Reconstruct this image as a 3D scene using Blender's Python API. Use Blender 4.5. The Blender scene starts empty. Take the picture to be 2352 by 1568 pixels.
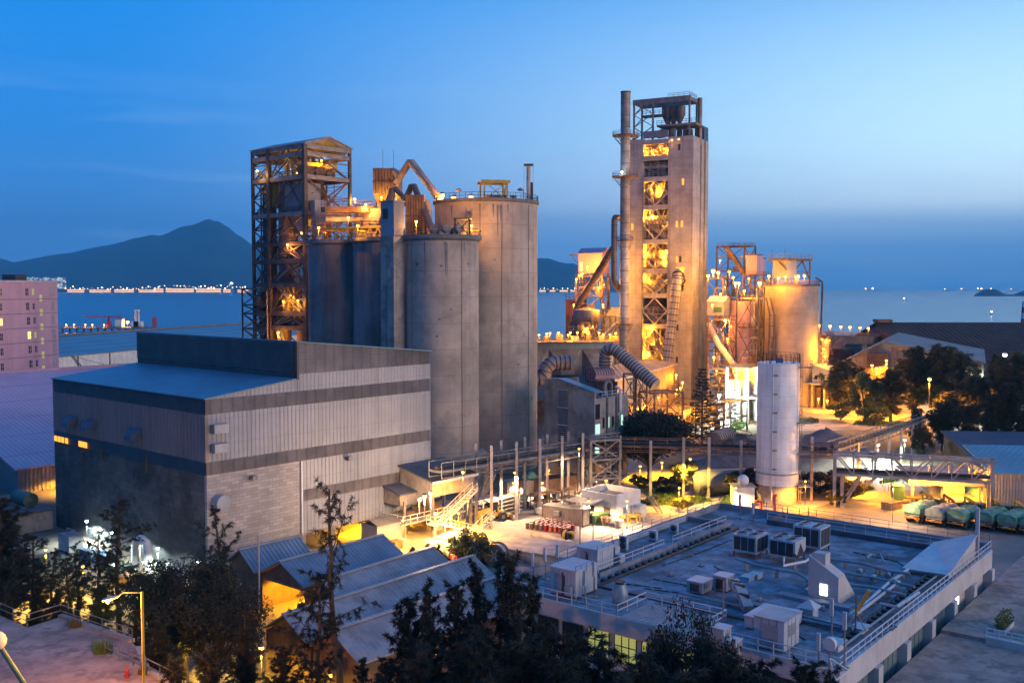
import bpy, math, random
from math import sin, cos, pi, radians, sqrt, atan2, tan
from mathutils import Vector, Matrix
R = random.Random(7)
SC = bpy.context.scene
COL = SC.collection
# ---------------------------------------------------------------- camera geometry
H = 36.0; F = 2286.8; CX = 1176.0; CY = 784.0; HZ = 660.0
TH = math.atan((CY - HZ) / F)
def ray(x, y):
    a = (x - CX) / F; b = (CY - y) / F
    return Vector((a, cos(TH) + b * sin(TH), -sin(TH) + b * cos(TH)))
def G(x, y, z=0.0):
    d = ray(x, y); t = (z - H) / d.z
    return Vector((d.x * t, d.y * t, z))
def PD(x, y, D):
    d = ray(x, y); t = D / d.y
    return Vector((d.x * t, D, H + d.z * t))
# ---------------------------------------------------------------- mesh builder
class MB:
    def __init__(s): s.v = []; s.f = []; s.sm = False
    def add(s, vs, fs):
        n = len(s.v); s.v += [tuple(p) for p in vs]; s.f += [tuple(i + n for i in f) for f in fs]; return s
    def box(s, x0, x1, y0, y1, z0, z1):
        return s.add([(x0,y0,z0),(x1,y0,z0),(x1,y1,z0),(x0,y1,z0),(x0,y0,z1),(x1,y0,z1),(x1,y1,z1),(x0,y1,z1)],
                     [(0,3,2,1),(4,5,6,7),(0,1,5,4),(1,2,6,5),(2,3,7,6),(3,0,4,7)])
    def cbox(s, c, d, rz=0):
        ca, sa = cos(rz), sin(rz); vs = []
        for k in (-.5, .5):
            for i, j in ((-.5,-.5),(.5,-.5),(.5,.5),(-.5,.5)):
                x, y = i * d[0], j * d[1]
                vs.append((c[0] + x*ca - y*sa, c[1] + x*sa + y*ca, c[2] + k*d[2]))
        return s.add(vs, [(0,3,2,1),(4,5,6,7),(0,1,5,4),(1,2,6,5),(2,3,7,6),(3,0,4,7)])
    def bar(s, p, q, w, h=None):
        p = Vector(p); q = Vector(q); d = q - p
        if d.length < 1e-6: return s
        d.normalize(); h = h or w
        a = d.cross(Vector((0,0,1)))
        if a.length < 1e-3: a = Vector((1,0,0))
        a.normalize(); b = a.cross(d); a = a * w * .5; b = b * h * .5
        vs = [p-a-b, p+a-b, p+a+b, p-a+b, q-a-b, q+a-b, q+a+b, q-a+b]
        return s.add(vs, [(0,1,2,3),(7,6,5,4),(0,4,5,1),(1,5,6,2),(2,6,7,3),(3,7,4,0)])
    def tube(s, pts, r, n=10, cap=True):
        pts = [Vector(p) for p in pts]; m = len(pts)
        rs = r if isinstance(r, (list, tuple)) else [r] * m
        n0 = len(s.v); a = None
        for i, p in enumerate(pts):
            t = (pts[min(i+1, m-1)] - pts[max(i-1, 0)])
            if t.length < 1e-9: t = Vector((0,0,1))
            t.normalize()
            if a is None:
                a = t.cross(Vector((0,0,1)))
                if a.length < 1e-2: a = Vector((1,0,0))
            else: a = a - t * a.dot(t)
            a.normalize(); b = t.cross(a)
            k = 1.0
            if 0 < i < m-1:
                cc = (pts[i]-pts[i-1]).normalized().dot((pts[i+1]-pts[i]).normalized())
                k = 1.0
            for j in range(n):
                an = 2*pi*j/n
                s.v.append(tuple(p + (a*cos(an) + b*sin(an)) * rs[i] * k))
        for i in range(m-1):
            for j in range(n):
                j2 = (j+1) % n
                s.f.append((n0+i*n+j, n0+i*n+j2, n0+(i+1)*n+j2, n0+(i+1)*n+j))
        if cap:
            s.f.append(tuple(n0 + j for j in reversed(range(n)))); s.f.append(tuple(n0+(m-1)*n+j for j in range(n)))
        return s
    def lathe(s, prof, c=(0,0,0), n=32, a0=0, a1=2*pi):
        n0 = len(s.v); full = abs(a1-a0-2*pi) < 1e-6; cnt = n if full else n+1; m = len(prof)
        for j in range(cnt):
            an = a0 + (a1-a0)*j/n
            for r, z in prof: s.v.append((c[0]+r*cos(an), c[1]+r*sin(an), c[2]+z))
        for j in range(n):
            j2 = (j+1) % cnt
            for i in range(m-1): s.f.append((n0+j*m+i, n0+j2*m+i, n0+j2*m+i+1, n0+j*m+i+1))
        return s
    def cyl(s, c, r, z0, z1, n=24):
        return s.tube([(c[0],c[1],z0),(c[0],c[1],z1)], r, n)
    def prism(s, poly, z0, z1):
        n = len(poly); vs = [(p[0],p[1],z0) for p in poly] + [(p[0],p[1],z1) for p in poly]
        return s.add(vs, [tuple(reversed(range(n))), tuple(range(n,2*n))] + [(i,(i+1)%n,n+(i+1)%n,n+i) for i in range(n)])
    def xprism(s, prof, x0, x1):      # profile in (y,z) swept along x
        n = len(prof); vs = [(x0,p[0],p[1]) for p in prof] + [(x1,p[0],p[1]) for p in prof]
        return s.add(vs, [tuple(reversed(range(n))), tuple(range(n,2*n))] + [(i,(i+1)%n,n+(i+1)%n,n+i) for i in range(n)])
    def yprism(s, prof, y0, y1):
        n = len(prof); vs = [(p[0],y0,p[1]) for p in prof] + [(p[0],y1,p[1]) for p in prof]
        return s.add(vs, [tuple(range(n)), tuple(reversed(range(n,2*n)))] + [(i,n+i,n+(i+1)%n,(i+1)%n) for i in range(n)])
    def sheet(s, pts): return s.add(pts, [tuple(range(len(pts)))])
    def ball(s, c, r, n=8, m=6):
        prof = [(max(1e-4, r*sin(pi*i/m)), -r*cos(pi*i/m)) for i in range(m+1)]
        return s.lathe(prof, c, n)
    def rail(s, pts, h=1.05, gap=2.0, w=.06, rows=2, posts=True):
        pts = [Vector(p) for p in pts]
        for p, q in zip(pts, pts[1:]):
            for k in range(rows):
                z = Vector((0,0,h*(k+1)/rows)); s.bar(p+z, q+z, w)
            if posts:
                m = max(1, int(round((q-p).length/gap)))
                for i in range(m+1):
                    o = p.lerp(q, i/m); s.bar(o, o+Vector((0,0,h)), w)
        return s
    def ring(s, c, r, z, h=1.05, n=28, w=.06, rows=2, a0=0, a1=2*pi):
        pts = [(c[0]+r*cos(a0+(a1-a0)*i/n), c[1]+r*sin(a0+(a1-a0)*i/n), z) for i in range(n+1)]
        return s.rail(pts, h, 99, w, rows)
    def ladder(s, p, q, w=.5, step=.5, side=Vector((1,0,0))):
        p = Vector(p); q = Vector(q); a = Vector(side).normalized()*w*.5
        s.bar(p-a, q-a, .07); s.bar(p+a, q+a, .07)
        m = max(1, int((q-p).length/step))
        for i in range(1, m): o = p.lerp(q, i/m); s.bar(o-a, o+a, .05)
        return s
    def stairs(s, p, q, side, w=1.0, rails=True):
        p = Vector(p); q = Vector(q); a = Vector(side).normalized()*w*.5
        s.bar(p-a, q-a, .1, .25); s.bar(p+a, q+a, .1, .25)
        m = max(2, int(abs(q.z-p.z)/.3))
        for i in range(m+1): o = p.lerp(q, i/m); s.bar(o-a, o+a, .28, .05)
        if rails:
            for e in (-a, a):
                z = Vector((0,0,1)); s.bar(p+e+z, q+e+z, .06); s.bar(p+e+z*.5, q+e+z*.5, .05)
                k = max(1, int((q-p).length/1.6))
                for i in range(k+1): o = p.lerp(q, i/k)+e; s.bar(o, o+z, .05)
        return s
    def build(s, name, mat, parent=None, smooth=False):
        me = bpy.data.meshes.new(name); me.from_pydata(s.v, [], s.f); me.materials.append(mat)
        if smooth:
            me.polygons.foreach_set('use_smooth', [True]*len(me.polygons))
            try: me.set_sharp_from_angle(angle=radians(35))
            except Exception: pass
        me.update()
        o = bpy.data.objects.new(name, me); COL.objects.link(o)
        if parent is not None: o.parent = parent
        return o
def tag(o, label=None, cat=None, group=None, kind=None):
    if label: o['label'] = label
    if cat: o['category'] = cat
    if group: o['group'] = group
    if kind: o['kind'] = kind
    return o
def thing(name, label, cat, loc=(0,0,0), rz=0.0, group=None):
    o = bpy.data.objects.new(name, None); o.empty_display_size = .5; COL.objects.link(o)
    o.location = loc; o.rotation_euler = (0,0,rz)
    return tag(o, label, cat, group)
def copy_tree(o, parent=None):
    c = o.copy(); COL.objects.link(c)
    if parent is not None: c.parent = parent
    for ch in list(o.children): copy_tree(ch, c)
    return c
class Fr:                                  # a local frame: x runs along azimuth az (clockwise from +Y), y to its left
    def __init__(s, o, az, z=0.0):
        s.o = Vector((o[0], o[1], z)); s.rz = radians(90-az); s.az = az
    def L(s, p):
        d = Vector(p) - s.o; c, n = cos(s.rz), sin(s.rz)
        return Vector((d.x*c + d.y*n, -d.x*n + d.y*c, d.z))
    def W(s, p):
        c, n = cos(s.rz), sin(s.rz)
        return Vector((s.o.x + p[0]*c - p[1]*n, s.o.y + p[0]*n + p[1]*c, s.o.z + p[2]))
    def g(s, x, y, z=0.0): return s.L(G(x, y, z))
    def onx(s, x, y0=0.0):                 # local x where picture column x meets the plane local y = y0
        k = (x-CX)/F; c, n = cos(s.rz), sin(s.rz)
        bx = s.o.x - y0*n; by = s.o.y + y0*c
        return (k*by - bx)/(c - k*n)
    def ony(s, x, x0=0.0):
        k = (x-CX)/F; c, n = cos(s.rz), sin(s.rz)
        bx = s.o.x + x0*c; by = s.o.y + x0*n
        return (k*by - bx)/(-n - k*c)
    def zat(s, y, lx, ly):                 # height of picture row y at local (lx, ly)
        w = s.W((lx, ly, 0)); d = ray(CX, y); return H + d.z/d.y*w.y
    def T(s, name, label, cat, lx=0, ly=0, lz=0, group=None, rz=0):
        w = s.W((lx, ly, lz)); return thing(name, label, cat, w, s.rz+rz, group)
# ---------------------------------------------------------------- materials
MATS = {}
def lin(c):
    return tuple(((u/255)/12.92 if u <= 10.3 else (((u/255)+.055)/1.055)**2.4) for u in c)
class NT:
    def __init__(s, t): s.t = t
    def n(s, k, **kw):
        o = s.t.nodes.new(k)
        for a, b in kw.items(): setattr(o, a, b)
        return o
    def put(s, sock, v):
        if isinstance(v, bpy.types.NodeSocket): s.t.links.new(v, sock)
        elif v is not None: sock.default_value = v
    def m(s, op, a, b=None, c=None, clamp=False):
        o = s.n('ShaderNodeMath', operation=op, use_clamp=clamp)
        for i, v in enumerate((a, b, c)):
            if v is not None: s.put(o.inputs[i], v)
        return o.outputs[0]
    def vm(s, op, a, b=None):
        o = s.n('ShaderNodeVectorMath', operation=op); s.put(o.inputs[0], a)
        if b is not None: s.put(o.inputs[1], b)
        return o.outputs['Value'] if op in ('DOT_PRODUCT', 'LENGTH') else o.outputs[0]
    def mix(s, f, a, b, mode='MIX'):
        o = s.n('ShaderNodeMix', data_type='RGBA', blend_type=mode)
        s.put(o.inputs[0], f)
        for i, v in ((6, a), (7, b)):
            s.put(o.inputs[i], tuple(v)+(1,) if isinstance(v, tuple) and len(v) == 3 else v)
        return o.outputs[2]
    def noise(s, vec, scale, detail=4, rough=.6):
        o = s.n('ShaderNodeTexNoise'); s.put(o.inputs['Vector'], vec)
        o.inputs['Scale'].default_value = scale; o.inputs['Detail'].default_value = detail; o.inputs['Roughness'].default_value = rough
        return o.outputs[0]
    def step(s, v, lo, hi):
        o = s.n('ShaderNodeMapRange', interpolation_type='SMOOTHSTEP'); s.put(o.inputs[0], v)
        o.inputs[1].default_value = lo; o.inputs[2].default_value = hi
        return o.outputs[0]
    def ramp(s, f, stops):
        o = s.n('ShaderNodeValToRGB'); s.put(o.inputs[0], f); e = o.color_ramp.elements
        while len(e) < len(stops): e.new(.5)
        for el, (p, c) in zip(e, stops): el.position = p; el.color = tuple(c)+(1,)
        return o.outputs[0]
def mat(name, col, rough=.75, metal=0.0, var=.35, vs=.25, streak=0.0, st=(1.2,.06), joint=None, vjoint=None, rib=None,
        brick=None, dirt=None, ds=.12, bump=.0, emit=None, es=0.0, trans=0.0, spec=None):
    m = bpy.data.materials.new(name); m.use_nodes = True; MATS[name] = m
    t = NT(m.node_tree); b = m.node_tree.nodes['Principled BSDF']
    b.inputs['Roughness'].default_value = rough; b.inputs['Metallic'].default_value = metal
    if spec is not None: b.inputs['Specular IOR Level'].default_value = spec
    pos = t.n('ShaderNodeNewGeometry').outputs['Position']
    c = tuple(col)
    out = c
    if var:
        f = t.step(t.noise(pos, vs, 5, .65), .32, .68)
        out = t.mix(f, tuple(x*(1-var) for x in c), tuple(min(1, x*(1+var*.45)) for x in c))
        f2 = t.noise(pos, vs*9, 3, .7); out = t.mix(t.m('MULTIPLY', f2, .45*var), out, tuple(x*.35 for x in c))
    if streak:
        q = t.n('ShaderNodeMapping'); t.put(q.inputs[0], pos); q.inputs['Scale'].default_value = (st[0], st[0], st[1])
        f = t.step(t.noise(q.outputs[0], 1.0, 4, .6), .48, .74)
        out = t.mix(t.m('MULTIPLY', f, streak), out, tuple(x*.28 for x in c))
    if dirt:
        f = t.step(t.noise(pos, ds, 6, .7), .47, .62); out = t.mix(t.m('MULTIPLY', f, dirt[1]), out, tuple(dirt[0]))
    sep = None
    if joint or brick or vjoint:
        sx = t.n('ShaderNodeSeparateXYZ'); t.put(sx.inputs[0], pos); sep = sx.outputs
    hgt = None
    if joint:
        fr = t.m('FRACT', t.m('DIVIDE', t.m('ADD', sep[2], 200.37), joint[0]))
        ln = t.m('LESS_THAN', fr, joint[1]/joint[0]); out = t.mix(t.m('MULTIPLY', ln, joint[2]), out, tuple(x*.25 for x in c))
    if vjoint:
        dd = t.vm('DOT_PRODUCT', pos, (vjoint[0], vjoint[1], 0.0))
        fr = t.m('FRACT', t.m('DIVIDE', t.m('ADD', dd, 500.0), vjoint[2]))
        ln = t.m('LESS_THAN', fr, vjoint[3]/vjoint[2]); out = t.mix(t.m('MULTIPLY', ln, vjoint[4]), out, tuple(x*.25 for x in c))
    if brick:
        dd = t.vm('DOT_PRODUCT', pos, (brick[0], brick[1], 0.0))
        cv = t.n('ShaderNodeCombineXYZ'); t.put(cv.inputs[0], dd); t.put(cv.inputs[1], sep[2])
        bt = t.n('ShaderNodeTexBrick'); t.put(bt.inputs['Vector'], cv.outputs[0])
        bt.inputs['Scale'].default_value = 1.0; bt.inputs['Brick Width'].default_value = brick[2]; bt.inputs['Row Height'].default_value = brick[3]
        bt.inputs['Mortar Size'].default_value = brick[4]; bt.inputs['Color1'].default_value = (1,1,1,1); bt.inputs['Color2'].default_value = (.72,.70,.68,1); bt.inputs['Mortar'].default_value = (.5,.5,.5,1)
        out = t.mix(1.0, out, bt.outputs[0], 'MULTIPLY')
    if rib:
        dd = t.vm('DOT_PRODUCT', pos, tuple(rib[:3])); hgt = t.m('SINE', t.m('MULTIPLY', dd, 2*pi/rib[3]))
        bp = t.n('ShaderNodeBump'); bp.inputs['Strength'].default_value = rib[4]; bp.inputs['Distance'].default_value = rib[3]*.2
        t.put(bp.inputs['Height'], hgt); t.put(b.inputs['Normal'], bp.outputs[0])
    elif bump:
        bp = t.n('ShaderNodeBump'); bp.inputs['Strength'].default_value = bump; bp.inputs['Distance'].default_value = .15
        t.put(bp.inputs['Height'], t.noise(pos, vs*14, 5, .7)); t.put(b.inputs['Normal'], bp.outputs[0])
    t.put(b.inputs['Base Color'], out if not isinstance(out, tuple) else out+(1,))
    if emit:
        b.inputs['Emission Color'].default_value = tuple(emit)+(1,); b.inputs['Emission Strength'].default_value = es
    if trans:
        tr = t.n('ShaderNodeBsdfTranslucent'); t.put(tr.inputs[0], out if not isinstance(out, tuple) else out+(1,))
        mx = t.n('ShaderNodeMixShader'); mx.inputs[0].default_value = trans
        t.put(mx.inputs[1], b.outputs[0]); t.put(mx.inputs[2], tr.outputs[0])
        t.put(m.node_tree.nodes['Material Output'].inputs[0], mx.outputs[0])
    return m
U = (sin(radians(41.5)), cos(radians(41.5)), 0.0); V = (-U[1], U[0], 0.0)      # the plant's grid
N = mat
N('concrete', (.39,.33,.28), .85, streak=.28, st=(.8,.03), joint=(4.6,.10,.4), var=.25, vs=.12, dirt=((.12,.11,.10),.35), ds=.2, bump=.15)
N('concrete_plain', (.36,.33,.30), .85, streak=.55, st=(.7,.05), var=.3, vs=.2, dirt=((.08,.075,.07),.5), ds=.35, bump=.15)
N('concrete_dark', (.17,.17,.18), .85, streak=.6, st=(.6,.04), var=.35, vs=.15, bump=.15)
N('concrete_tower', (.40,.37,.35), .85, streak=.4, st=(1.1,.02), joint=(2.6,.12,.3), var=.25, vs=.25, bump=.15)
N('white_silo', (.80,.79,.78), .55, streak=.35, st=(1.0,.05), joint=(1.72,.05,.35), var=.12, vs=.3)
N('white_wall', (.76,.73,.66), .8, streak=.3, st=(1.0,.1), var=.15, vs=.4)
N('pink_wall', (.56,.34,.40), .85, streak=.25, st=(.4,.04), var=.1, vs=.1)
N('roof_wall', (.48,.46,.46), .85, streak=.3, st=(.8,.08), var=.15, vs=.3)
N('steel_dark', (.075,.062,.055), .6, .3, var=.5, vs=.6)
N('steel_rust', (.17,.10,.065), .75, .1, streak=.4, var=.5, vs=.4)
N('steel_grey', (.22,.20,.19), .6, .2, var=.4, vs=.5)
N('steel_pale', (.42,.38,.35), .6, 0, streak=.35, var=.35, vs=.4)
N('steel_yellow', (.50,.33,.05), .6, var=.3, vs=.5)
N('steel_blue', (.05,.09,.16), .6, var=.3)
N('rail_white', (.55,.56,.58), .5, var=.1)
N('duct', (.30,.24,.21), .55, .1, streak=.4, st=(1,.1), var=.4, vs=.3)
N('duct_dark', (.12,.10,.095), .6, .3, var=.45, vs=.3)
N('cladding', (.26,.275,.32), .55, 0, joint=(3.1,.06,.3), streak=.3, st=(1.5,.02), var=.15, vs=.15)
N('cladding_shade', (.17,.18,.21), .55, .1, streak=.3, st=(1.5,.02), var=.15, vs=.15)  # darkened cladding; the shade of the mill's left face is in the colour
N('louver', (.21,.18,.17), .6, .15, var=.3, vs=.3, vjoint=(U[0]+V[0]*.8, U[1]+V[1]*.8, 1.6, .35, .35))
N('louver_dark', (.075,.07,.075), .6, .1, var=.3, vs=.3)  # louvre colour darkened to hold the shade of the mill's left side
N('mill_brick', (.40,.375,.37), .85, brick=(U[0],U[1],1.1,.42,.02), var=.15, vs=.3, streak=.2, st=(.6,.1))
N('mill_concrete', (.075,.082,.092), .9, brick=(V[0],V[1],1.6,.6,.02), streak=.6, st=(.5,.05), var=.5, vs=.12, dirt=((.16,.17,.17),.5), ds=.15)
N('roof_mill', (.10,.22,.30), .5, .1, rib=(V[0],V[1],0,.9,.25), var=.2, vs=.12)
N('roof_shed', (.27,.26,.28), .55, .2, rib=(U[0],U[1],0,.55,.25), var=.3, vs=.3, dirt=((.10,.10,.11),.4), ds=.5)
N('roof_navy', (.040,.055,.095), .7, rib=(U[0],U[1],0,.8,.4), var=.3, vs=.2)
N('roof_shed_blue', (.13,.18,.25), .6, 0, rib=(U[0],U[1],0,.55,.25), var=.25, vs=.3)
N('roof_lilac', (.52,.34,.42), .6, .1, rib=(U[0],U[1],0,.9,.3), var=.12, vs=.1, vjoint=(V[0],V[1],9.0,.35,.4))
N('roof_teal', (.15,.25,.29), .55, .15, var=.15, vs=.06, vjoint=(cos(radians(15)),-sin(radians(15)),9.0,1.0,.55))
N('roof_dark', (.075,.042,.038), .9, spec=.1, rib=(1,0,0,2.0,.3), var=.3, vs=.1)
N('roof_pale', (.20,.17,.17), .7, rib=(1,0,0,1.6,.3), var=.3, vs=.1)
N('roof_flat', (.24,.27,.33), .8, var=.55, vs=.5, dirt=((.075,.075,.09),.85), ds=.22, bump=.3, vjoint=(.629,.777,3.4,.07,.4))
N('roof_edge', (.24,.25,.29), .8, var=.3, vs=.4, streak=.2)
N('roof_asphalt', (.10,.10,.12), .85, var=.3)
N('unit_white', (.40,.44,.49), .5, var=.12, vs=.6, streak=.2)
N('unit_grey', (.30,.32,.35), .5, .1, var=.2, vs=.6)
N('grille_dark', (.03,.032,.04), .6, var=.2)
N('pipe_teal', (.20,.28,.33), .45, .2, var=.25, vs=.5)
N('black_rubber', (.02,.02,.022), .8, var=.2)
N('yard', (.36,.31,.28), .9, var=.3, vs=.09, dirt=((.15,.125,.11),.7), ds=.1, bump=.2)
N('asphalt_road', (.20,.175,.155), .9, var=.35, vs=.1, dirt=((.09,.08,.07),.5), ds=.12, bump=.2)
N('ground_soil', (.15,.12,.09), .95, var=.4, vs=.06, dirt=((.07,.08,.04),.6), ds=.07, bump=.3)
N('terrace', (.40,.27,.22), .9, var=.35, vs=.35, dirt=((.13,.10,.095),.7), ds=.45, bump=.3)
N('gravel', (.16,.14,.14), .95, var=.35, vs=.5, bump=.6)
N('gravel_pale', (.42,.38,.36), .95, var=.35, vs=.5, bump=.6)
N('grass', (.09,.15,.03), .9, var=.5, vs=.6, trans=.25)
N('dry_grass', (.16,.11,.05), .9, var=.5, vs=.6, trans=.25)
N('leaf_dark', (.022,.026,.014), .7, var=.6, vs=.5, trans=.3)
N('leaf_olive', (.085,.075,.028), .7, var=.6, vs=.5, trans=.3)
N('leaf_mid', (.060,.085,.025), .65, var=.6, vs=.5, trans=.3)
N('leaf_bright', (.14,.15,.035), .6, var=.5, vs=.6, trans=.35)
N('bark', (.06,.045,.035), .9, var=.4, vs=1.0)
N('red_paint', (.35,.02,.015), .5, var=.2)
N('orange_paint', (.60,.13,.02), .5, var=.2)
N('brick_red', (.20,.07,.04), .85, var=.4, vs=.3, brick=(U[0],U[1],.8,.35,.02))
N('tarp_green', (.17,.36,.23), .7, var=.45, vs=.9, bump=.4)
N('tarp_grey', (.22,.26,.26), .7, var=.45, vs=.9, bump=.4)
N('truck_yellow', (.55,.30,.03), .5, var=.3)
N('truck_green', (.03,.09,.07), .5, var=.3)
N('drum_red', (.33,.03,.02), .5, var=.4, vs=1.5)
N('drum_brown', (.16,.10,.07), .6, var=.4, vs=1.5)
N('drum_orange', (.50,.12,.03), .5, var=.3, vs=1.5)
N('container', (.30,.26,.23), .7, streak=.5, st=(2,.3), var=.3, vs=.5)
N('container_rust', (.22,.13,.09), .75, streak=.5, st=(2,.3), var=.4, vs=.5)
N('wood', (.30,.20,.11), .8, var=.4, vs=1.0)
N('green_bin', (.06,.14,.04), .6, var=.3)
N('glass_dark', (.02,.025,.03), .15, var=0)
N('glass_teal', (.16,.24,.25), .15, var=.15, vs=.4)
N('window_warm', (.3,.2,.1), .5, var=0, emit=(1,.62,.16), es=1.3)
N('window_orange', (.3,.2,.1), .5, var=0, emit=(1,.36,.03), es=1.0)
N('window_yellow', (.3,.3,.1), .5, var=0, emit=(.62,.62,.16), es=.28)
N('window_green', (.2,.3,.25), .5, var=0, emit=(.45,.85,.65), es=.7)
N('window_city', (.3,.2,.1), .5, var=0, emit=(1,.55,.26), es=1.6)
N('window_white', (.3,.3,.3), .5, var=0, emit=(.85,1,.80), es=2.2)
N('bulb_sodium', (.8,.6,.3), .5, var=0, emit=(1,.47,.05), es=6)
N('bulb_orange', (.8,.6,.3), .5, var=0, emit=(1,.40,.08), es=6)
N('bulb_white', (.8,.8,.8), .5, var=0, emit=(.85,1,.95), es=9)
N('bulb_city', (.8,.6,.4), .5, var=0, emit=(1,.55,.24), es=9)
N('bulb_red', (.8,.1,.1), .5, var=0, emit=(1,.2,.15), es=6)
N('hill', (.012,.030,.035), 1.0, var=.5, vs=.002)
M = MATS
# water
m = bpy.data.materials.new('sea_water'); m.use_nodes = True; M['water'] = m
t = NT(m.node_tree); b = m.node_tree.nodes['Principled BSDF']
b.inputs['Base Color'].default_value = (.010,.050,.085,1); b.inputs['Roughness'].default_value = .24; b.inputs['Specular IOR Level'].default_value = .36
pos = t.n('ShaderNodeNewGeometry').outputs['Position']
q = t.n('ShaderNodeMapping'); t.put(q.inputs[0], pos); q.inputs['Scale'].default_value = (.004,.03,1)
bp = t.n('ShaderNodeBump'); bp.inputs['Strength'].default_value = .35; bp.inputs['Distance'].default_value = 1.2
t.put(bp.inputs['Height'], t.noise(q.outputs[0], 1.0, 6, .7)); t.put(b.inputs['Normal'], bp.outputs[0])
f = t.noise(q.outputs[0], .25, 4, .6); t.put(b.inputs['Base Color'], t.mix(f, (.004,.06,.13), (.010,.15,.28)))
# ---------------------------------------------------------------- world, sun, camera
SUN_AZ, SUN_EL = 122.0, 6.0
W = bpy.data.worlds.new('World'); SC.world = W; W.use_nodes = True
wt = NT(W.node_tree); bg = W.node_tree.nodes['Background']
tc = wt.n('ShaderNodeTexCoord').outputs['Generated']
sx = wt.n('ShaderNodeSeparateXYZ'); wt.put(sx.inputs[0], tc); X_, Y_, Z_ = sx.outputs[0], sx.outputs[1], sx.outputs[2]
rad_ = wt.m('SQRT', wt.m('ADD', wt.m('MULTIPLY', X_, X_), wt.m('ADD', wt.m('MULTIPLY', Y_, Y_), 1e-6)))
side = wt.step(wt.m('DIVIDE', X_, rad_), -.42, .58)
ev = wt.m('MAXIMUM', Z_, 0.0)
def L8(*c): return lin(c)
leftc = wt.ramp(ev, [(0, (.10,.27,.64)), (.075, (.05,.225,.60)), (.14, (.02,.195,.58)), (.28, (.0,.175,.57)), (1, (0,.09,.42))])
rightc = wt.ramp(ev, [(0, (.13,.36,.72)), (.04, (.30,.56,.86)), (.08, (.82,1.04,1.10)), (.14, (.62,.90,1.0)), (.28, (.18,.40,.68)), (1, (.01,.16,.50))])
skyc = wt.mix(side, leftc, rightc)
# a low bank of cloud on the right above the sea
mp = wt.n('ShaderNodeMapping'); wt.put(mp.inputs[0], tc); mp.inputs['Scale'].default_value = (3.0, 3.0, 34.0)
cn = wt.noise(mp.outputs[0], 1.3, 4, .55)
band = wt.m('MULTIPLY', wt.step(wt.m('ADD', Z_, wt.m('MULTIPLY', cn, .035)), .088, .040), wt.step(wt.m('DIVIDE', X_, rad_), .0, .35))
skyc = wt.mix(wt.m('MULTIPLY', band, .24), skyc, (.03,.22,.60))
wisp = wt.m('MULTIPLY', wt.step(cn, .50, .72), wt.m('MULTIPLY', wt.step(Z_, .24, .06), .28))
skyc = wt.mix(wisp, skyc, (.30,.48,.72))
sk = wt.n('ShaderNodeTexSky', sky_type='NISHITA'); sk.sun_disc = False
sk.sun_elevation = radians(1.0); sk.sun_rotation = radians(SUN_AZ); sk.altitude = 30
nis = wt.mix(1.0, sk.outputs[0], (.10,.10,.10), 'MULTIPLY')
skyc = wt.mix(.02, skyc, nis)
# the sky behind the camera is already darker than the western glow
dk = wt.m('MULTIPLY', wt.step(Y_, .15, -.35), wt.step(Z_, .75, .25))
skyc = wt.mix(wt.m('MULTIPLY', dk, .72), skyc, (.010,.045,.14))
wt.put(bg.inputs[0], skyc); bg.inputs[1].default_value = 1.0
sl = bpy.data.lights.new('sun', 'SUN'); sl.energy = 1.4; sl.angle = radians(35); sl.color = (1.0,.68,.52)
so = bpy.data.objects.new('sun', sl); COL.objects.link(so)
sd = Vector((sin(radians(SUN_AZ))*cos(radians(SUN_EL)), cos(radians(SUN_AZ))*cos(radians(SUN_EL)), sin(radians(SUN_EL))))
so.rotation_euler = sd.to_track_quat('Z', 'Y').to_euler(); so.location = (60, -40, 120)
cd = bpy.data.cameras.new('camera'); cd.lens = 35.0*2286.8/2286.8; cd.sensor_width = 36.0; cd.lens = F*36/2352; cd.clip_start = .5; cd.clip_end = 40000
co = bpy.data.objects.new('camera', cd); COL.objects.link(co); co.location = (0,0,H); co.rotation_euler = (pi/2-TH, 0, 0); SC.camera = co
SC.view_settings.view_transform = 'Standard'; SC.view_settings.look = 'None'; SC.view_settings.exposure = 0.85; SC.view_settings.gamma = 1.0
SC.view_settings.use_curve_mapping = False
SC.render.engine = 'CYCLES'; cy = SC.cycles
cy.use_denoising = True; cy.max_bounces = 4; cy.diffuse_bounces = 2; cy.glossy_bounces = 2; cy.transmission_bounces = 2; cy.volume_bounces = 0
cy.transparent_max_bounces = 4; cy.sample_clamp_indirect = 4.0; cy.caustics_reflective = False; cy.caustics_refractive = False
cy.use_light_tree = True
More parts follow.
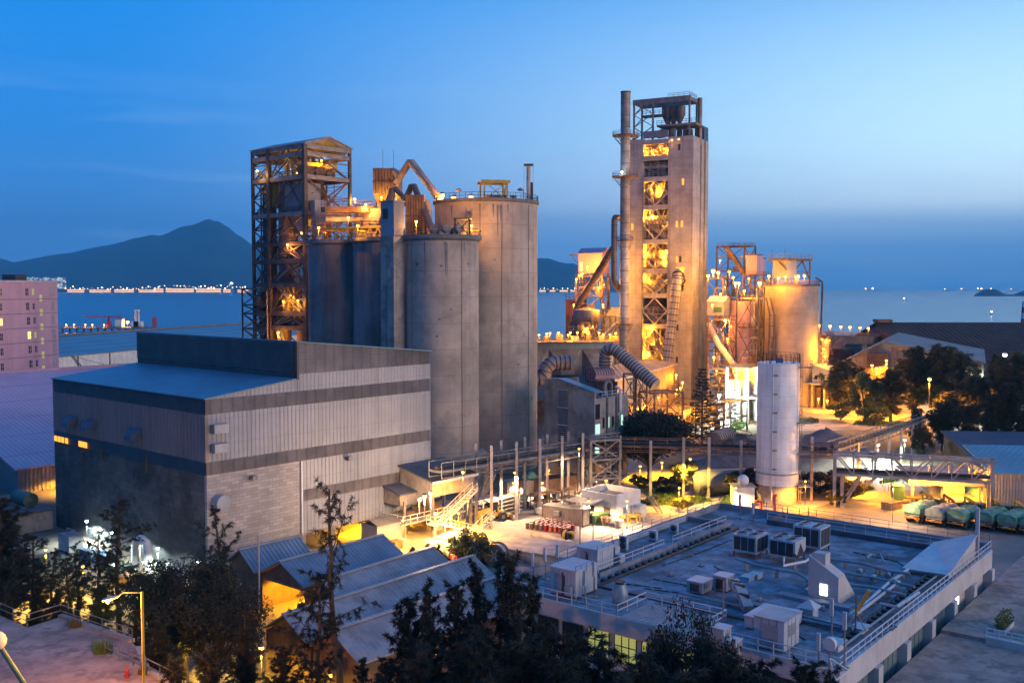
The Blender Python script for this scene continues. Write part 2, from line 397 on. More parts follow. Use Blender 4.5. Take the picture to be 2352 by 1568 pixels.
# ---------------------------------------------------------------- lamps
SODIUM = (1.0,.37,.016); ORANGE = (1.0,.33,.05); WHITE = (.85,1.0,.92); YELLOW = (1.0,.46,.016); PALE = (1.0,.62,.32)
def light(p, w, col=SODIUM, parent=None, r=.35, spot=False):
    l = bpy.data.lights.new('lamp_light', 'SPOT' if spot else 'POINT')
    if spot: l.spot_size = radians(156); l.spot_blend = .3; w = w*2.3
    l.energy = w; l.color = col; l.shadow_soft_size = r
    o = bpy.data.objects.new('lamp_light', l); COL.objects.link(o); o.location = p
    if parent is not None: o.parent = parent
    return o
_lm = {}
def lamp(p, label, w=900, col=SODIUM, bulb='bulb_sodium', r=.28, post=2.0, kind='floodlight', group=None, arm=(0,0), mat_='steel_grey', down=.45):
    """a lamp on its own short post: p is the bulb; the post reaches down by `post`, starting `arm` to the side"""
    p = Vector(p); r *= .74
    T = thing(kind, label, 'lamp', (p.x+arm[0], p.y+arm[1], p.z-post), 0, group)
    key = (kind, round(post,1), arm, bulb, r, mat_)
    if key in _lm:
        for me, nm in _lm[key]:
            o = bpy.data.objects.new(nm, me); COL.objects.link(o); o.parent = T
    else:
        c = Vector((-arm[0], -arm[1], post)); lst = []
        a = MB().tube([(0,0,0),(0,0,post+r*.6)], min(.10,max(.05, r*.2)), 6).build('post', M[mat_], T)
        h = MB().bar((0,0,post+r*.9), (c.x, c.y, post+r*1.15), r*.5) if arm != (0,0) else MB()
        h.lathe([(.01,r*1.55),(r*.8,r*1.45),(r*1.25,r*.75),(r*1.2,r*.6)], c, 10)
        hh = h.build('lamp_head', M[mat_], T)
        bb = MB().ball(c, r, 10, 8).build('bulb', M[bulb], T, True)
        for x in (a, hh, bb): lst.append((x.data, x.name.split('.')[0]))
        _lm[key] = lst
    if col == PALE: w *= .62
    if w: light((-arm[0], -arm[1], post-down-r), w, col, T, r, kind in ('yard_lamp','street_lamp','bridge_lamp','shed_lamp','bay_lamp') and post > 1.5)
    return T
for k in ('bulb_sodium','bulb_orange','bulb_white','bulb_city','bulb_red','window_city','window_warm','window_orange','window_yellow','window_green','window_white'):
    try: M[k].cycles.emission_sampling = 'NONE'
    except Exception: pass
# ================================================================= SETTING
hm_ = M['concrete_plain'].copy(); hm_.name = 'highrise'; M['highrise'] = hm_; t = NT(hm_.node_tree); b = hm_.node_tree.nodes['Principled BSDF']
wv = t.n('ShaderNodeTexWhiteNoise'); mp_ = t.n('ShaderNodeVectorMath', operation='SNAP'); t.put(mp_.inputs[0], t.n('ShaderNodeNewGeometry').outputs['Position']); mp_.inputs[1].default_value = (8,60,7); t.put(wv.inputs[0], mp_.outputs[0])
b.inputs['Emission Color'].default_value = (.85,1,.9,1); t.put(b.inputs['Emission Strength'], t.m('MULTIPLY', t.m('GREATER_THAN', wv.outputs[0], .52), .55))
try: hm_.cycles.emission_sampling = 'NONE'
except Exception: pass
# land: one sheet to the shore, the sea lies 1.6 m lower
shore = [(-900,-200),(-900,640),(-420,640),(-230,560),(-120,470),(60,420),(140,400),(230,420),(420,560),(900,620),(900,-200)]
g = MB().sheet([(x,y,0) for x,y in shore])
for i in range(len(shore)):
    a, b2 = shore[i], shore[(i+1)%len(shore)]
    g.add([(a[0],a[1],0),(b2[0],b2[1],0),(b2[0],b2[1],-4),(a[0],a[1],-4)], [(0,3,2,1)])
tag(g.build('ground', M['ground_soil']), kind='structure')
w = MB().sheet([(-16000,300,-1.6),(16000,300,-1.6),(16000,15500,-1.6),(-16000,15500,-1.6)])
tag(w.build('water', M['water']), kind='structure')
def flat(name, mt, pts, z=.004, kind='structure'):
    o = MB().sheet([(p[0],p[1],z) for p in pts]).build(name, M[mt]); return tag(o, kind=kind)
# paved works yard and the roads (picture outline -> ground points)
flat('yard_pavement', 'yard', [G(x,y) for x,y in [(560,1290),(760,1330),(1010,1345),(1130,1400),(1700,1300),(2352,1560),(2500,1560),(2500,1215),(1900,1150),(1640,1145),(1500,1160),(1440,1090),(1230,1110),(1060,1150),(900,1140)]], .004)
flat('truck_road', 'asphalt_road', [G(x,y) for x,y in [(1700,1240),(1900,1290),(2600,1330),(2700,1180),(2330,1130),(2130,1130),(2085,1090),(2045,1068),(1975,1068),(1950,1140),(1830,1180)]], .008)
flat('white_lit_road', 'yard', [G(x,y) for x,y in [(1630,985),(1665,990),(1720,958),(1790,945),(1800,932),(1730,930),(1660,945)]], .008)
flat('far_yard', 'yard', [G(x,y) for x,y in [(1790,990),(2120,985),(2360,960),(2360,930),(2120,920),(1800,925)]], .006)
flat('works_street', 'asphalt_road', [G(x,y) for x,y in [(-200,1330),(120,1340),(330,1420),(640,1600),(700,1800),(300,1800),(200,1500),(-200,1420)]], .008)
flat('dirt_path', 'yard', [G(x,y) for x,y in [(1520,1163),(1640,1160),(1690,1105),(1680,1095),(1640,1115),(1570,1130)]], .012)
flat('furnace_yard', 'asphalt_road', [G(x,y) for x,y in [(1240,1110),(1440,1090),(1640,1000),(1560,930),(1250,880)]], .006)
# hills across the water
def hills(name, prof, D, depth, seed):
    rr = random.Random(seed); xs = []
    prof = [((x-CX)/F*D, H+(HZ-y)/F*D*1.0) for x, y in prof]
    x0, x1 = prof[0][0], prof[-1][0]; nx, ny = 150, 16
    def hh(x):
        for (a, ha), (c, hc) in zip(prof, prof[1:]):
            if a <= x <= c: u = (x-a)/(c-a); return ha + (hc-ha)*u
        return 0
    from mathutils import noise as NZ
    vs = []; fs = []
    for j in range(ny+1):
        v = j/ny                        # 0 = near shore, 0.7 = ridge, 1 = behind
        for i in range(nx+1):
            x = x0 + (x1-x0)*i/nx; h = hh(x)
            k = v/.7 if v <= .7 else (1-v)/.3
            n = NZ.fractal(Vector((x*.0011, v*3.2, seed)), 1.0, 2.0, 5)
            z = max(-3, h*(k**.9)*(1 + (.34*n if v < .69 else 0)*(1-k)*1.4) + (NZ.fractal(Vector((x*.0032,seed,0)),1,2,5)*h*.03 if k > .7 else 0))
            if v == 0 or v == 1: z = -3
            yy = D + (v-.7)*depth
            vs.append((x*yy/D, yy, z))
    for j in range(ny):
        for i in range(nx):
            a = j*(nx+1)+i; fs.append((a, a+1, a+nx+2, a+nx+1))
    o = MB().add(vs, fs).build(name, M['hill'], None, True); return tag(o, kind='structure')
hills('hills', [(-260,640),(-120,585),(-40,596),(0,592),(35,602),(75,594),(130,584),(165,579),(210,570),(250,560),(290,554),(312,545),(335,542),(352,537),(370,541),(395,532),(420,522),(445,517),(458,512),(470,505),(484,500),(494,506),(506,508),(518,517),(532,525),(545,537),(562,545),(580,560),(600,566),(640,548),(680,552),(740,580),(840,610),(960,640),(1040,655)], 9000, 2600, 3)
hills('hills', [(1060,655),(1120,630),(1180,606),(1236,593),(1262,592),(1282,600),(1300,604),(1316,604),(1330,610),(1370,626),(1420,645),(1460,658)], 9300, 1800, 11)
hills('islands', [(2236,677.5),(2246,671),(2256,665.5),(2270,663.5),(2284,663.8),(2296,669),(2306,675),(2322,676.6),(2330,675),(2341,670),(2360,664),(2400,668),(2440,677.5)], 4600, 500, 5)
0 and hills('islands', [(1880,661),(1915,657.5),(1935,653.5),(1955,658),(1980,660.5)], 13500, 500, 8)
0 and hills('islands', [(2080,660.6),(2100,656),(2122,653),(2140,655),(2160,660.5)], 13500, 500, 9)
# lit city shore below the hills: terminals, blocks, masts
r1 = random.Random(21)
def far_block(x0, x1, y0, y1, D, label, group, rows, lit=.6, name='apartment_block', mt='concrete_plain', wm='window_city'):
    a = PD(x0, y1, D); b2 = PD(x1, y0, D); w_ = b2.x-a.x; h_ = b2.z
    T = thing(name, label, 'building', ((a.x+b2.x)/2, D, 0), 0, group)
    MB().box(-w_/2, w_/2, 0, w_*.7+20, -1, h_).build('wall', M[mt], T)
    if rows < 4:
        for j in range(rows): cz = h_*(j+.55)/rows; MB().box(-w_/2+2, w_/2-2, -.8, -.2, cz-h_/rows*.26, cz+h_/rows*.26).build('glazed_front', M[wm], T)
    return T
for i in range(9):
    x = 37+i*12.4; tall = [8,20,19,21,17,20,18,20,19][i]
    far_block(x, x+9.6, 657-tall, 657, 7300, f"pale lit high-rise on the far shore, {['leftmost','second','third','fourth','middle','sixth','seventh','second last','rightmost'][i]} of the cluster over the pink block", 'high-rises across the bay', 9, .7, mt='highrise')
for i, (x, w_, h_) in enumerate([(154,40,7),(205,50,6),(262,46,7),(318,40,6),(352,24,9),(380,66,9),(450,58,9),(512,20,7),(545,26,6)]):
    far_block(x, x+w_, 671.0-h_, 671, 7000, f"low brightly lit terminal hall on the far shore, {['first','second','third','fourth','fifth','sixth','seventh','eighth','last'][i]} from the left along the waterline", 'airport halls across the bay', 2, .9, 'terminal_hall', 'concrete_plain')
for i, (x, w_) in enumerate([(1238,16),(1262,14),(1285,20),(1310,12)]):
    far_block(x, x+w_, 665.5, 669.5, 7400, f"low lit harbour hall across the bay, {['just right of the big silo','second from the big silo','third from the big silo','nearest the filter house'][i]}", 'harbour halls across the bay', 1, .9, 'harbour_hall')
T = thing('control_tower', 'slim lit control tower above the airport lights across the bay', 'tower', PD(532,670,6950)*1.0)
T.location.z = 0
MB().lathe([(7,0),(6,50),(6,58),(.1,58)], (0,0,0), 10).build('shaft', M['concrete_plain'], T); MB().lathe([(6,58),(11,62),(11,69),(7,71),(.1,74)], (0,0,0), 10).build('cab', M['window_white'], T)
ms = None
def mast(x, y, D, rb, label, group, bulb='bulb_city'):
    global ms
    p = PD(x, y, D); T = thing('light_mast', label, 'lamp mast', (p.x, D, 0), 0, group)
    MB().tube([(0,0,-1),(0,0,p.z)], rb*.18, 5).build('mast', M['steel_grey'], T)
    MB().ball((0,0,p.z+rb*.5), rb, 6, 4).build('lamp_cluster', M[bulb], T)
    return T
for i in range(58):
    x = 152 + i*7.25 + r1.uniform(-2.5,2.5)
    y = 658 + r1.uniform(-2.2, 4.5) + (2.5 if x < 330 else 0)
    mast(x, y, 6900+r1.uniform(-80,80), r1.choice([1.4,1.9,2.6,3.8]), 'small bright lamp mast among the airport lights under the far hills', 'airport lamp masts across the bay', r1.choice(['bulb_city','bulb_city','bulb_city','bulb_white']))
for i, x in enumerate([1242,1250,1259,1271,1280,1292,1304,1312,1320]):
    mast(x, 664+r1.uniform(-2,3), 7350, r1.choice([1.8,2.4,3.2]), 'small lamp mast on the far shore right of the big silo', 'harbour lamp masts across the bay', r1.choice(['bulb_white','bulb_city']))
# ships and buoys on the right-hand sea
def ship(x, y, D, L_, label, glow=3.0):
    p = G(x, y, 0) if D is None else PD(x, y, D)
    T = thing('cargo_ship', label, 'ship', (p.x, p.y, -1.6), 0, 'lit ships on the horizon')
    MB().prism([(-L_/2,-L_*.07),(L_*.38,-L_*.07),(L_/2,0),(L_*.38,L_*.07),(-L_/2,L_*.07)], 0, L_*.06).build('hull', M['steel_dark'], T)
    MB().box(-L_*.42,-L_*.28,-L_*.06,L_*.06,L_*.06,L_*.15).build('bridge_house', M['white_wall'], T)
    MB().ball((-L_*.35,0,L_*.15+glow*.8), glow, 8, 6).build('deck_light', M['bulb_city'], T)
for i, (x, y, gl) in enumerate([(1996,661.5,6),(2012,661.5,8),(2178,661.2,4),(2216,661.5,5),(2254,662,6),(2262,662,6.5),(2284,661.8,5),(2330,661,3.5)]):
    ship(x, y, 11500, 110, 'lit ship far off on the horizon, ' + ['leftmost right of the big silo','bright one second from the left','dim one left of middle','small one in the middle','left one of a close pair above the islet','right one of a close pair above the islet','bright one just above the dark islet','rightmost near the picture edge'][i], gl*1.3)
for i, (x, y) in enumerate([(2076,690),(2277,722)]):
    p = G(x, y+2, -1.6); s_ = (1.0, .62)[i]
    T = thing('navigation_buoy', ['far small navigation buoy in the open sea','nearer white-lit navigation buoy off the storage shed roof'][i], 'buoy', p)
    MB().lathe([(.1,-.4),(3*s_,-.2),(3*s_,1*s_),(1.2*s_,2*s_)], (0,0,0), 10).build('float', M['red_paint'], T)
    MB().lathe([(1.2*s_,2*s_),(.5*s_,7*s_),(.1,7*s_)], (0,0,0), 8).build('cage', M['steel_dark'], T)
    MB().ball((0,0,8.2*s_), 1.5*s_, 8, 6).build('lantern', M['bulb_white'], T)
# jetty on the left with its lamps, cranes and beacons
J = Fr(G(120,752,2.0), 90, 0)
def jt(x): return (x-CX)/F*J.o.y - J.o.x
T = thing('jetty', 'long low jetty with a row of lamps out in the bay', 'jetty', (J.o.x, J.o.y, -1.6))
MB().box(0, jt(345), -5, 5, 2.6, 3.8).build('deck', M['concrete_dark'], T)
for k in range(14): MB().cyl((jt(345)*(k+.5)/14,0), .8, 0, 2.6, 8).build('pile', M['concrete_dark'], T)
MB().rail([(0,-4.6,3.8),(jt(345),-4.6,3.8)], 1.1, 8, .25).build('railing', M['steel_grey'], T)
for i, x in enumerate([152,170,196,212,239,268]):
    p = PD(x, 745.5, J.o.y-2)
    lamp(p, f"sodium lamp on the jetty, {['first','second','third','fourth','fifth','sixth'][i]} from the pink block", 2500, ORANGE, 'bulb_orange', .8, p.z-2.2, 'jetty_lamp', 'jetty lamps')
p = PD(293, 739.5, J.o.y); lamp(p, 'brightest lamp on the jetty beside the white loader columns', 9000, ORANGE, 'bulb_orange', 1.7, p.z-2.2, 'jetty_lamp', 'jetty lamps')
for i, x in enumerate([311.5, 317.5]):
    p = PD(x, 712, J.o.y); T = thing('ship_loader', ['left','right'][i] + ' one of the two white ship loader columns on the jetty', 'ship loader', (p.x, J.o.y, 2.2))
    h_ = p.z-2.2
    MB().lathe([(2.2,0),(2.0,h_*.3),(1.1,h_*.35),(.9,h_*.9),(1.5,h_*.93),(1.4,h_),(.1,h_+.6)], (0,0,0), 12).build('column', M['white_wall'], T)
    MB().box(-3.2,3.2,-3,3,0,5).build('base', M['white_wall'], T)
p = G(329,746,2.2); T = thing('jetty_cabin', 'small white cabin at the end of the jetty', 'cabin', (p.x, J.o.y, 2.2)); MB().box(-3,3,-3,3,0,7).build('wall', M['white_wall'], T); MB().box(-3.4,3.4,-3.4,3.4,7,7.5).build('roof', M['roof_edge'], T)
p = PD(250, 727, J.o.y); T = thing('jetty_crane', 'thin red crane with level boom on the jetty', 'crane', (p.x, J.o.y, 2.2)); h_ = p.z-2.2
MB().add([(-2,-2,0),(2,-2,0),(2,2,0),(-2,2,0),(-.6,-.6,h_),(.6,-.6,h_),(.6,.6,h_),(-.6,.6,h_)], [(0,1,5,4),(1,2,6,5),(2,3,7,6),(3,0,4,7),(4,5,6,7)]).build('mast', M['red_paint'], T)
MB().bar((-20,0,h_),(11,0,h_),1.0).build('boom', M['red_paint'], T)
for i, x in enumerate([352.5, 358]):
    p = PD(x, 728, J.o.y); T = thing('beacon_frame', ['left','right'][i]+' of two red beacon frames standing in the bay', 'beacon', (p.x, J.o.y, -1.6)); h_ = p.z+1.6
    q = MB()
    for sx_ in (-.9,.9):
        for sy in (-.9,.9): q.bar((sx_,sy,0),(sx_*.7,sy*.7,h_), .35)
    q.build('leg', M['red_paint'], T); q = MB()
    for k in range(1,6): q.cbox((0,0,h_*k/6),(2,2,.25))
    q.build('brace', M['red_paint'], T)
p = G(196,742,-1.6); T = thing('barge', 'dark barge moored along the jetty', 'boat', (p.x, J.o.y+22, -1.6))
MB().prism([(-24,-5),(20,-5),(25,0),(20,5),(-24,5)], 0, 5).build('hull', M['steel_dark'], T); MB().box(-22,-14,-4,4,5,11).build('cabin', M['cladding_shade'], T)
MB().box(-21.6,-14.4,-4.05,-4.0,8,9.6).build('window', M['window_white'], T)
# ================================================================= MILL HALL
FM = Fr((-37.5,121), 41.5); zM = FM.zat
xE = FM.onx(987.7); x1 = FM.onx(680); xb = FM.onx(687); yE = FM.ony(118)
zt = zM(917.8,0,0); zb1 = zM(952.4,0,0); zb2t = zM(1062,0,0); zb2 = zM(1092.5,0,0); zs = zM(871,x1,0); zh1 = zM(785.8,x1,0); zh2 = zM(807.3,xE,0)
zl = zM(858.9,x1,0); zb3t = zM(1125,xb,0); zb3 = zM(1151.5,xb,0); zop = 3.0
T = FM.T('mill_hall', 'huge steel and concrete mill hall with louvre bands and a raised rear bay', 'industrial hall')
MILL = T
def ribbed(x0, x1_, z0a, z0b, z1a, z1b, pitch=.62, dep=.05):
    q = MB(); n = max(2, int((x1_-x0)/pitch))
    vs = []; 
    for i in range(n):
        a = x0+(x1_-x0)*i/n; d = (x1_-x0)/n
        for k, yy in ((0,0),(.42,0),(.5,-dep),(.92,-dep)): vs.append((a+d*k, yy))
    vs.append((x1_, 0)); V_ = []
    for x, yy in vs:
        u = (x-x0)/(x1_-x0); V_ += [(x,yy,z0a+(z0b-z0a)*u),(x,yy,z1a+(z1b-z1a)*u)]
    return q.add(V_, [(2*i,2*i+2,2*i+3,2*i+1) for i in range(len(vs)-1)])
def slats(x0, x1_, z0a, z0b, z1a, z1b, n, ax='x', off=-.13, th=.1):
    q = MB()
    for i in range(n):
        u = (i+.5)/n; za = z0a+(z1a-z0a)*u; zb_ = z0b+(z1b-z0b)*u; h = (z1a-z0a)/n*.55; h2 = (z1b-z0b)/n*.55
        if ax == 'x':
            q.add([(x0,0,za+h),(x1_,0,zb_+h2),(x1_,off,zb_-h2*.6),(x0,off,za-h*.6)], [(0,1,2,3)])
        else:
            q.add([(0,x0,za+h),(0,x1_,zb_+h2),(off,x1_,zb_-h2*.6),(off,x0,za-h*.6)], [(3,2,1,0)])
    return q
EPS = .05
ribbed(x1+.1, xE, zt, zt, zl, zl).build('upper_cladding', M['cladding'], T)
ribbed(0, xE, zb2t, zb2t, zb1, zb1).build('main_cladding', M['cladding'], T)
ribbed(xb, xE, zb3t, zb3t, zb2, zb2).build('lower_cladding', M['cladding'], T)
ribbed(xb, xE-3, zop, zop, zb3, zb3).build('base_cladding', M['cladding'], T)
ribbed(0, x1, zt, zt, zt+.05, zs).build('gable_cladding', M['cladding'], T)
slats(x1, xE, zl, zl, zh1, zh2, 13).build('roof_louver', M['louver'], T)
slats(0, xE, zb1, zb1, zt, zt, 9).build('louver_band', M['louver'], T)
slats(0, xE, zb2, zb2, zb2t, zb2t, 9).build('louver_band', M['louver'], T)
slats(xb, FM.onx(914), zb3, zb3, zb3t, zb3t, 8).build('louver_band', M['louver'], T)
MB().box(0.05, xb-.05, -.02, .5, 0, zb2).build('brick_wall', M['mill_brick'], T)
# left face, its shade put into darker material colours (x = 0 plane, y from 0 to yE)
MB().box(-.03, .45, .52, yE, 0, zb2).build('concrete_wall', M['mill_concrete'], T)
q = MB(); n_ = int(yE/.8); pts_ = []
for i in range(n_):
    a = yE*i/n_; d = yE/n_
    for k, xx in ((0,0),(.42,0),(.5,-.13),(.92,-.13)): pts_.append((xx, a+d*k))
V_ = []
for xx, yy in pts_: V_ += [(xx,yy,zb2t),(xx,yy,zb1)]
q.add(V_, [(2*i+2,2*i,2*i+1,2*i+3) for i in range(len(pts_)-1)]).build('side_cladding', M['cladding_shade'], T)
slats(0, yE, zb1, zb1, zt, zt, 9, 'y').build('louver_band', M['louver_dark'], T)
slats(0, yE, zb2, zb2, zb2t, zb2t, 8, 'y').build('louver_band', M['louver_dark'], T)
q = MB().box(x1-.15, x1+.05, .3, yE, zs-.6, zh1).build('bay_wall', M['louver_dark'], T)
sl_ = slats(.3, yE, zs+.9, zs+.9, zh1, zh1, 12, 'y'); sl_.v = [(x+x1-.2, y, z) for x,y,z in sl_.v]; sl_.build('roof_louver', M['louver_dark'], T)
# core walls behind the louvres, the far ends and the roofs
MB().box(.5, xE-.02, .25, .45, zop, zt).build('inner_wall', M['louver'], T)
MB().box(x1+.1, xE-.02, .25, .45, zt, zh2-.2).build('inner_wall', M['louver'], T)
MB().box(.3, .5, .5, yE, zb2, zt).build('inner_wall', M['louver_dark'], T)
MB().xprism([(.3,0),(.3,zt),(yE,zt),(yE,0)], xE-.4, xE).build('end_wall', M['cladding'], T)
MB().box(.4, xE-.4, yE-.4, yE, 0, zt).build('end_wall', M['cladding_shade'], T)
MB().yprism([(-.25,zt+.02),(x1-.2,zs+.02),(x1-.2,zs+.16),(-.25,zt+.16)], -.25, yE+.2).build('roof', M['roof_mill'], T)
rf = MB().yprism([(x1-.25,zh1+.03),(xE+.15,zh2+.03),(xE+.15,zh2+.18),(x1-.25,zh1+.18)], -.3, yE+.2).build('roof', M['roof_mill'], T)
MB().xprism([(.5,zt),(.5,zh2),(yE,zh2),(yE,zt)], xE-.35, xE-.05).build('bay_end_wall', M['cladding'], T)
MB().box(x1+.3, xE-.3, yE-.4, yE-.02, zt, zh2).build('bay_end_wall', M['cladding_shade'], T)
q = MB(); k = 0
while x1+.6+k*1.25 < xE-.3:
    xx = x1+.6+k*1.25; q.box(xx, xx+.7, -.34, -.2, zh1+(zh2-zh1)*(xx-x1)/(xE-x1)-.12, zh1+(zh2-zh1)*(xx-x1)/(xE-x1)+.02); k += 1
# eaves trims
MB().bar((xb,-.12,zop),(xb,-.12,zb2), .25,.25).build('corner_trim', M['rail_white'], T)
MB().bar((0,-.14,zb2t),(0,-.14,zb1),.45,.3).build('corner_trim', M['louver'], T)
MB().bar((x1,-.14,zs),(x1,-.14,zh1),.3,.3).build('corner_trim', M['louver_dark'], T)
# ground floor bay, open to the yard
for xx in (xb+.3, FM.onx(760), FM.onx(858), FM.onx(878), FM.onx(935), xE-.4):
    MB().box(xx-.35, xx+.35, .0, .7, 0, zop+.3).build('column', M['steel_grey'], T)
MB().box(xb, xE-.5, 9, 9.4, 0, zop+.8).build('bay_back_wall', M['concrete_plain'], T)
MB().box(xb, xE-.5, .5, 9, zop+.5, zop+.8).build('bay_ceiling', M['concrete_plain'], T)
MB().box(xb-.3, xb, .5, 9, 0, zop+.8).build('bay_side_wall', M['concrete_plain'], T)
# hooded vents, wall fans, lamps on the hall
def hood(ly, zc, s=1.5):
    h = MB(); n = 8; pr = [(-cos(pi/2*i/n)*s*1.15, sin(pi/2*i/n)*s*.95) for i in range(n+1)]
    prof = [(0,-.15)]+[(a,b2-.15) for a,b2 in pr]
    h.yprism([(x,z) for x,z in prof], -s*.55, s*.55)
    h.v = [(x-.1, y+ly, z+zc) for x,y,z in h.v]
    o = h.build('vent_hood', M['steel_blue'], T); return o
for dx_, dy_ in ((168,974),(212,984),(315,1004)):
    ly = FM.ony(dx_); hood(ly, FM.zat(dy_, 0, ly))
    zz = FM.zat(dy_, 0, ly); MB().box(-.2,-.04, ly-2.0, ly-1.6, zz-4.4, zz-2.2).build('stain_pipe', M['steel_rust'], T)
lx = FM.onx(494); zz = zM(1000,lx,0)
for dz in (0.9, -1.5):
    MB().box(lx-1.0,lx+1.0,-1.1,-.18,zz+dz-.5,zz+dz+.6).build('wall_fan', M['unit_grey'], T)
lx = FM.onx(493); zz = zM(1152,lx,0)
q = MB().lathe([(0.01,-.7),(1.0,-.7),(1.0,.7),(.01,.7)], (0,0,0), 18); q.v = [(x+lx, z-.75, y+zz) for x,y,z in q.v]; q.build('round_vent', M['unit_grey'], T)
for dx_, dy_ in ((572,1096),(793,1052)):
    lx = FM.onx(dx_); zz = zM(dy_,lx,0); MB().box(lx-.35,lx+.35,-.9,-.1,zz-.2,zz+.3).build('wall_lamp', M['steel_grey'], T)
# lit window slots in the dark side
for a, b2 in ((122,128),(130,136),(138,144),(147,153),(178,187),(188,197)):
    y0, y1 = FM.ony(b2), FM.ony(a); MB().box(-.30,-.24, min(y0,y1), max(y0,y1), zb2+.15, zb2+.95).build('lit_window', M['window_orange'], T)
# ledge walkway along the brick foot
MB().box(.1, xb-.4, -1.1, -.04, 2.2, 2.45).build('walkway', M['concrete_plain'], T)
MB().rail([(.1,-1.05,2.45),(xb+6,-1.05,2.45)], 1.0, 2.2, .07).build('railing', M['steel_grey'], T)
for dx_, pw in ((858,1600),(905,2200),(935,2000)):
    w_ = FM.W((FM.onx(dx_), 3.5, 0)); lamp((w_.x,w_.y,3.2), f"yellow lamp under the mill hall floor, {'left' if dx_<870 else 'middle' if dx_<920 else 'right'} of three", pw, YELLOW, post=3.0, r=.2, kind='bay_lamp', group='bay lamps under the mill hall')
# ================================================================= OPEN STEEL TOWER
FT = Fr((-43.8,212), 41.5); zT = FT.zat
wx = FT.onx(806); wy = FT.ony(585); ym = FT.ony(621.7)
T = FT.T('steel_tower', 'tall open steel frame tower with pitched roof behind the dark silos', 'steel tower')
ze = zT(331,0,0)
lev = [zT(y,0,0) for y in (755,722,655,599,558,489,405)]
cols = [(0,0),(wx,0),(0,wy),(wx,wy),(0,ym),(wx,ym),(0,ym*.5),(wx,ym*.5)]
for i, (x,y) in enumerate(cols):
    if i < 6: MB().bar((x,y,0),(x,y,ze), .85 if i in (0,4) else .6, .85 if i in (0,4) else .6).build('column', M['steel_dark'], T)
for i, z in enumerate(lev+[zT(352,0,0), ze-.3]):
    q = MB(); h = .9
    for a, b2 in (((0,0),(wx,0)),((0,0),(0,wy)),((wx,0),(wx,wy)),((0,wy),(wx,wy)),((0,ym),(wx,ym))):
        q.bar((a[0],a[1],z),(b2[0],b2[1],z), .5, h)
    q.build('floor_beam', M['steel_grey' if i >= 5 else 'steel_dark'], T)
    if i < 7 and i != 3:
        MB().box(.4, wx-.4, .4 if i > 3 else ym*.4, wy-.4, z+.46, z+.56).build('floor_deck', M['steel_dark'], T)
        MB().rail([(wx-.2,.3,z+.5),(.2,.3,z+.5),(.2,wy-.3,z+.5)], 1.1, 2, .08).build('railing', M['steel_dark'], T)
# X bracing: stair-tower bay on the left, open frames elsewhere
zz_ = [0, 9, 18]+lev+[ze]
q = MB()
for za, zb_ in zip(zz_, zz_[1:]):
    n = max(1, int(round((zb_-za)/4.2)))
    for k in range(n):
        a = za+(zb_-za)*k/n; c = za+(zb_-za)*(k+1)/n
        q.bar((0,ym,a),(0,wy,c),.24); q.bar((0,wy,a),(0,ym,c),.24); q.bar((0,ym,c),(0,wy,c),.2)
        q.cbox((0,(ym+wy)/2,(a+c)/2),(.3,.9,.9))
q.build('lattice', M['steel_dark'], T)
q = MB(); ymid = (ym+wy)/2; q.bar((0,ymid,0),(0,ymid,ze-5),.25).build('lattice_post', M['steel_dark'], T)
q = MB()
for za, zb_ in zip(zz_, zz_[1:]):
    n = max(1, int(round((zb_-za)/4.2)))
    for k in range(n):
        a = za+(zb_-za)*k/n; c = za+(zb_-za)*(k+1)/n
        q.bar((wx,ym,a),(wx,wy,c),.24); q.bar((wx,wy,a),(wx,ym,c),.24)
        q.bar((0,wy,a),(wx*.5,wy,c),.22); q.bar((wx,wy,a),(wx*.5,wy,c),.22)
q.build('lattice', M['steel_dark'], T)
q = MB()
for za, zb_ in zip(zz_[3:], zz_[4:]):
    q.bar((0,0,za),(0,ym*.5,zb_),.26); q.bar((0,ym,za),(0,ym*.5,zb_),.26)
    q.bar((0,0,zb_),(0,ym,za),.22)
q.build('side_bracing', M['steel_dark'], T)
q = MB()
for za, zb_ in zip(zz_[6:], zz_[7:]):
    q.bar((0,0,zb_),(wx,0,za),.25); q.bar((wx,0,zb_),(0,0,za),.25); q.bar((wx,0,zb_),(wx,ym,za),.25); q.bar((wx,ym,zb_),(wx,0,za),.25)
    q.bar((wx*.5,0,(za+zb_)/2),(wx,0,(za+zb_)/2),.22)
q.build('front_bracing', M['steel_rust'], T)
zr = zT(316,wx*.5,0)
MB().yprism([(-.5,ze+.1),(wx*.5,zr),(wx+.5,ze+.1),(wx+.5,ze+.28),(wx*.5,zr+.2),(-.5,ze+.28)], -.8, wy+.6).build('roof', M['roof_edge'], T)
for yy in (-.2, ym*.5, ym, wy-.3):
    q = MB(); q.bar((0,yy,ze),(wx*.5,yy,zr-.3),.3,.75); q.bar((wx*.5,yy,zr-.3),(wx,yy,ze),.3,.75); q.bar((0,yy,ze-.4),(wx,yy,ze-.4),.3,.8); q.build('rafter', M['steel_grey'], T)
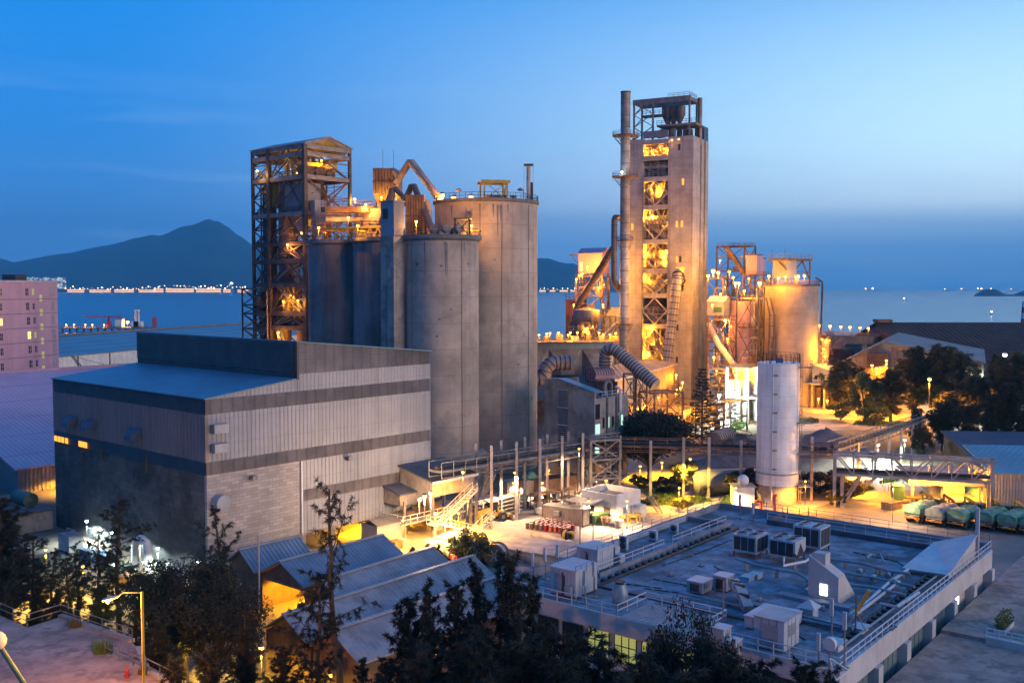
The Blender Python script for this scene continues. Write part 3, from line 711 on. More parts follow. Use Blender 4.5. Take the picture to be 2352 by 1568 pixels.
# machinery inside the tower
zf = zT(489,0,0); zf2 = zT(405,0,0)
def hopper(x0,x1_,y0,y1,z0,z1,zc,name,mt):
    q = MB().box(x0,x1_,y0,y1,z1,z0); cx_, cy_ = (x0+x1_)/2, (y0+y1)/2
    q.add([(x0,y0,z1),(x1_,y0,z1),(x1_,y1,z1),(x0,y1,z1),(cx_-.7,cy_-.7,zc),(cx_+.7,cy_-.7,zc),(cx_+.7,cy_+.7,zc),(cx_-.7,cy_+.7,zc)], [(0,1,5,4),(1,2,6,5),(2,3,7,6),(3,0,4,7),(7,6,5,4)])
    return q.build(name, M[mt], T)
hopper(.7, FT.onx(744), .7, 8.2, zf2-1.2, zf+1.5, zf-4, 'feed_bin', 'cladding_shade')
hopper(FT.onx(715), FT.onx(742), -1.6, .2, zT(462,4,0), zT(487,4,0), zT(545,4,0), 'dust_filter', 'cladding')
MB().tube([(2.0,9.5,lev[2]),(2.0,9.5,ze-6)], 1.7, 14).build('riser_duct', M['duct_dark'], T, True)
MB().tube([(3,ym-1.5,2),(3,ym-1.5,zf-2)], 1.2, 12).build('riser_duct', M['duct_dark'], T, True)
MB().bar((2.2,ymid,0),(2.2,ymid,ze-8),2.2,2.2).build('bucket_elevator', M['steel_rust'], T)
MB().tube([(7,6,zf2+.5),(10,6,zf2-6),(10.5,6,zf-5)], [1.6,1.4,.8], 12).build('chute', M['steel_rust'], T)
for xx, yy in ((2.5,3.0),(5.5,3.0),(8.6,3.4)):
    MB().cbox((xx,yy,zf2+1.6),(2.4,2.6,2.0)).build('screen_machine', M['steel_rust'], T)
MB().box(2.5, wx-1.0, 3, 4.0, ze-4.2, ze-3.2).build('crane_girder', M['steel_yellow'], T)
MB().bar((wx*.5,3.5,zf2+.5),(wx*.5,3.5,ze-4.2),.9).build('crane_post', M['steel_yellow'], T)
MB().bar((2,5,zf2+1),(wx*.62,4,ze-6),.5).build('feed_pipe', M['steel_yellow'], T)
MB().cbox((2.4,ym+1,ze-10),(3.2,4,5)).build('drive_house', M['steel_yellow'], T)
rt_ = random.Random(17)
for i, (za, zb_) in enumerate(zip(lev, lev[1:]+[zT(352,0,0)])):
    q = MB()
    for k in range(16): x, y = rt_.uniform(.3,wx-.3), rt_.uniform(.3,wy-.3); q.bar((x,y,za+.5),(x,y,zb_-.5),rt_.choice([.1,.14,.2]))
    for k in range(10): y, z = rt_.uniform(.3,wy), rt_.uniform(za+.8,zb_-.8); q.bar((.2,y,z),(wx-.2,y,z),.12)
    for k in range(8): x, z = rt_.uniform(.3,wx), rt_.uniform(za+.8,zb_-.8); q.bar((x,.2,z),(x,wy-.2,z),.12)
    q.build('inner_lattice', M['steel_rust' if i%2 else 'steel_grey'], T); q = MB()
    for k in range(5): x, y = rt_.uniform(.8,wx-.8), rt_.uniform(.8,wy-.8); q.tube([(x,y,za+.5),(x,y,zb_-.3)],rt_.uniform(.15,.4),8)
    q.build('pipework', M['duct'], T)
# stairs zigzag down the middle bay
prev = None
for i in range(5):
    za = lev[4-i] if i < 5 else 0; zb_ = (lev[4-i-1] if 4-i-1 >= 0 else 9)
    ya, yb = (ym-1.2, 2.2) if i % 2 == 0 else (2.2, ym-1.2)
    MB().stairs((.6,ya,za+.5),(.6,yb,zb_+.5),(1,0,0),1.1).build('stair', M['steel_grey'], T)
# lower machinery, orange cage on the outer left
MB().tube([(5,5,0),(5,5,lev[0]),(5,5,lev[1])], [3.2,3.2,2.0], 16).build('crusher_body', M['steel_rust'], T, True)
hopper(2, 9, ym+.5, wy-1, lev[2]-.5, lev[1]+2, lev[0], 'lower_bin', 'steel_rust')
q = MB(); yA, yB = wy-.5, wy+3.0; cz = [0,8,zT(790,0,wy),zT(755,0,wy),zT(720,0,wy),zT(700,0,wy),zT(663,0,wy)]
for x in (-1.2, 3.6):
    for y in (wy-6.5, yB): q.bar((x,y,0),(x,y,cz[-1]),.3)
q.build('cage_post', M['steel_rust'], T); q = MB()
for za, zb_ in zip(cz, cz[1:]):
    q.bar((-1.2,wy-6.5,za),(-1.2,yB,zb_),.2); q.bar((-1.2,yB,za),(-1.2,wy-6.5,zb_),.2)
    q.bar((-1.2,wy-6.5,zb_),(-1.2,yB,zb_),.3); q.bar((3.6,wy-6.5,zb_),(3.6,yB,zb_),.3); q.bar((-1.2,yB,zb_),(3.6,yB,zb_),.3)
    q.bar((3.6,yB,za),(-1.2,yB,zb_),.2)
q.build('cage_bracing', M['steel_rust'], T)
MB().box(-1.1,3.5,wy-6.4,yB-.1,cz[4]-.2,cz[4]).build('cage_floor', M['steel_dark'], T)
MB().lathe([(.4,0),(1.9,2),(1.9,3.4),(.3,5)], (1.2,wy-1.5,cz[4]), 14).build('cage_cyclone', M['steel_rust'], T, True)
for (x,y,z,w_,c,lb) in [(-1.6,ymid-1,ze-4.6,500,YELLOW,'small lamp high under the roof of the steel tower'),
        (wx+.9,-.6,zT(457,wx,0),3000,ORANGE,'bright pinkish lamp at the right corner of the steel tower'),
        (4.5,-1.0,zT(527,4.5,-1),1200,SODIUM,'lamp beside the narrow dust filter at the tower front'),
        (2.0,4,zT(534,0,4),500,ORANGE,'small lamp in the middle bay of the steel tower above the ridge'),
        (-1.0,5,zT(562,0,5),900,ORANGE,'lamp over the upper stair of the steel tower'),
        (1.2,wy-3.2,cz[-1]-2.2,1600,ORANGE,'lamp inside the orange cage on the left of the steel tower'),
        (-.8,7,zT(692,0,7),1400,SODIUM,'large lamp at the lower stair of the steel tower'),
        (-.8,1.8,zT(690,0,2),800,SODIUM,'lamp on the front column low in the steel tower'),
        (-.8,9.0,zT(763,0,9),1300,SODIUM,'lowest lamp in the steel tower just above the mill roof'),
        (4,8,ze-5,1100,YELLOW,None),(6,2,zf2+4,900,YELLOW,None),(3,11,lev[3]+3,900,SODIUM,None),(3.5,10,lev[1]+4,900,SODIUM,None)]:
    w_3 = FT.W((x,y,z))
    lamp(w_3, lb or {8:'yellow lamp under the roof frame of the steel tower',2:'yellow lamp on the top deck of the steel tower',11:'lamp deep in the tower above the middle floor',10:'lamp deep in the tower above the orange cage floor'}[y], w_, c, 'bulb_sodium' if c != ORANGE else 'bulb_orange', .3, 1.4, 'tower_lamp', 'lamps in the steel tower')
# ================================================================= SILOS
def silo(c, r, h, label, mt='concrete', z0=0, n=56):
    T = thing('cement_silo', label, 'silo', (c[0],c[1],z0))
    b2 = MB().lathe([(r,0),(r,h-.35),(r+.12,h-.35),(r+.12,h),(.01,h)], (0,0,0), n).build('body', M[mt], T, True)
    return T
SR = 6.75
cC = Vector((-12.8,181)); dv = Vector((V[0],V[1]))*14.3
cB = cC+dv; cA = cB+dv*.97
zC = H-(545-HZ)/F*cC.y*1.0; zC0 = 6.0
SA = silo(cA, SR, zC, 'shaded grey concrete silo beside the open steel tower', 'concrete_dark')  # darker concrete on these two silos puts their shade into the colour
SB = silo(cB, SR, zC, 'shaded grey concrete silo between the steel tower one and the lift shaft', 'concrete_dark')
SCc = silo(cC, SR, zC-zC0, 'nearest grey concrete silo right of the lift shaft with railed top', 'concrete', zC0)
podium = MB().prism([tuple(cC+Vector((cos(2*pi*i/20)*8.2, sin(2*pi*i/20)*8.2))) for i in range(20)], 0, zC0)
tag(podium.build('silo_podium', M['concrete_plain']), 'round concrete podium under the nearest grey silo', 'podium')
for T, c in ((SA,cA),(SB,cB),(SCc,cC)):
    h = zC-(zC0 if T is SCc else 0)
    MB().lathe([(SR,h-.9),(SR+.55,h-.5),(SR+.55,h+.15),(SR-.2,h+.15)], (0,0,0), 56).build('rim', M['concrete_dark'], T)
    MB().ring((0,0), SR+.35, h+.15, 1.15, 40, .07).build('railing', M['steel_dark'], T)
# stair tower shaft between silos
cS = G(905, 1060, 0); FSh = Fr((cC.x-8.6, cC.y-2.6), 41.5)
FSh = Fr(((905-CX)/F*176.0, 176.0), 41.5)
xa = FSh.onx(930); ya = FSh.ony(875); zsh = FSh.zat(462,0,0)
T = FSh.T('lift_shaft', 'square lift shaft with ribbed metal top squeezed between two silos', 'lift shaft')
MB().box(0, xa, 0, ya, 0, zC).build('shaft_wall', M['concrete_plain'], T)
q = MB(); nr = 9
MB().box(.1, xa, 0.02, ya, zC+.05, zsh).build('metal_top', M['cladding'], T)
for i in range(nr): q.box(xa*i/nr+.05, xa*i/nr+.2, -.1, .02, zC+.1, zsh-.05)
q.build('rib', M['cladding'], T)
MB().box(-.15, xa+.15, -.15, ya+.15, zsh, zsh+.2).build('roof', M['roof_edge'], T)
MB().box(-.06,.02,ya*.45,ya*.8,zsh-3,zsh-1.2).build('vent_grille', M['grille_dark'], T)
# big silo behind
DR = 10.3; cD = Vector(((1117-CX)/F*201, 201)); zD = H-(467-HZ)/F*201
SD = silo(cD, DR, zD, 'largest pale concrete silo with gantry and mast on its top', 'concrete', 0, 80)
MB().lathe([(DR,zD-.6),(DR+.35,zD-.4),(DR+.35,zD+.1),(DR-.2,zD+.1)], (0,0,0), 80).build('rim', M['concrete_dark'], SD)
MB().ring((0,0), DR+.1, zD, 1.2, 52, .08).build('railing', M['steel_dark'], SD)
def onD(x, y): p = PD(x, 467, cD.y+y); return Vector((p.x, cD.y+y, zD))
for T, r_, a_s in ((SD,DR,(-.62,-1.25)),(SCc,SR,(-2.4,-.95)),(SA,SR,(-2.0,)),(SB,SR,(-1.9,))):
    hh_ = zD if T is SD else zC-(zC0 if T is SCc else 0)
    for a in a_s: MB().tube([(cos(a)*(r_+.12),sin(a)*(r_+.06),.5),(cos(a)*(r_+.06),sin(a)*(r_+.06),hh_-1)],.05,6).build('conduit', M['steel_grey'], T)
    rr = random.Random(int(r_*100)+len(a_s))
    for k in range(9):
        a = rr.uniform(-2.7,-.4); z = rr.uniform(.25,.9)*hh_; s_ = rr.uniform(.18,.5); q = MB()
        q.cbox((cos(a)*(r_+.0),sin(a)*(r_+.0),z),(.08,s_*1.3,s_),a); q.build('patch_mark', M['concrete_dark'], T)
    for k in range(6):
        a = rr.uniform(-2.9,-.2); l_ = rr.uniform(1.5,7); w_ = rr.uniform(.1,.5); z = hh_-1-l_/2-rr.uniform(0,.4)
        MB().add([(cos(a-w_/r_/2)*(r_+.02),sin(a-w_/r_/2)*(r_+.02),z+l_/2),(cos(a+w_/r_/2)*(r_+.02),sin(a+w_/r_/2)*(r_+.02),z+l_/2),(cos(a+w_/r_/5)*(r_+.02),sin(a+w_/r_/5)*(r_+.02),z-l_/2),(cos(a)*(r_+.02),sin(a)*(r_+.02),z-l_/2)],[(0,1,2,3)]).build('rain_streak', M['concrete_dark'], T)
p0 = onD(1112,-6); g0 = thing('gantry_frame', 'yellow steel gantry frame on the largest silo top', 'gantry', p0, radians(12))
wg = onD(1166,-6).x-p0.x; hg = (467-424)/F*195
for x in (0, wg):
    for y in (0, 4.2): MB().bar((x,y,0),(x,y,hg),.34).build('post', M['steel_yellow'], g0)
q = MB()
for y in (0,4.2): q.bar((-.6,y,hg),(wg+.6,y,hg),.5,.6)
for x in (0,wg): q.bar((x,0,hg),(x,4.2,hg),.4)
q.build('top_beam', M['steel_yellow'], g0)
q = MB(); q.bar((0,0,0),(wg,0,hg),.16); q.bar((wg,0,0),(0,0,hg),.16); q.bar((wg,0,0),(wg,4.2,hg),.16); q.bar((wg,4.2,0),(wg,0,hg),.16); q.build('cross_brace', M['steel_yellow'], g0)
MB().cbox((wg*.6,2,.6),(wg*.9,3,1.0)).build('hoist_machine', M['steel_rust'], g0)
p0 = onD(1214,-3); T = thing('vent_mast', 'pale mast pipe with flat cap on the largest silo top', 'mast', p0); hm_ = (467-385)/F*199
MB().tube([(0,0,0),(0,0,hm_)], .42, 10).build('pipe', M['steel_pale'], T); MB().cbox((0,0,hm_),(1.9,1.2,.35)).build('cap', M['steel_dark'], T)
q = MB(); q.bar((-.9,0,0),(-.9,0,hm_),.05); q.bar((.9,0,0),(.9,0,hm_),.05); q.build('stay', M['steel_dark'], T)
MB().cbox((.6,0,2.0),(.5,.5,3.4)).build('valve', M['steel_dark'], T)
for i, (x,y,hy) in enumerate([(1047,6,433),(1202,2,436),(1186,-2,456)]):
    p0 = onD(x,y); hh_ = (467-hy)/F*200; T = thing('unlit_lamp', ['unlit lamp on a post left of the gantry on the largest silo','unlit tall lamp beside the mast on the largest silo','low unlit lamp between gantry and mast'][i], 'lamp', p0, 0, 'unlit lamps on the largest silo')
    MB().bar((0,0,0),(0,0,hh_),.12).build('post', M['steel_dark'], T)
    MB().lathe([(.02,.5),(.7,.1),(.7,0),(.05,-.25)], (-.6 if i else .6,0,hh_), 10).build('lamp_head', M['steel_grey'], T)
for i, (x,y,yy,pw) in enumerate([(1016,448,2,5200),(1042,455,-8,2600),(1082,453,-8.6,4200)]):
    p0 = PD(x,y,cD.y+yy); lamp(p0, ['brightest flood lamp at the left rim of the largest silo top','middle flood lamp on the largest silo rim','flood lamp on the rim left of the yellow gantry'][i], pw, ORANGE, 'bulb_orange', .55, p0.z-zD, 'flood_lamp', 'flood lamps on the largest silo', down=.2)
# stair from the big silo down to the nearest one
pA = PD(1085,470,193); pB = PD(1062,538,186)
T = thing('silo_stair', 'steep steel stair linking the largest silo top to the nearer silo', 'stair', pB)
MB().stairs((0,0,0), pA-pB, (1,.3,0), 1.2).build('flight', M['steel_grey'], T)
# orange-lit silo behind, filters and chutes on the roofs
cO = Vector(((868-CX)/F*215, 216)); zO = H-(483-HZ)/F*214
SO = silo(cO, 5.0, zO, 'rear silo lit orange behind the lift shaft', 'concrete')
MB().ring((0,0), 5, zO, 1.1, 24, .08).build('railing', M['steel_rust'], SO)
def filt(x0,x1_,y0,y1,D,label,az=41.5,mt='steel_rust',dep=3.2):
    a = PD(x0,y1,D); b2 = PD(x1_,y0,D); w_ = b2.x-a.x; h_ = b2.z-a.z
    T = thing('dust_filter', label, 'dust filter', (a.x+w_/2, D, a.z))
    q = MB(); n = 7
    for i in range(n):
        xx = -w_/2 + w_*i/n; q.box(xx, xx+w_/n*.86, -dep/2+(.12 if i%2 else 0), dep/2, h_*.0, h_)
    q.build('casing', M[mt], T)
    MB().box(-w_/2-.1,w_/2+.1,-dep/2-.1,dep/2+.1,h_*.45,h_*.45+.25).build('band', M['steel_dark'], T)
    return T, w_, h_
T, w_, h_ = filt(859,907,388,446,212,'tall ribbed rusty dust filter with elbow pipe and twin lightning rods')
MB().tube([(w_/2+.9,-1,-6),(w_/2+.9,-1,h_-2),(w_/2+.5,-1,h_-1),(w_/2-.4,-1,h_-.6)], .8, 12).build('elbow_pipe', M['duct'], T, True)
for x in (-.3,w_/2-.3): MB().bar((x,0,h_),(x,0,h_+4),.07).build('lightning_rod', M['steel_dark'], T)
for sx_ in (-1,1):
    MB().bar((sx_*w_*.4,1,0),(sx_*w_*.4,1,-4.5),.35).build('leg', M['steel_rust'], T)
MB().add([(-w_/2,-1.6,0),(w_/2,-1.6,0),(w_/2,1.6,0),(-w_/2,1.6,0),(-.5,-.5,-4),(.5,-.5,-4),(.5,.5,-4),(-.5,.5,-4)], [(0,1,5,4),(1,2,6,5),(2,3,7,6),(3,0,4,7)]).build('hopper', M['steel_rust'], T)
T, w_, h_ = filt(934,976,449,540,193,'dark ribbed dust filter standing behind the nearest silo top')
MB().tube([(w_/2+.7,0,0),(w_/2+.7,0,h_-2.2),(w_/2+.2,0,h_-1)], .7, 10).build('elbow_pipe', M['duct'], T, True)
def chute(pts, r, label, mt='duct', name='pipe_chute'):
    o = MB().tube(pts, r, 10); o.v = [tuple(Vector(v)) for v in o.v]; ob = o.build(name, M[mt], None, True)
    return tag(ob, label, 'pipe')
chute([PD(910,420,210),PD(941,372,208),PD(945,372,207.6),PD(1017,468,204)], .75, 'longest inverted V pipe from the tall filter to the largest silo')
chute([PD(927,470,199),PD(945,428,196),PD(951,427,195.7),PD(998,540,188)], .62, 'middle inverted V pipe ending on the nearest silo top', 'duct_dark')
chute([PD(868,535,203),PD(901,435,205),PD(908,433,205),PD(934,462,204)], .6, 'smallest inverted V pipe left of the lift shaft', 'duct_dark')
# bridges between tower and silos
def gallery(p, q, w_, h_, label, mt='steel_rust', rail=True, name='gallery'):
    p, q = Vector(p), Vector(q); T = thing(name, label, 'walkway', p); d = q-p
    MB().bar((0,0,0), d, w_, h_).build('deck', M[mt], T)
    a = d.cross(Vector((0,0,1))).normalized()*w_*.48
    if rail:
        for e in (a,-a): MB().rail([e+Vector((0,0,h_*.5)), d+e+Vector((0,0,h_*.5))], 1.2, 2, .09).build('railing', M[mt], T)
    return T
gallery(PD(742,482,208), PD(862,482,213), 3.0, 1.2, 'upper orange-lit walkway from the steel tower to the rear silo')
gallery(PD(742,505,207), PD(838,505,213), 2.4, 1.0, 'middle walkway with pipe gallery behind the steel tower', 'steel_grey')
gallery(PD(725,528,205), PD(875,527,194), 2.4, .8, 'lower covered belt walkway above the two shaded silos', 'steel_rust', True)
T = thing('conveyor_trestle', 'steel trestle carrying the belt walkway over the shaded silo tops', 'trestle', (cA.x,cA.y,zC))
for i in range(8):
    o = (cB-cA)*(i/7)*1.15; hh = 2.2
    MB().bar((o.x-1,o.y-3,0),(o.x,o.y-3,hh),.25).bar((o.x+1,o.y-3,0),(o.x,o.y-3,hh),.25).build('leg', M['steel_yellow'], T)
o = (cB-cA)*1.1; MB().bar((-3,-3,2.3),(o.x,o.y-3,2.3),1.4,.4).build('beam', M['steel_yellow'], T)
# machines on silo tops
for i,(x,y,dx_,nm) in enumerate([(1000,540,2.0,'left'),(1022,541,2.4,'middle'),(1045,541,1.6,'right')]):
    p0 = PD(x,y,cC.y-3); T = thing('fan_motor', f"{nm} one of three small machines on the nearest silo top", 'machine', (p0.x,p0.y,zC+.12), radians(20*i))
    MB().box(-dx_/2,dx_/2,-.7,.7,0,1.2).build('casing', M['steel_pale' if i==1 else 'steel_grey'], T); q = MB().lathe([(.01,-.5),(.75,-.5),(.75,.5),(.01,.5)], (0,0,0), 14); q.v=[(x_,z_-.9,y_+1.2) for x_,y_,z_ in q.v]; q.build('fan_drum', M['steel_grey'], T)
p0 = PD(1062,552,cC.y-2.5); T = thing('hoist_stand', 'small dark frame tower beside the lamp on the nearest silo top', 'frame', (p0.x,p0.y,zC)); 
for x in (-1.3,1.3):
    for y in (-1.3,1.3): MB().bar((x,y,0),(x,y,3),.22).build('post', M['steel_dark'], T)
MB().box(-1.5,1.5,-1.5,1.5,3,3.15).build('deck', M['steel_dark'], T); q=MB(); q.bar((-1.3,-1.3,0),(1.3,-1.3,3),.15); q.bar((1.3,-1.3,0),(-1.3,-1.3,3),.15); q.build('cross_brace', M['steel_dark'], T)
for (x,y,D,w_,zb_,lb,c) in [(956,509,cC.y-2,2600,zC,'lamp on a post above the nearest silo top left of the frame',SODIUM),(1083,518,cC.y+3,2600,zC,'lamp on a post at the right edge of the nearest silo top',SODIUM),
        (822,518,cB.y-6,1800,zC,'lamp on the belt walkway above the shaded silos',SODIUM),(876,453,208,1700,None,'lamp under the tall ribbed filter',YELLOW),
        (732,524,cA.y-2,1200,zC,'lamp at the left end of the shaded silo tops',SODIUM),(800,500,206,1500,None,None,ORANGE),(840,470,210,1500,None,None,ORANGE)]:
    p0 = PD(x,y,D); lamp(p0, lb or ('lamp between the tower and the rear silo under the middle walkway' if x==800 else 'lamp above the upper walkway near the rear silo'), w_, c, 'bulb_sodium', .32, (p0.z-zb_) if zb_ else 1.6, 'roof_lamp', 'lamps on the silo tops')
# ================================================================= PREHEATER TOWER
FP = Fr((58.3,323), 28.0); zP = FP.zat
y1p, y2p, y3p = FP.ony(1532), FP.ony(1475), FP.ony(1424); xd = FP.onx(1625)
zP1 = zP(311,0,0)
T = FP.T('preheater_tower', 'tallest concrete tower with an open glowing bay full of ducts and cyclones', 'tower')
PT = T
# right leg: box with two vertical slots in its side, openings with lit recess
op0, op1 = FP.ony(1553), FP.ony(1569.5); zo1 = zP(613,0,2); zo0 = zP(668,0,2)
yo0, yo1 = min(op0,op1), max(op0,op1)
q = MB()
q.box(0, .8, 0, yo0, 0, zP1); q.box(0, .8, yo1, y1p, 0, zP1); q.box(0,.8,yo0,yo1,0,zo0); q.box(0,.8,yo0,yo1,zo1,zP1)
q.box(.8, xd, y1p-.8, y1p, 0, zP1); q.box(xd-.8, xd, .5, y1p-.8, 0, zP1)
xa_, xb_, xc_, xe_ = xd*.42, xd*.52, xd*.68, xd*.78
for a, b2 in ((.8,xa_),(xb_,xc_),(xe_,xd-.8)): q.box(a, b2, 0, .8, 0, zP1-(0.0))
q.build('right_leg', M['concrete_tower'], T)
q = MB(); q.box(xa_,xb_,.9,1.3,0,zP1-.6); q.box(xc_,xe_,.9,1.3,0,zP1-.6); q.build('slot_wall', M['concrete_dark'], T)
MB().box(.8,xd-.8,1.3,y1p-.8,zP1-1,zP1-.4).build('leg_roof', M['concrete_dark'], T)
MB().box(3.2,3.6,.8,y1p-.8,zo0-2,zo1+2).build('recess_wall', M['concrete_tower'], T)
q = MB(); q.box(0,.8,y2p,y3p,0,zP1); q.box(.8,xd,y2p,y2p+.8,0,zP1); q.box(.8,xd,y3p-.8,y3p,0,zP1); q.box(xd-.8,xd,y2p+.8,y3p-.8,0,zP1); q.box(.8,xd-.8,y2p+.8,y3p-.8,zP1-1,zP1-.3)
q.build('left_leg', M['concrete_tower'], T)
MB().box(xd-1,xd-.5,y1p,y2p,0,zP1-1).build('back_wall', M['steel_dark'], T)
levP = [zP(y,0,(y1p+y2p)/2) for y in (749,679,622.5,555,476,411,363,326)]
yc = (y1p+y2p)/2
for i, z in enumerate(levP):
    MB().box(-.25,.55,y1p,y2p,z-.75,z+.75).build('floor_beam', M['steel_pale'], T)
    MB().box(.6,xd-1,y1p,y2p,z+.3,z+.6).build('floor_deck', M['steel_rust'], T)
    MB().rail([(.3,y1p+.1,z+.75),(.3,y2p-.1,z+.75)], 1.3, 1.6, .1).build('railing', M['steel_pale'], T)
zb_l = [levP[0]-11]+levP
for i, (za, zb_) in enumerate(zip(zb_l, zb_l[1:])):
    if i >= 6: continue
    zm_ = (za+zb_)/2; q = MB()
    q.bar((-.1,yc,zb_-.7),(-.1,y1p+.1,zm_),.38); q.bar((-.1,yc,zb_-.7),(-.1,y2p-.1,zm_),.38)
    q.bar((-.1,y1p+.1,zm_),(-.1,yc,za+.7),.38); q.bar((-.1,y2p-.1,zm_),(-.1,yc,za+.7),.38)
    q.build('diamond_brace', M['steel_pale'], T)
MB().bar((-.3,y2p-.15,0),(-.3,y2p-.15,zP1-14),.55,.5).build('edge_column', M['steel_grey'], T)
# machinery in the bay
def cyc(x,y,zt_,r,h,mt,nm='cyclone'):
    return MB().lathe([(.01,zt_),(r,zt_),(r,zt_-h*.5),(r*.25,zt_-h),(.01,zt_-h)], (x,y,0), 18).build(nm, M[mt], T, True)
w_ = y2p-y1p
cyc(5,y1p+w_*.32,levP[6]-.6,2.6,9,'duct_dark'); cyc(5.5,y2p-w_*.2,levP[6]-.6,2.2,8,'duct_dark')
cyc(4.2,y2p-w_*.30,levP[3]+7.4,2.7,9,'duct_dark'); cyc(5,y1p+w_*.28,levP[2]+6.8,2.5,8,'duct'); cyc(4.5,y2p-w_*.3,levP[1]-.5,2.8,9,'duct_dark'); cyc(6,y1p+w_*.3,levP[0]-.5,2.6,9,'duct_dark')
cyc(4.5,y1p+w_*.5,levP[5]-1.0,2.0,6,'duct')
def ptube(pts, r, mt, nm): return MB().tube(pts, r, 12).build(nm, M[mt], T, True)
ptube([(2.4,y1p+1.0,levP[4]+9.4),(2.2,y1p+1.6,levP[4]+6),(2.0,y1p+3.0,levP[4]+3.2),(2.2,yc,levP[4]+2.4)], .75, 'duct', 'feed_duct')
ptube([(2.6,y2p-.9,levP[4]+7),(2.4,y2p-1.8,levP[4]+5.4),(2.6,y2p-2.2,levP[4]+1)], .8, 'duct', 'feed_duct')
ptube([(2,y2p-.2,levP[0]+6.5),(2,yc+.3,levP[0]+1.2),(2,yc-.4,levP[0]-6),(2,y1p+1.2,levP[0]-11)], .85, 'duct', 'feed_duct')
ptube([(2.4,y1p+1,levP[1]+7.6),(2.4,yc,levP[1]+4),(2.8,yc+.6,levP[1]+.6)], 1.2, 'duct', 'feed_duct')
ptube([(3,yc,levP[5]+1),(3,yc,levP[7]-4)], .6, 'steel_yellow', 'drop_pipe')
ptube([(3,y2p-1.3,levP[5]+.5),(3,y2p-1.3,levP[5]+4.6)], .55, 'steel_pale', 'bellows_pipe'); ptube([(2.2,y1p+2.2,levP[5]+.5),(2.2,y1p+2.2,levP[5]+4.6)], .6, 'steel_pale', 'bellows_pipe')
rp = random.Random(5)
for i, z in enumerate(levP[:-1]):
    for k in range(4):
        a = y1p+.6+rp.random()*(w_-2.4); xx = rp.uniform(1.5,8)
        if rp.random() < .5: MB().box(xx,xx+rp.uniform(.8,2.2),a,a+rp.uniform(.7,2),z+.6,z+rp.uniform(1.4,4.2)).build('machine_casing', M[rp.choice(['steel_rust','steel_pale','duct'])], T)
        else: MB().tube([(xx,a,z+.6),(xx,a,z+rp.uniform(3,6))], rp.uniform(.2,.5), 8).build('riser_pipe', M[rp.choice(['steel_rust','steel_pale','duct'])], T)
    q = MB(); q.bar((1.0,y1p+.2,z+4),(1.0,y2p-.2,z+4),.22); q.rail([(1.0,y1p+.2,z+4.1),(1.0,y2p-.2,z+4.1)],1.1,1.5,.09); q.build('gangway', M['steel_pale'], T)
for i, (za, zb_) in enumerate(zip(zb_l, zb_l[1:])):
    q = MB()
    for k in range(9):
        y = y1p+.3+(w_-.6)*rp.random(); xx = rp.uniform(.4,7); q.bar((xx,y,za+.6),(xx,y,zb_-.6),rp.choice([.12,.16,.24]))
    for k in range(7):
        z = rp.uniform(za+1,zb_-1); xx = rp.uniform(.4,6); q.bar((xx,y1p+.1,z),(xx,y2p-.1,z),rp.choice([.12,.18,.26]))
    for k in range(4):
        a = y1p+rp.uniform(.3,w_*.5); q.bar((1.2,a,za+.8),(1.2,a+w_*.4,zb_-.8),.16); q.bar((3.4,a+w_*.4,za+.8),(3.4,a,zb_-.8),.16)
    q.build('lattice', M['steel_rust' if i%2 else 'steel_pale'], T)
    q = MB(); zm = (za+zb_)/2
    q.rail([(.5,y1p+.2,zm),(.5,y2p-.2,zm)],1.2,1.2,.1,3); q.stairs((1.5,y1p+1,za+.7),(1.5,y2p-1.4,zm),(1,0,0),.9); q.build('stair', M['steel_pale'], T)
    for k in range(2):
        y = y1p+1.4+k*(w_-3)*rp.uniform(.7,1); h2 = (zb_-za)*rp.uniform(.35,.6); r_ = rp.uniform(.8,1.3)
        MB().lathe([(.01,0),(r_*.35,0),(r_,h2*.45),(r_,h2*.95),(.01,h2)],(rp.uniform(2.6,4.5),y,za+1.0),14).build('vessel', M[rp.choice(['duct_dark','duct_dark','steel_rust'])], T, True)
# slit windows
for x, y, lit in ((1557,238.5,0),(1566,417.5,1),(1553,515,1),(1564.5,514,1),(1554,596,1),(1561.5,595,0),(1556.5,752,0),(1556,826,0)):
    yy = FP.ony(x); z = FP.zat(y,0,yy)
    if y < 300: z = zP1-3.5
    MB().box(-.12,-.02,yy-.35,yy+.35,z-1.0,z+1.0).build('slit_window', M['window_orange' if lit else 'grille_dark'], T)
yy = FP.ony(1451); z = FP.zat(521,0,yy); MB().box(-.12,-.02,yy-.35,yy+.35,z-1,z+1).build('slit_window', M['window_orange'], T)
# roof structures
T2 = FP.T('roof_frame', 'open steel crane frame on top of the tallest tower', 'roof frame', 0, 0, zP1)
zc1 = zP(238,0,y3p)-zP1; yl = FP.ony(1451); yr = FP.ony(1585)
for (x,y) in ((1,yl),(1,FP.ony(1494)),(1,max(.6,FP.ony(1577))),(8.5,yl),(8.5,max(.6,FP.ony(1577))),(8.5,FP.ony(1515))):
    MB().bar((x,y,-.3),(x,y,zc1),.55).build('post', M['steel_grey'], T2)
ya_, yb_ = yl, max(.6,FP.ony(1577))
for x in (1,8.5): MB().bar((x,ya_+.4,zc1),(x,yb_-.4,zc1),.7,1.7).build('top_beam', M['steel_grey'], T2)
for y in (ya_,yb_): MB().bar((1,y,zc1),(8.5,y,zc1),.6,1.2).build('end_beam', M['steel_grey'], T2)
q = MB(); ym1 = FP.ony(1494)
for k in range(3):
    a, b2 = zc1*k/3, zc1*(k+1)/3; q.bar((1,ya_,a),(1,ym1,b2),.25); q.bar((1,ya_,b2),(1,ym1,a),.25); q.bar((8.5,ya_,b2),(1,ya_,a),.25)
q.build('bracing', M['steel_grey'], T2)
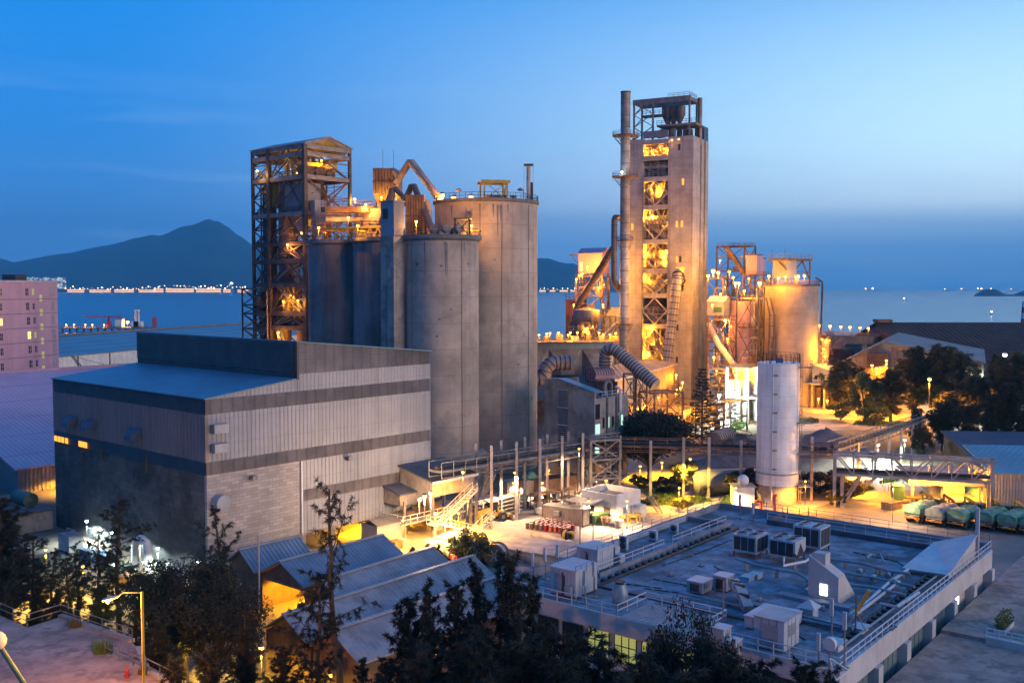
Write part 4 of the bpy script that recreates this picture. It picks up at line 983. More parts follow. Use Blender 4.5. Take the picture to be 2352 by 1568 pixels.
MB().rail([(1,FP.ony(1528),zc1+.8),(1,yb_,zc1+.8),(8.5,yb_,zc1+.8)],1.2,2,.12).build('railing', M['pipe_teal'], T2)
MB().box(1.5,4,FP.ony(1515),ya_-2.5,zc1*.60,zc1*.60+.6).build('balcony', M['steel_rust'], T2)
MB().rail([(1.5,FP.ony(1517),zc1*.6+.6),(1.5,ya_-2.5,zc1*.6+.6)],1.3,1.6,.12).build('railing', M['steel_grey'], T2)
MB().tube([(9,yb_-1.0,-2),(9,yb_-1.0,zc1+1.2)],.75,12).build('stack_pipe', M['duct'], T2)
MB().box(.4,9.5,yb_-2.4,ym1-1.5,zc1*.3,zc1*.3+.6).build('upper_deck', M['steel_grey'], T2)
MB().rail([(.5,yb_-2.4,zc1*.3+.6),(.5,ym1-1.5,zc1*.3+.6)],1.3,1.6,.12).build('railing', M['steel_grey'], T2)
for y in (FP.ony(1520),FP.ony(1534),FP.ony(1548)):
    MB().lathe([(.3,-3.4),(1.9,0),(1.9,2.6),(.01,2.9)],(4,y,zc1*.3+4.0),12).build('top_cyclone', M['duct_dark'], T2, True)
for i in range(7):
    y = yb_+ (ym1-yb_)*(i+.5)/7; MB().cbox((3+rp.random()*3,y,1.8),(1.6,1.4,rp.uniform(1.5,3.4))).build('machine_casing', M[rp.choice(['steel_rust','steel_pale','duct'])], T2)
MB().box(xd-5.0,xd-.3,.3,3.5,-.4,FP.zat(292,xd*.8,1)-zP1).build('plant_room', M['steel_blue'], T2)
MB().box(-.2,.6,y1p,y2p,.2,2.4).build('bay_parapet', M['cladding_shade'], T2)
for x,y,pw in ((1526,321,1500),(1540,322,1500),(1556,320,1800)):
    yy = FP.ony(x,0.3); p = FP.W((.2,yy,FP.zat(y,0,yy))); lamp(p, {1526:'left',1540:'middle',1556:'right'}[x]+' lamp under the top deck of the tallest tower', pw*1.6, SODIUM, 'bulb_sodium', .42, 2.5, 'tower_lamp', 'lamps at the top of the tallest tower')
# lamps in the glowing bay
for i,(z,y,x,pw) in enumerate([(levP[7]-2.4,y2p-2.2,2.2,2600),(levP[7]-2.2,y1p+.6,1.0,1800),(levP[5]-3.6,yc-.6,1.6,4200),(levP[5]-2.0,y2p-1.2,2.4,2200),(levP[4]-2.6,yc+1.6,1.6,3800),(levP[4]-5,y1p+1,2.6,2600),(levP[3]-4.2,y1p+1.8,1.5,2200),(levP[3]-6.6,y1p+1.2,1.8,2600),(levP[2]+6.6,y2p-1.4,1.4,3400),(levP[2]+6.6,y1p+.8,1.4,2600),(levP[1]+6.2,y2p-1.8,1.3,2800),(levP[1]+5.2,y1p+1.6,4.5,3600),(levP[0]-.9,y1p+w_*.66,-.7,2000),(levP[0]-4.5,yc+1,3.4,4200),(levP[0]-9,y2p-1.5,2.5,3600),(levP[0]+7.4,yc,6,900),(8,yc,2,5000),(levP[6]+4,yc,4,2400)]):
    lamp(FP.W((x,y,z)), f"lamp in the glowing bay of the tallest tower, {['first','second','third','fourth','fifth','sixth','seventh','eighth','ninth','tenth','eleventh','twelfth','thirteenth','fourteenth','fifteenth','sixteenth','lowest','top floor'][i]} in line downwards" if i < 16 else ('lowest lamp at the foot of the glowing tower bay' if i==16 else 'lamp on the upper floor of the glowing tower bay'), pw*1.9, SODIUM, 'bulb_sodium', .30, 1.0, 'bay_lamp', 'lamps in the glowing tower bay')
p = FP.W((1.8,(yo0+yo1)/2,zo1-1.2)); lamp(p,'lamp hidden in the duct opening of the right tower leg',1600,YELLOW,post=.6,r=.2,kind='bay_lamp',group='lamps in the glowing tower bay')
# stack with ring platforms
cs = Vector(((1434-CX)/F*317, 317)); zst = H-(217.5-HZ)/F*317
T = thing('chimney_stack', 'slim metal chimney stack with ring platforms in front of the tallest tower', 'chimney', (cs.x,cs.y,0))
rS = 11/F*317
for a, b2, mt in ((0,zst*.27,'duct'),(zst*.27,zst*.55,'steel_pale'),(zst*.55,zst*.755,'duct'),(zst*.755,zst*.885,'steel_pale'),(zst*.885,zst,'duct')):
    MB().lathe([(rS,a),(rS,b2)],(0,0,0),28).build('pipe_section', M[mt], T, True)
MB().lathe([(rS+.12,zst-.3),(rS+.12,zst+.1),(rS-.3,zst+.1),(rS-.3,zst-3)],(0,0,0),28).build('rim', M['steel_dark'], T)
MB().lathe([(rS-.3,zst-3),(.01,zst-3)],(0,0,0),28).build('flue_floor', M['black_rubber'], T)
for i,y in enumerate((314,407,552,744)):
    z = H-(y-HZ)/F*316; ro = rS+(2.6 if i < 2 else 1.2)
    MB().lathe([(rS,z-.25),(ro,z-.25),(ro,z),(rS,z)],(0,0,0),24).build('platform', M['steel_rust'], T)
    if i < 3: MB().ring((0,0),ro-.08,z,1.2,20,.09).build('railing', M['steel_grey'], T)
    q = MB()
    for k in range(8): q.bar((rS*cos(k*pi/4),rS*sin(k*pi/4),z-3),(ro*.98*cos(k*pi/4),ro*.98*sin(k*pi/4),z-.3),.15)
    q.build('bracket', M['steel_grey'], T)
q = MB()
for k in range(1,26): z = zst*k/26; q.lathe([(rS+.05,z),(rS+.05,z+.15)],(0,0,0),24)
q.build('seam', M['steel_dark'], T)
p = PD(1428.5,395,313.2); lamp(p,'white lamp on the middle ring platform of the chimney stack',500,WHITE,'bulb_white',.4,1.2,'platform_lamp')
# big gridded duct from the leg opening
def duct(pts, r, label, mt='duct', rings=0, name='duct', grid=None, n=18):
    pts = [Vector(p) for p in pts]; T = thing(name, label, 'duct', pts[0]); loc = [p-pts[0] for p in pts]
    MB().tube(loc, r, n).build('pipe', M[mt], T, True)
    rr = r if not isinstance(r,(list,tuple)) else max(r)
    if rings:
        L_ = sum((b2-a).length for a,b2 in zip(loc,loc[1:])); step_ = L_/rings; acc = step_/2; q = MB()
        for a,b2 in zip(loc,loc[1:]):
            d = (b2-a); l = d.length
            while acc < l: 
                c = a+d*(acc/l); dn = d.normalized(); q.tube([c-dn*.13,c+dn*.13], rr*1.05, n); acc += step_
            acc -= l
        q.build('stiffener_rings', M['steel_dark'], T)
    return T, loc
DT, loc = duct([FP.W((2.5,(yo0+yo1)/2,zo1-5.5)),PD(1556,626,320),PD(1556,640,319),PD(1552,668,318.5),PD(1536,800,316.5),PD(1528,870,315)], [1.1,1.35,1.5,1.6,1.6,1.5], 'long gridded duct sloping down from the opening in the tower leg', 'steel_pale', 22)
q = MB()
for e in (-.9,0,.9):
    q.bar(loc[3]+Vector((e,-1.66,0)), loc[5]+Vector((e,-1.55,0)), .08)
q.build('grid_bar', M['steel_dark'], DT)
q = MB(); q.tube([loc[1]+Vector((0,0,-.8)),loc[1]+Vector((0,0,-1.4))], 2.0, 18); q.build('flange', M['steel_dark'], DT)
duct([FP.W((1.5,y3p-.5,zP(500,0,y3p))),PD(1413,500,318),PD(1411,505,317),PD(1410,640,316),PD(1415,655,317),PD(1428,672,322)], [.95]*6, 'dark riser duct standing left of the chimney stack', 'duct_dark', 12)
duct([PD(1408,570,322),PD(1332,693,330),PD(1327,700,330.5),PD(1318,745,331),PD(1318,775,331)], [1.05,1.05,1.05,1.0,1.0], 'diagonal ringed duct descending left from the riser duct', 'steel_rust', 14)
duct([PD(1420,743,322),PD(1412,746,322),PD(1350,815,318)], .75, 'thin inclined pipe among the orange lit framework left of the tower', 'steel_pale', 0, 'pipe')
# ringed gooseneck duct over the kiln roof
duct([PD(1390,842,232),PD(1390,828,232),PD(1391,815,232),PD(1395,806,231.6),PD(1403,801,231),PD(1412,803,230.5),PD(1424,812,230),PD(1506,884,224)], [1.45]*8, 'large ringed gooseneck duct over the kiln roof', 'steel_pale', 24)
# ================================================================= FILTER HOUSE AND FRAMES LEFT OF THE TOWER
def frame_tower(name, label, fr, w_, d_, h_, n, mt='steel_rust', size=.4, decks=True, lx=0, ly=0, z0=0, cat='frame tower', brace=True):
    T = fr.T(name, label, cat, lx, ly, z0)
    for x in (0,w_):
        for y in (0,d_): MB().bar((x,y,0),(x,y,h_),size).build('post', M[mt], T)
    for k in range(1,n+1):
        z = h_*k/n; q = MB()
        for a,b2 in (((0,0),(w_,0)),((w_,0),(w_,d_)),((w_,d_),(0,d_)),((0,d_),(0,0))): q.bar((a[0],a[1],z),(b2[0],b2[1],z),size*.8)
        q.build('beam', M[mt], T)
        if decks:
            MB().box(.1,w_-.1,.1,d_-.1,z-.1,z).build('deck', M[mt], T); MB().rail([(0,d_,z),(0,0,z),(w_,0,z),(w_,d_,z)],1.1,2.2,.09).build('railing', M[mt], T)
    if brace:
        q = MB()
        for k in range(n):
            a, b2 = h_*k/n, h_*(k+1)/n
            q.bar((0,0,a),(w_,0,b2),size*.5); q.bar((w_,0,a),(0,0,b2),size*.5); q.bar((0,0,a),(0,d_,b2),size*.5); q.bar((0,d_,a),(0,0,b2),size*.5)
        q.build('cross_brace', M[mt], T)
    rr = random.Random(int(w_*100+h_*10)); q = MB()
    for k in range(int(4+h_*.55)):
        x, y, z = rr.uniform(.3,w_-.3), rr.uniform(.3,d_-.3), rr.uniform(.5,h_-1); c = rr.random(); r_ = rr.uniform(.08,.22)
        if c < .4: q.tube([(x,y,z),(x,y,min(h_,z+rr.uniform(3,9)))], r_, 6)
        elif c < .7: q.tube([(0,y,z),(w_,y,z)], r_, 6)
        else: q.tube([(x,0,z),(x,d_,z)], r_, 6)
    q.build('pipework', M['steel_pale'], T)
    if mt == 'steel_rust' and decks:
        for nm_, u_, x_ in (('upper', .93, .12), ('lower', .5, .85)):
            wp = T.matrix_basis @ Vector((w_*x_, -.25, h_*u_)); lamp(wp, f"{nm_} lamp on the {label}", 420, SODIUM, 'bulb_sodium', .26, .9, 'frame_lamp', 'small lamps on the steel frames')
    if w_ > 4.5 and decks:
        for k in range(n):
            x, y = rr.uniform(1,w_-1.6), rr.uniform(1,max(1.1,d_-1.6)); z = h_*k/n; hh = min(h_/n*.8, rr.uniform(1.5,4.0)); r_ = rr.uniform(.5,1.1)
            MB().lathe([(.01,0),(r_*.4,0),(r_,hh*.35),(r_,hh*.9),(r_*.5,hh),(.01,hh)],(x,y,z+.05),12).build('vessel', M[rr.choice(['duct','steel_pale','steel_rust'])], T, True)
    return T
def FX(x, D, az=28.0): return Fr(((x-CX)/F*D, D), az)
f1 = FX(1383, 340, 35); d1 = f1.ony(1328); w1 = f1.onx(1399); z0 = f1.zat(628,0,0); z1_ = f1.zat(582,0,0)
T = f1.T('filter_house', 'pinkish clad filter house with gable roof above the orange framework', 'industrial building')
MB().box(0,w1,0,d1,z0,z1_).build('wall', M['pink_wall'], T)
MB().yprism([(-.3,z1_),(w1/2,z1_+1.8),(w1+.3,z1_),(w1+.3,z1_+.2),(w1/2,z1_+2.0),(-.3,z1_+.2)],-.4,d1+.4).build('roof', M['roof_lilac'], T)
MB().yprism([(0,z1_),(w1,z1_),(w1/2,z1_+1.8)],.02,d1-.02).build('gable', M['pink_wall'], T)
yy = d1*.88; MB().box(-.1,-.02,yy-.6,yy+.6,z0+.8,z0+4.0).build('lit_door', M['window_warm'], T)
q = MB(); q.bar((0,d1,z1_-.5),(0,d1+3.6,z1_-.2),.4); q.bar((0,d1,z1_-3.5),(0,d1+3.2,z1_-.3),.2); q.build('hoist_arm', M['steel_rust'], T)
for x in (.3,w1-.3):
    for y in (.3,d1-.3): MB().bar((x,y,0),(x,y,z0),.5).build('leg', M['steel_rust'], T)
frame_tower('frame_tower','orange lit steel framework under the filter house', FX(1383,337,35), w1, d1*1.1, z0-1, 6, 'steel_rust', .42)
f2 = FX(1401, 322, 28); frame_tower('frame_tower','slim pale steel frame in front of the orange clad hopper', f2, 5, f2.ony(1352), f2.zat(727,0,0), 4, 'steel_rust', .35, False)
f3 = FX(1358, 318, 28); frame_tower('frame_tower','low wide steel frame at the left edge of the orange framework', f3, 5, f3.ony(1304), f3.zat(790,0,0)+7.4, 3, 'steel_rust', .4, True)
f4 = FX(1424, 336, 28); y4 = f4.ony(1382)
T = f4.T('clad_bin', 'orange lit corrugated bin behind the riser duct', 'bin')
zA, zB_ = f4.zat(727,0,0), f4.zat(706,0,0)
MB().box(0,8,0,y4,0,zA).build('wall', M['cladding'], T); MB().yprism([(0,zA),(8,zA),(4,zB_)],0,y4).build('roof', M['cladding'], T)
for z in (zA*.35,zA*.6,zA*.85): MB().box(-.1,8.1,-.1,y4+.1,z,z+.3).build('band', M['steel_rust'], T)
f5 = FX(1328, 346, 28); y5 = f5.ony(1299)
T = f5.T('brick_tower', 'red brick stair tower at the left edge of the orange lit plant', 'brick building')
MB().box(0,6,0,y5,0,f5.zat(688,0,0)).build('wall', M['brick_red'], T); z = f5.zat(688,0,0)
MB().rail([(0,y5,z),(0,0,z),(6,0,z)],1.8,1.5,.15).build('railing', M['steel_dark'], T)
cH = Vector(((1347-CX)/F*326,326)); zz = H-(775-HZ)/F*326
T = thing('cone_hopper','glowing conical hopper inside the orange framework','hopper',(cH.x,cH.y,0))
MB().lathe([(.6,zz-4),(4.4,zz+5),(4.4,zz+9),(.01,zz+10)],(0,0,0),24).build('cone', M['duct'], T, True)
for k in range(4): MB().bar((3.6*cos(k*pi/2+.7),3.6*sin(k*pi/2+.7),0),(3.6*cos(k*pi/2+.7),3.6*sin(k*pi/2+.7),zz+6),.4).build('leg', M['steel_rust'], T)
for i,(x,y,D,pw) in enumerate([(1370,627,331,11000),(1349,613,333,2600),(1324,641,331,2600),(1331,632,332,1400),(1337,629,334,1400),(1367,642,331,1800),(1344,736,322,1800),(1345,754,322,1600),(1385,700,322,2400),(1318,700,334,1500)]):
    p = PD(x,y,D); lamp(p, ['brightest','top','leftmost upper','small upper','tiny upper','lower of the bright pair','lower middle','lowest','right hand','far left'][i]+' lamp in the orange framework left of the chimney stack', pw*1.4, SODIUM, 'bulb_sodium', 0.8 if i==0 else .38, 1.6, 'plant_lamp', 'lamps in the orange framework')
# ================================================================= DUST COLLECTOR DECK
f6 = FX(1418, 268, 75); zd = f6.zat(783,0,0); 
xl, xr = -f6.onx(1418)+f6.onx(1190), 0
f6 = Fr(((1228-CX)/F*262,262), 82); xr = f6.onx(1416); zd = f6.zat(787,xr*.5,0)
T = f6.T('dust_collector', 'wide grey dust collector with sloped hoods and a lamp-lit deck', 'dust collector')
MB().box(-14,xr,2.5,14,6,zd-.1).build('casing', M['cladding'], T)
nb = 4; bw = (xr+14)/nb
for k in range(nb):
    a, b2 = -14+bw*k+.3, -14+bw*(k+1)-.3; zt_ = zd-1.8; zl_ = zd-8.5
    MB().add([(a,2.45,zt_),(b2,2.45,zt_),(b2,2.45,zl_),(a,2.45,zl_),(a+bw*.3,-.2,zl_+1.6),(b2-bw*.3,-.2,zl_+1.6),(b2-bw*.3,-.2,zl_),(a+bw*.3,-.2,zl_)],[(0,4,5,1),(1,5,6,2),(3,7,4,0),(4,7,6,5),(2,6,7,3)]).build('sloped_hood', M['duct'], T)
MB().box(-14,xr+.3,-1.5,14,zd,zd+.35).build('deck', M['steel_rust'], T)
MB().rail([(-14,-1.4,zd+.35),(xr+.2,-1.4,zd+.35),(xr+.2,13.9,zd+.35)],1.2,2,.1).build('railing', M['steel_yellow'], T)
for k in range(9):
    a = -12+ (xr+12)*k/9; MB().box(a,a+1.5,2+(k%3),4.4+(k%3),zd+.35,zd+1.6+.5*(k%2)).build('valve_box', M[('steel_pale','steel_rust','duct')[k%3]], T)
for i,(x,y) in enumerate([(1238,769),(1256,766),(1263,765),(1283,764),(1305,769),(1310,764),(1326,763.5),(1352,765),(1356,770),(1376,764),(1385,769.5),(1401,768),(1414,765)]):
    p = PD(x,y,263+(i%3)*2.5); lamp(p, f"lamp above the dust collector deck, {['first','second','third','fourth','fifth','sixth','seventh','eighth','ninth','tenth','eleventh','twelfth','last'][i]} from the big silo", 750, SODIUM, 'bulb_sodium', .36, p.z-zd-.35, 'deck_lamp', 'lamps on the dust collector deck')
duct([PD(1200,872,236),PD(1244,868,236),PD(1250,862,236.2),PD(1254,846,236.5),PD(1264,836,237),PD(1282,833,237.5),PD(1312,833,238)], 1.7, 'mauve elbow duct in front of the dust collector hoods', 'duct', 12)
# kiln building roof behind the gooseneck
f7 = Fr(((1404-CX)/F*236,236), 57)
a, b2 = G(1400,880,10), 0
T = thing('kiln_building','long grey shed roof sloping up towards the tower foot','industrial building')
P_ = [PD(1396,862,240),PD(1452,842,262),PD(1556,826,312),PD(1480,826,318),PD(1390,838,262)]
pr = [PD(1412,872,233),PD(1560,834,306),PD(1482,823,312),PD(1370,846,250)]
vs = [tuple(p) for p in pr]+[(p.x,p.y,p.z-.5) for p in pr]
MB().add(vs,[(0,1,2,3),(7,6,5,4),(0,4,5,1),(1,5,6,2),(2,6,7,3),(3,7,4,0)]).build('roof', M['roof_pale'], T)
c_ = sum(pr,Vector())/4; wl = [c_+(p-c_)*.9 for p in pr]
vs = [(p.x,p.y,p.z-.55) for p in wl]+[(p.x,p.y,0) for p in wl]
MB().add(vs,[(0,4,5,1),(1,5,6,2),(2,6,7,3),(3,7,4,0)]).build('wall', M['steel_rust'], T)
# platforms and pipework at the tower foot
fa = FX(1536, 300, 60)
frame_tower('platform_tower','lamp-lit platform frame at the foot of the gridded duct', FX(1500,302,62), 10, 7, H-(880-HZ)/F*305, 4, 'steel_rust', .35)
frame_tower('platform_tower','low platform frame with braced legs under the gooseneck duct end', FX(1505,226,62), 8, 6, H-(905-HZ)/F*226, 2, 'steel_rust', .35)
frame_tower('trestle_tower','braced trestle legs carrying the gooseneck duct', FX(1462,226,62), 3, 5, H-(862-HZ)/F*226, 3, 'steel_rust', .3, False)
frame_tower('pipe_rack','long low pipe rack lit orange before the tower foot', FX(1450,238,78), 24, 4, H-(934-HZ)/F*240, 2, 'steel_rust', .3)
frame_tower('pipe_rack','dark pipe rack beside the white lit road', FX(1600,236,50), 20, 5, H-(930-HZ)/F*240, 2, 'steel_dark', .3)
duct([PD(1640,1010,205),PD(1672,998,212)], 1.7, 'ringed pipe section lying on the ground by the gravel heap', 'duct', 7)
T = thing('storage_tank','dark cylindrical tank lying behind the conveyor left of the white silo','tank',(36.5,172,2.2),radians(8))
q = MB().lathe([(.01,-5),(1.2,-5.4),(2.2,-4.6),(2.2,4.6),(1.2,5.4),(.01,5)],(0,0,0),22); q.v=[(z_,x_,y_) for x_,y_,z_ in q.v]; q.build('shell', M['cladding_shade'], T, True)
for x in (-3,3): MB().box(x-.3,x+.3,-1.8,1.8,-2.2,-1.2).build('saddle', M['concrete_plain'], T)
for i,(x,y,D,pw) in enumerate([(1515,855,300,1800),(1532,861,298,2600),(1553,861,298,2200),(1587.5-20,878,290,2600),(1554,894,286,1300),(1563,890,288,1300),(1466,938,236,1800),(1484,931,238,1800),(1569,945,238,3400),(1598,938,240,1500),(1460,905,240,1600),(1440,915,250,1600)]):
    p = PD(x,y,D); lamp(p, ['left upper lamp on the platform at the tower foot','middle upper lamp on the platform at the tower foot','right upper lamp on the platform at the tower foot','lamp on the face of the right tower leg near its foot','left lower lamp on the platform at the tower foot','right lower lamp on the platform at the tower foot','left lamp on the pipe rack behind the round tree','right lamp on the pipe rack behind the round tree','bright lamp just left of the conifer','lamp behind the conifer crown','lamp between the trestle legs under the gooseneck duct','lamp near the right corner of the concrete plant building'][i], pw*1.6, SODIUM, 'bulb_sodium', .42, 3.0, 'plant_lamp', 'lamps at the tower foot')
# ================================================================= CONCRETE PLANT BUILDING
f8 = Fr(((1367-CX)/F*177,177), 41.5); x8 = f8.onx(1444); y8 = f8.ony(1251); z8 = f8.zat(903,0,0); zpk = f8.zat(872,0,y8*.72)
T = f8.T('plant_building','stained concrete plant building with tall louvre strip and sloping roof','building')
MB().box(0,.4,.02,y8,0,z8-.3).build('front_wall', M['concrete_plain'], T)
MB().xprism([(.02,z8-.3),(y8,z8-.3),(y8,zpk-.3),(y8*.7,zpk),(.02,z8)],0.0,.4).build('gable', M['concrete_plain'], T)
MB().box(.4,x8,.02,.4,0,z8-1).build('side_wall', M['concrete_plain'], T)
MB().box(x8-.4,x8,.4,y8,0,z8-1).build('end_wall', M['concrete_plain'], T); MB().box(.4,x8-.4,y8-.4,y8,0,zpk-.4).build('back_wall', M['concrete_plain'], T)
MB().xprism([(-.2,z8+.02),(y8*.7,zpk+.03),(y8+.2,zpk-.25),(y8+.2,zpk-.05),(y8*.7,zpk+.25),(-.2,z8+.22)],-.25,2.2).build('roof', M['roof_mill'], T)
MB().box(2.2,x8-.2,.4,y8-.4,z8-1.2,z8-1.0).build('flat_roof', M['roof_asphalt'], T)
MB().rail([(2.4,.15,z8-1),(x8-.2,.15,z8-1)],1.0,1.6,.07).build('railing', M['rail_white'], T)
ya_, yb_ = f8.ony(1304), f8.ony(1283)
q = MB(); q.box(-.06,-.01,ya_,yb_,1,zpk-1.6); q.build('louver_back', M['glass_dark'], T); q = MB()
for k in range(46): z = 1+(zpk-2.8)*k/46; q.box(-.18,-.07,ya_,yb_,z,z+.14)
q.build('louver_strip', M['unit_grey'], T)
for k in range(6): 
    z = 1+(zpk-2.8)*k/5; MB().box(-.22,-.02,ya_-.1,yb_+.1,z,z+.12).build('louver_frame', M['rail_white'], T)
# stair bay glazing on the corner and side windows by floor
for k in range(4):
    z = 1.6+k*3.6; MB().box(.2,1.5,-.06,-.01,z,z+2.7).build('stair_window', M['window_green' if k<3 else 'glass_dark'], T)
for fl in range(3):
    z = 2.2+fl*4.2
    MB().box(1.8,x8+.1,-.5,.02,z-1.3,z-1.0).build('ledge', M['concrete_plain'], T)
    for k in range(5):
        xx = 2.4+k*(x8-3.2)/5; MB().box(xx,xx+.55,-.05,-.01,z,z+1.9).build('window', M['window_green' if (fl,k) in ((2,1),(2,4)) else 'glass_dark'], T)
for xx in (3.6,x8*.62): MB().tube([(xx,-.25,.5),(xx,-.25,z8-1)],.16,8).build('down_pipe', M['steel_grey'], T)
MB().tube([(x8*.7,-.4,z8-4),(x8*.7,-.4,z8+.2),(x8*.7,.6,z8+.6)],.3,8).build('vent_pipe', M['rail_white'], T)
# caged drum and fan unit on the roof of the plant building
f9 = Fr(((1358-CX)/F*186,186), 62); r9 = 15/F*186*1.05; c9 = f9.zat(861,0,0); L9 = f9.onx(1400)
T = f9.T('filter_drum','horizontal filter drum in a square mesh cage on the plant building','drum',0,0,c9)
q = MB().lathe([(.01,0),(r9,0),(r9,L9),(.01,L9)],(0,0,0),26); q.v=[(z_,x_*1.3,y_) for x_,y_,z_ in q.v]; q.build('drum', M['pink_wall'], T, True)
q = MB()
for k in range(8): 
    u = L9*k/7
    for j in range(16): a=pi*j/16; b2=pi*(j+1)/16; q.bar((u,cos(a)*r9*1.36,sin(a)*r9*1.05),(u,cos(b2)*r9*1.36,sin(b2)*r9*1.05),.08)
for j in range(13): a = pi*j/12; q.bar((0,cos(a)*r9*1.36,sin(a)*r9*1.05),(L9,cos(a)*r9*1.36,sin(a)*r9*1.05),.07)
for j in range(7): y_ = -r9*1.3+r9*2.6*j/6; q.bar((-.1,y_,-r9*1.1),(-.1,y_,sqrt(max(.05,1-(y_/(r9*1.36))**2))*r9),.07)
for j in range(4): z_ = -r9*.9+r9*1.6*j/3; q.bar((-.1,-r9*1.2,z_),(-.1,r9*1.2,z_),.07)
q.build('mesh_cage', M['steel_dark'], T)
for u in (.4,L9-.4):
    for y_ in (-r9,r9): MB().bar((u,y_,-r9*2.2),(u,y_,-r9*.3),.25).build('leg', M['steel_dark'], T)
p = f8.W((x8*.55,2,z8-1)); T = thing('roof_fan','small roof fan with bent pipe on the plant building','fan',p,f8.rz)
MB().tube([(0,0,0),(0,0,1.8),(.3,0,2.3),(1,0,2.6),(1.7,0,2.3),(2,0,1.8),(2,0,0)],.35,10).build('bent_pipe', M['steel_grey'], T, True); MB().cbox((1,.9,.7),(1.8,1.0,1.4)).build('motor', M['steel_rust'], T)
# ================================================================= PLANT RIGHT OF THE TOWER
cE = Vector(((1816-CX)/F*306,306)); rE = 62.5/F*306; zE = H-(653-HZ)/F*300
SE = silo(cE, rE, zE, 'broad concrete silo at the right end of the plant with a house on its top', 'concrete', 0, 72)
MB().ring((0,0), rE-.1, zE, 1.2, 44, .09).build('railing', M['steel_yellow'], SE)
MB().lathe([(rE,zE-.5),(rE+.2,zE-.5),(rE+.2,zE+.05),(rE,zE+.05)],(0,0,0),72).build('rim', M['steel_rust'], SE)
fh = Fr(((1805-CX)/F*302,302), 50); xh, yh = fh.onx(1828), fh.ony(1773); zh0 = zE+1.8; zh_t = fh.zat(598,0,0)
T = fh.T('roof_house','dark clad house with railed flat roof on the right silo','roof house')
MB().box(0,xh,0,yh,zh0,zh_t).build('wall', M['cladding'], T)
MB().box(-1.0,xh+7.5,-.6,yh+1.0,zh_t,zh_t+.7).build('roof_slab', M['steel_rust'], T)
MB().rail([(-1,yh+1,zh_t+.7),(-1,-.6,zh_t+.7),(xh+7.4,-.6,zh_t+.7)],1.3,2,.1).build('railing', M['steel_grey'], T)
for x,y in ((.3,.3),(.3,yh-.3),(xh-.3,.3),(xh+7,0)): MB().bar((x,y,zE),(x,y,zh0 if x<xh else zh_t),.4).build('leg', M['steel_rust'], T)
q = MB(); q.bar((xh,0,zh0+2),(xh+7,0,zh0+2),.3); q.bar((xh,0,zh0+3),(xh+3,0,zh_t),.3); q.bar((xh+3,0,zh_t),(xh+7,0,zE+1.5),.35); q.build('side_brace', M['steel_rust'], T)
MB().bar((-.2,yh*.55,zh_t-.3),(-.2,-.2,zh0+2.5),.35).build('chute', M['steel_rust'], T)
for x,y in ((-.5,yh),(2,yh*.4)): MB().bar((x,y,zh_t+.7),(x,y,zh_t+3.5),.09).build('lightning_rod', M['steel_dark'], T)
duct([(cE.x+rE*.75,cE.y-4,zE+2.0),(cE.x+rE+.2,cE.y-3,zE+.8),(cE.x+rE+.5,cE.y-2.5,zE-.6),(cE.x+rE+.4,cE.y-2,zE-14),(cE.x+rE-.1,cE.y-5.5,4)], .3, 'thin dark pipe running down the right side of the right silo', 'steel_dark', 0, 'down_pipe')
T = thing('pipe_pair','pair of dark pipes running up the left side of the right silo','pipes',(cE.x-rE*.96,cE.y-rE*.75,0))
for x in (0,1.3): MB().tube([(x,0,0),(x,0,zE-9),(x-1.2,0,zE-4)],.28,8).build('pipe', M['duct_dark'], T)
q = MB()
for k in range(9): q.bar((-.3,-.2,2+k*3.2),(1.7,-.2,2+k*3.2),.18)
q.build('bracket', M['steel_dark'], T)
for i,(x,y) in enumerate([(1766,633),(1788,636),(1804,634),(1828,635),(1834,633),(1848,632)]):
    p = PD(x,y+1,296+(i%2)*2); lamp(p, f"lamp on the rim of the right silo, {['first','second','third','fourth','fifth','sixth'][i]} from the left", 1500, SODIUM, 'bulb_sodium', .5, max(.6,p.z-zE), 'rim_lamp', 'lamps on the right silo rim')
# clad silo and companions
def clad(x0,x1_,ytop,D,label,mt='cladding',dep=8,az=28,z0=0,name='clad_silo'):
    f = FX(x1_, D, az); T = f.T(name,label,'silo'); yy = f.ony(x0); z = f.zat(ytop,0,0)
    MB().box(0,dep,0,yy,z0,z).build('wall', M[mt], T)
    MB().box(-.15,dep+.15,-.15,yy+.15,z,z+.3).build('roof', M['steel_rust'], T)
    MB().box(-.1,dep+.1,-.1,yy+.1,z*.42,z*.42+.35).build('band', M['steel_rust'], T)
    for k in range(6): MB().box(-.08,-.01,yy*.5-.25,yy*.5+.25,z*(.25+.12*k),z*(.25+.12*k)+.3).build('bolt_plate', M['steel_dark'], T)
    return T
cq = Vector(((1700-CX)/F*306,306)); zq = H-(692-HZ)/F*302
SQ = silo(cq, 24.5/F*306, zq, 'narrow mauve silo between tower and broad right silo', 'pink_wall'); MB().ring((0,0),24.5/F*306-.1,zq,1.1,20,.09).build('railing', M['steel_rust'], SQ)
cq2 = Vector(((1737-CX)/F*312,312)); SQ2 = silo(cq2, 18/F*312, H-(688-HZ)/F*310, 'slim concrete silo wedged beside the broad right silo', 'concrete')
f = FX(1662,300,30); yy = f.ony(1624); 
T = f.T('transfer_house','gabled transfer house with blue panel beside the tower leg','industrial building')
zt_, zb_ = f.zat(692,0,0), f.zat(725,0,0)
MB().box(0,f.onx(1680),0,yy,zb_,zt_).build('wall', M['cladding'], T); w_ = f.onx(1680)
MB().yprism([(-.3,zt_),(w_/2,zt_+1.3),(w_+.3,zt_),(w_/2,zt_+1.55)],-.3,yy+.2).build('roof', M['roof_lilac'], T); MB().yprism([(0,zt_),(w_,zt_),(w_/2,zt_+1.25)],0,yy).build('gable', M['cladding'], T)
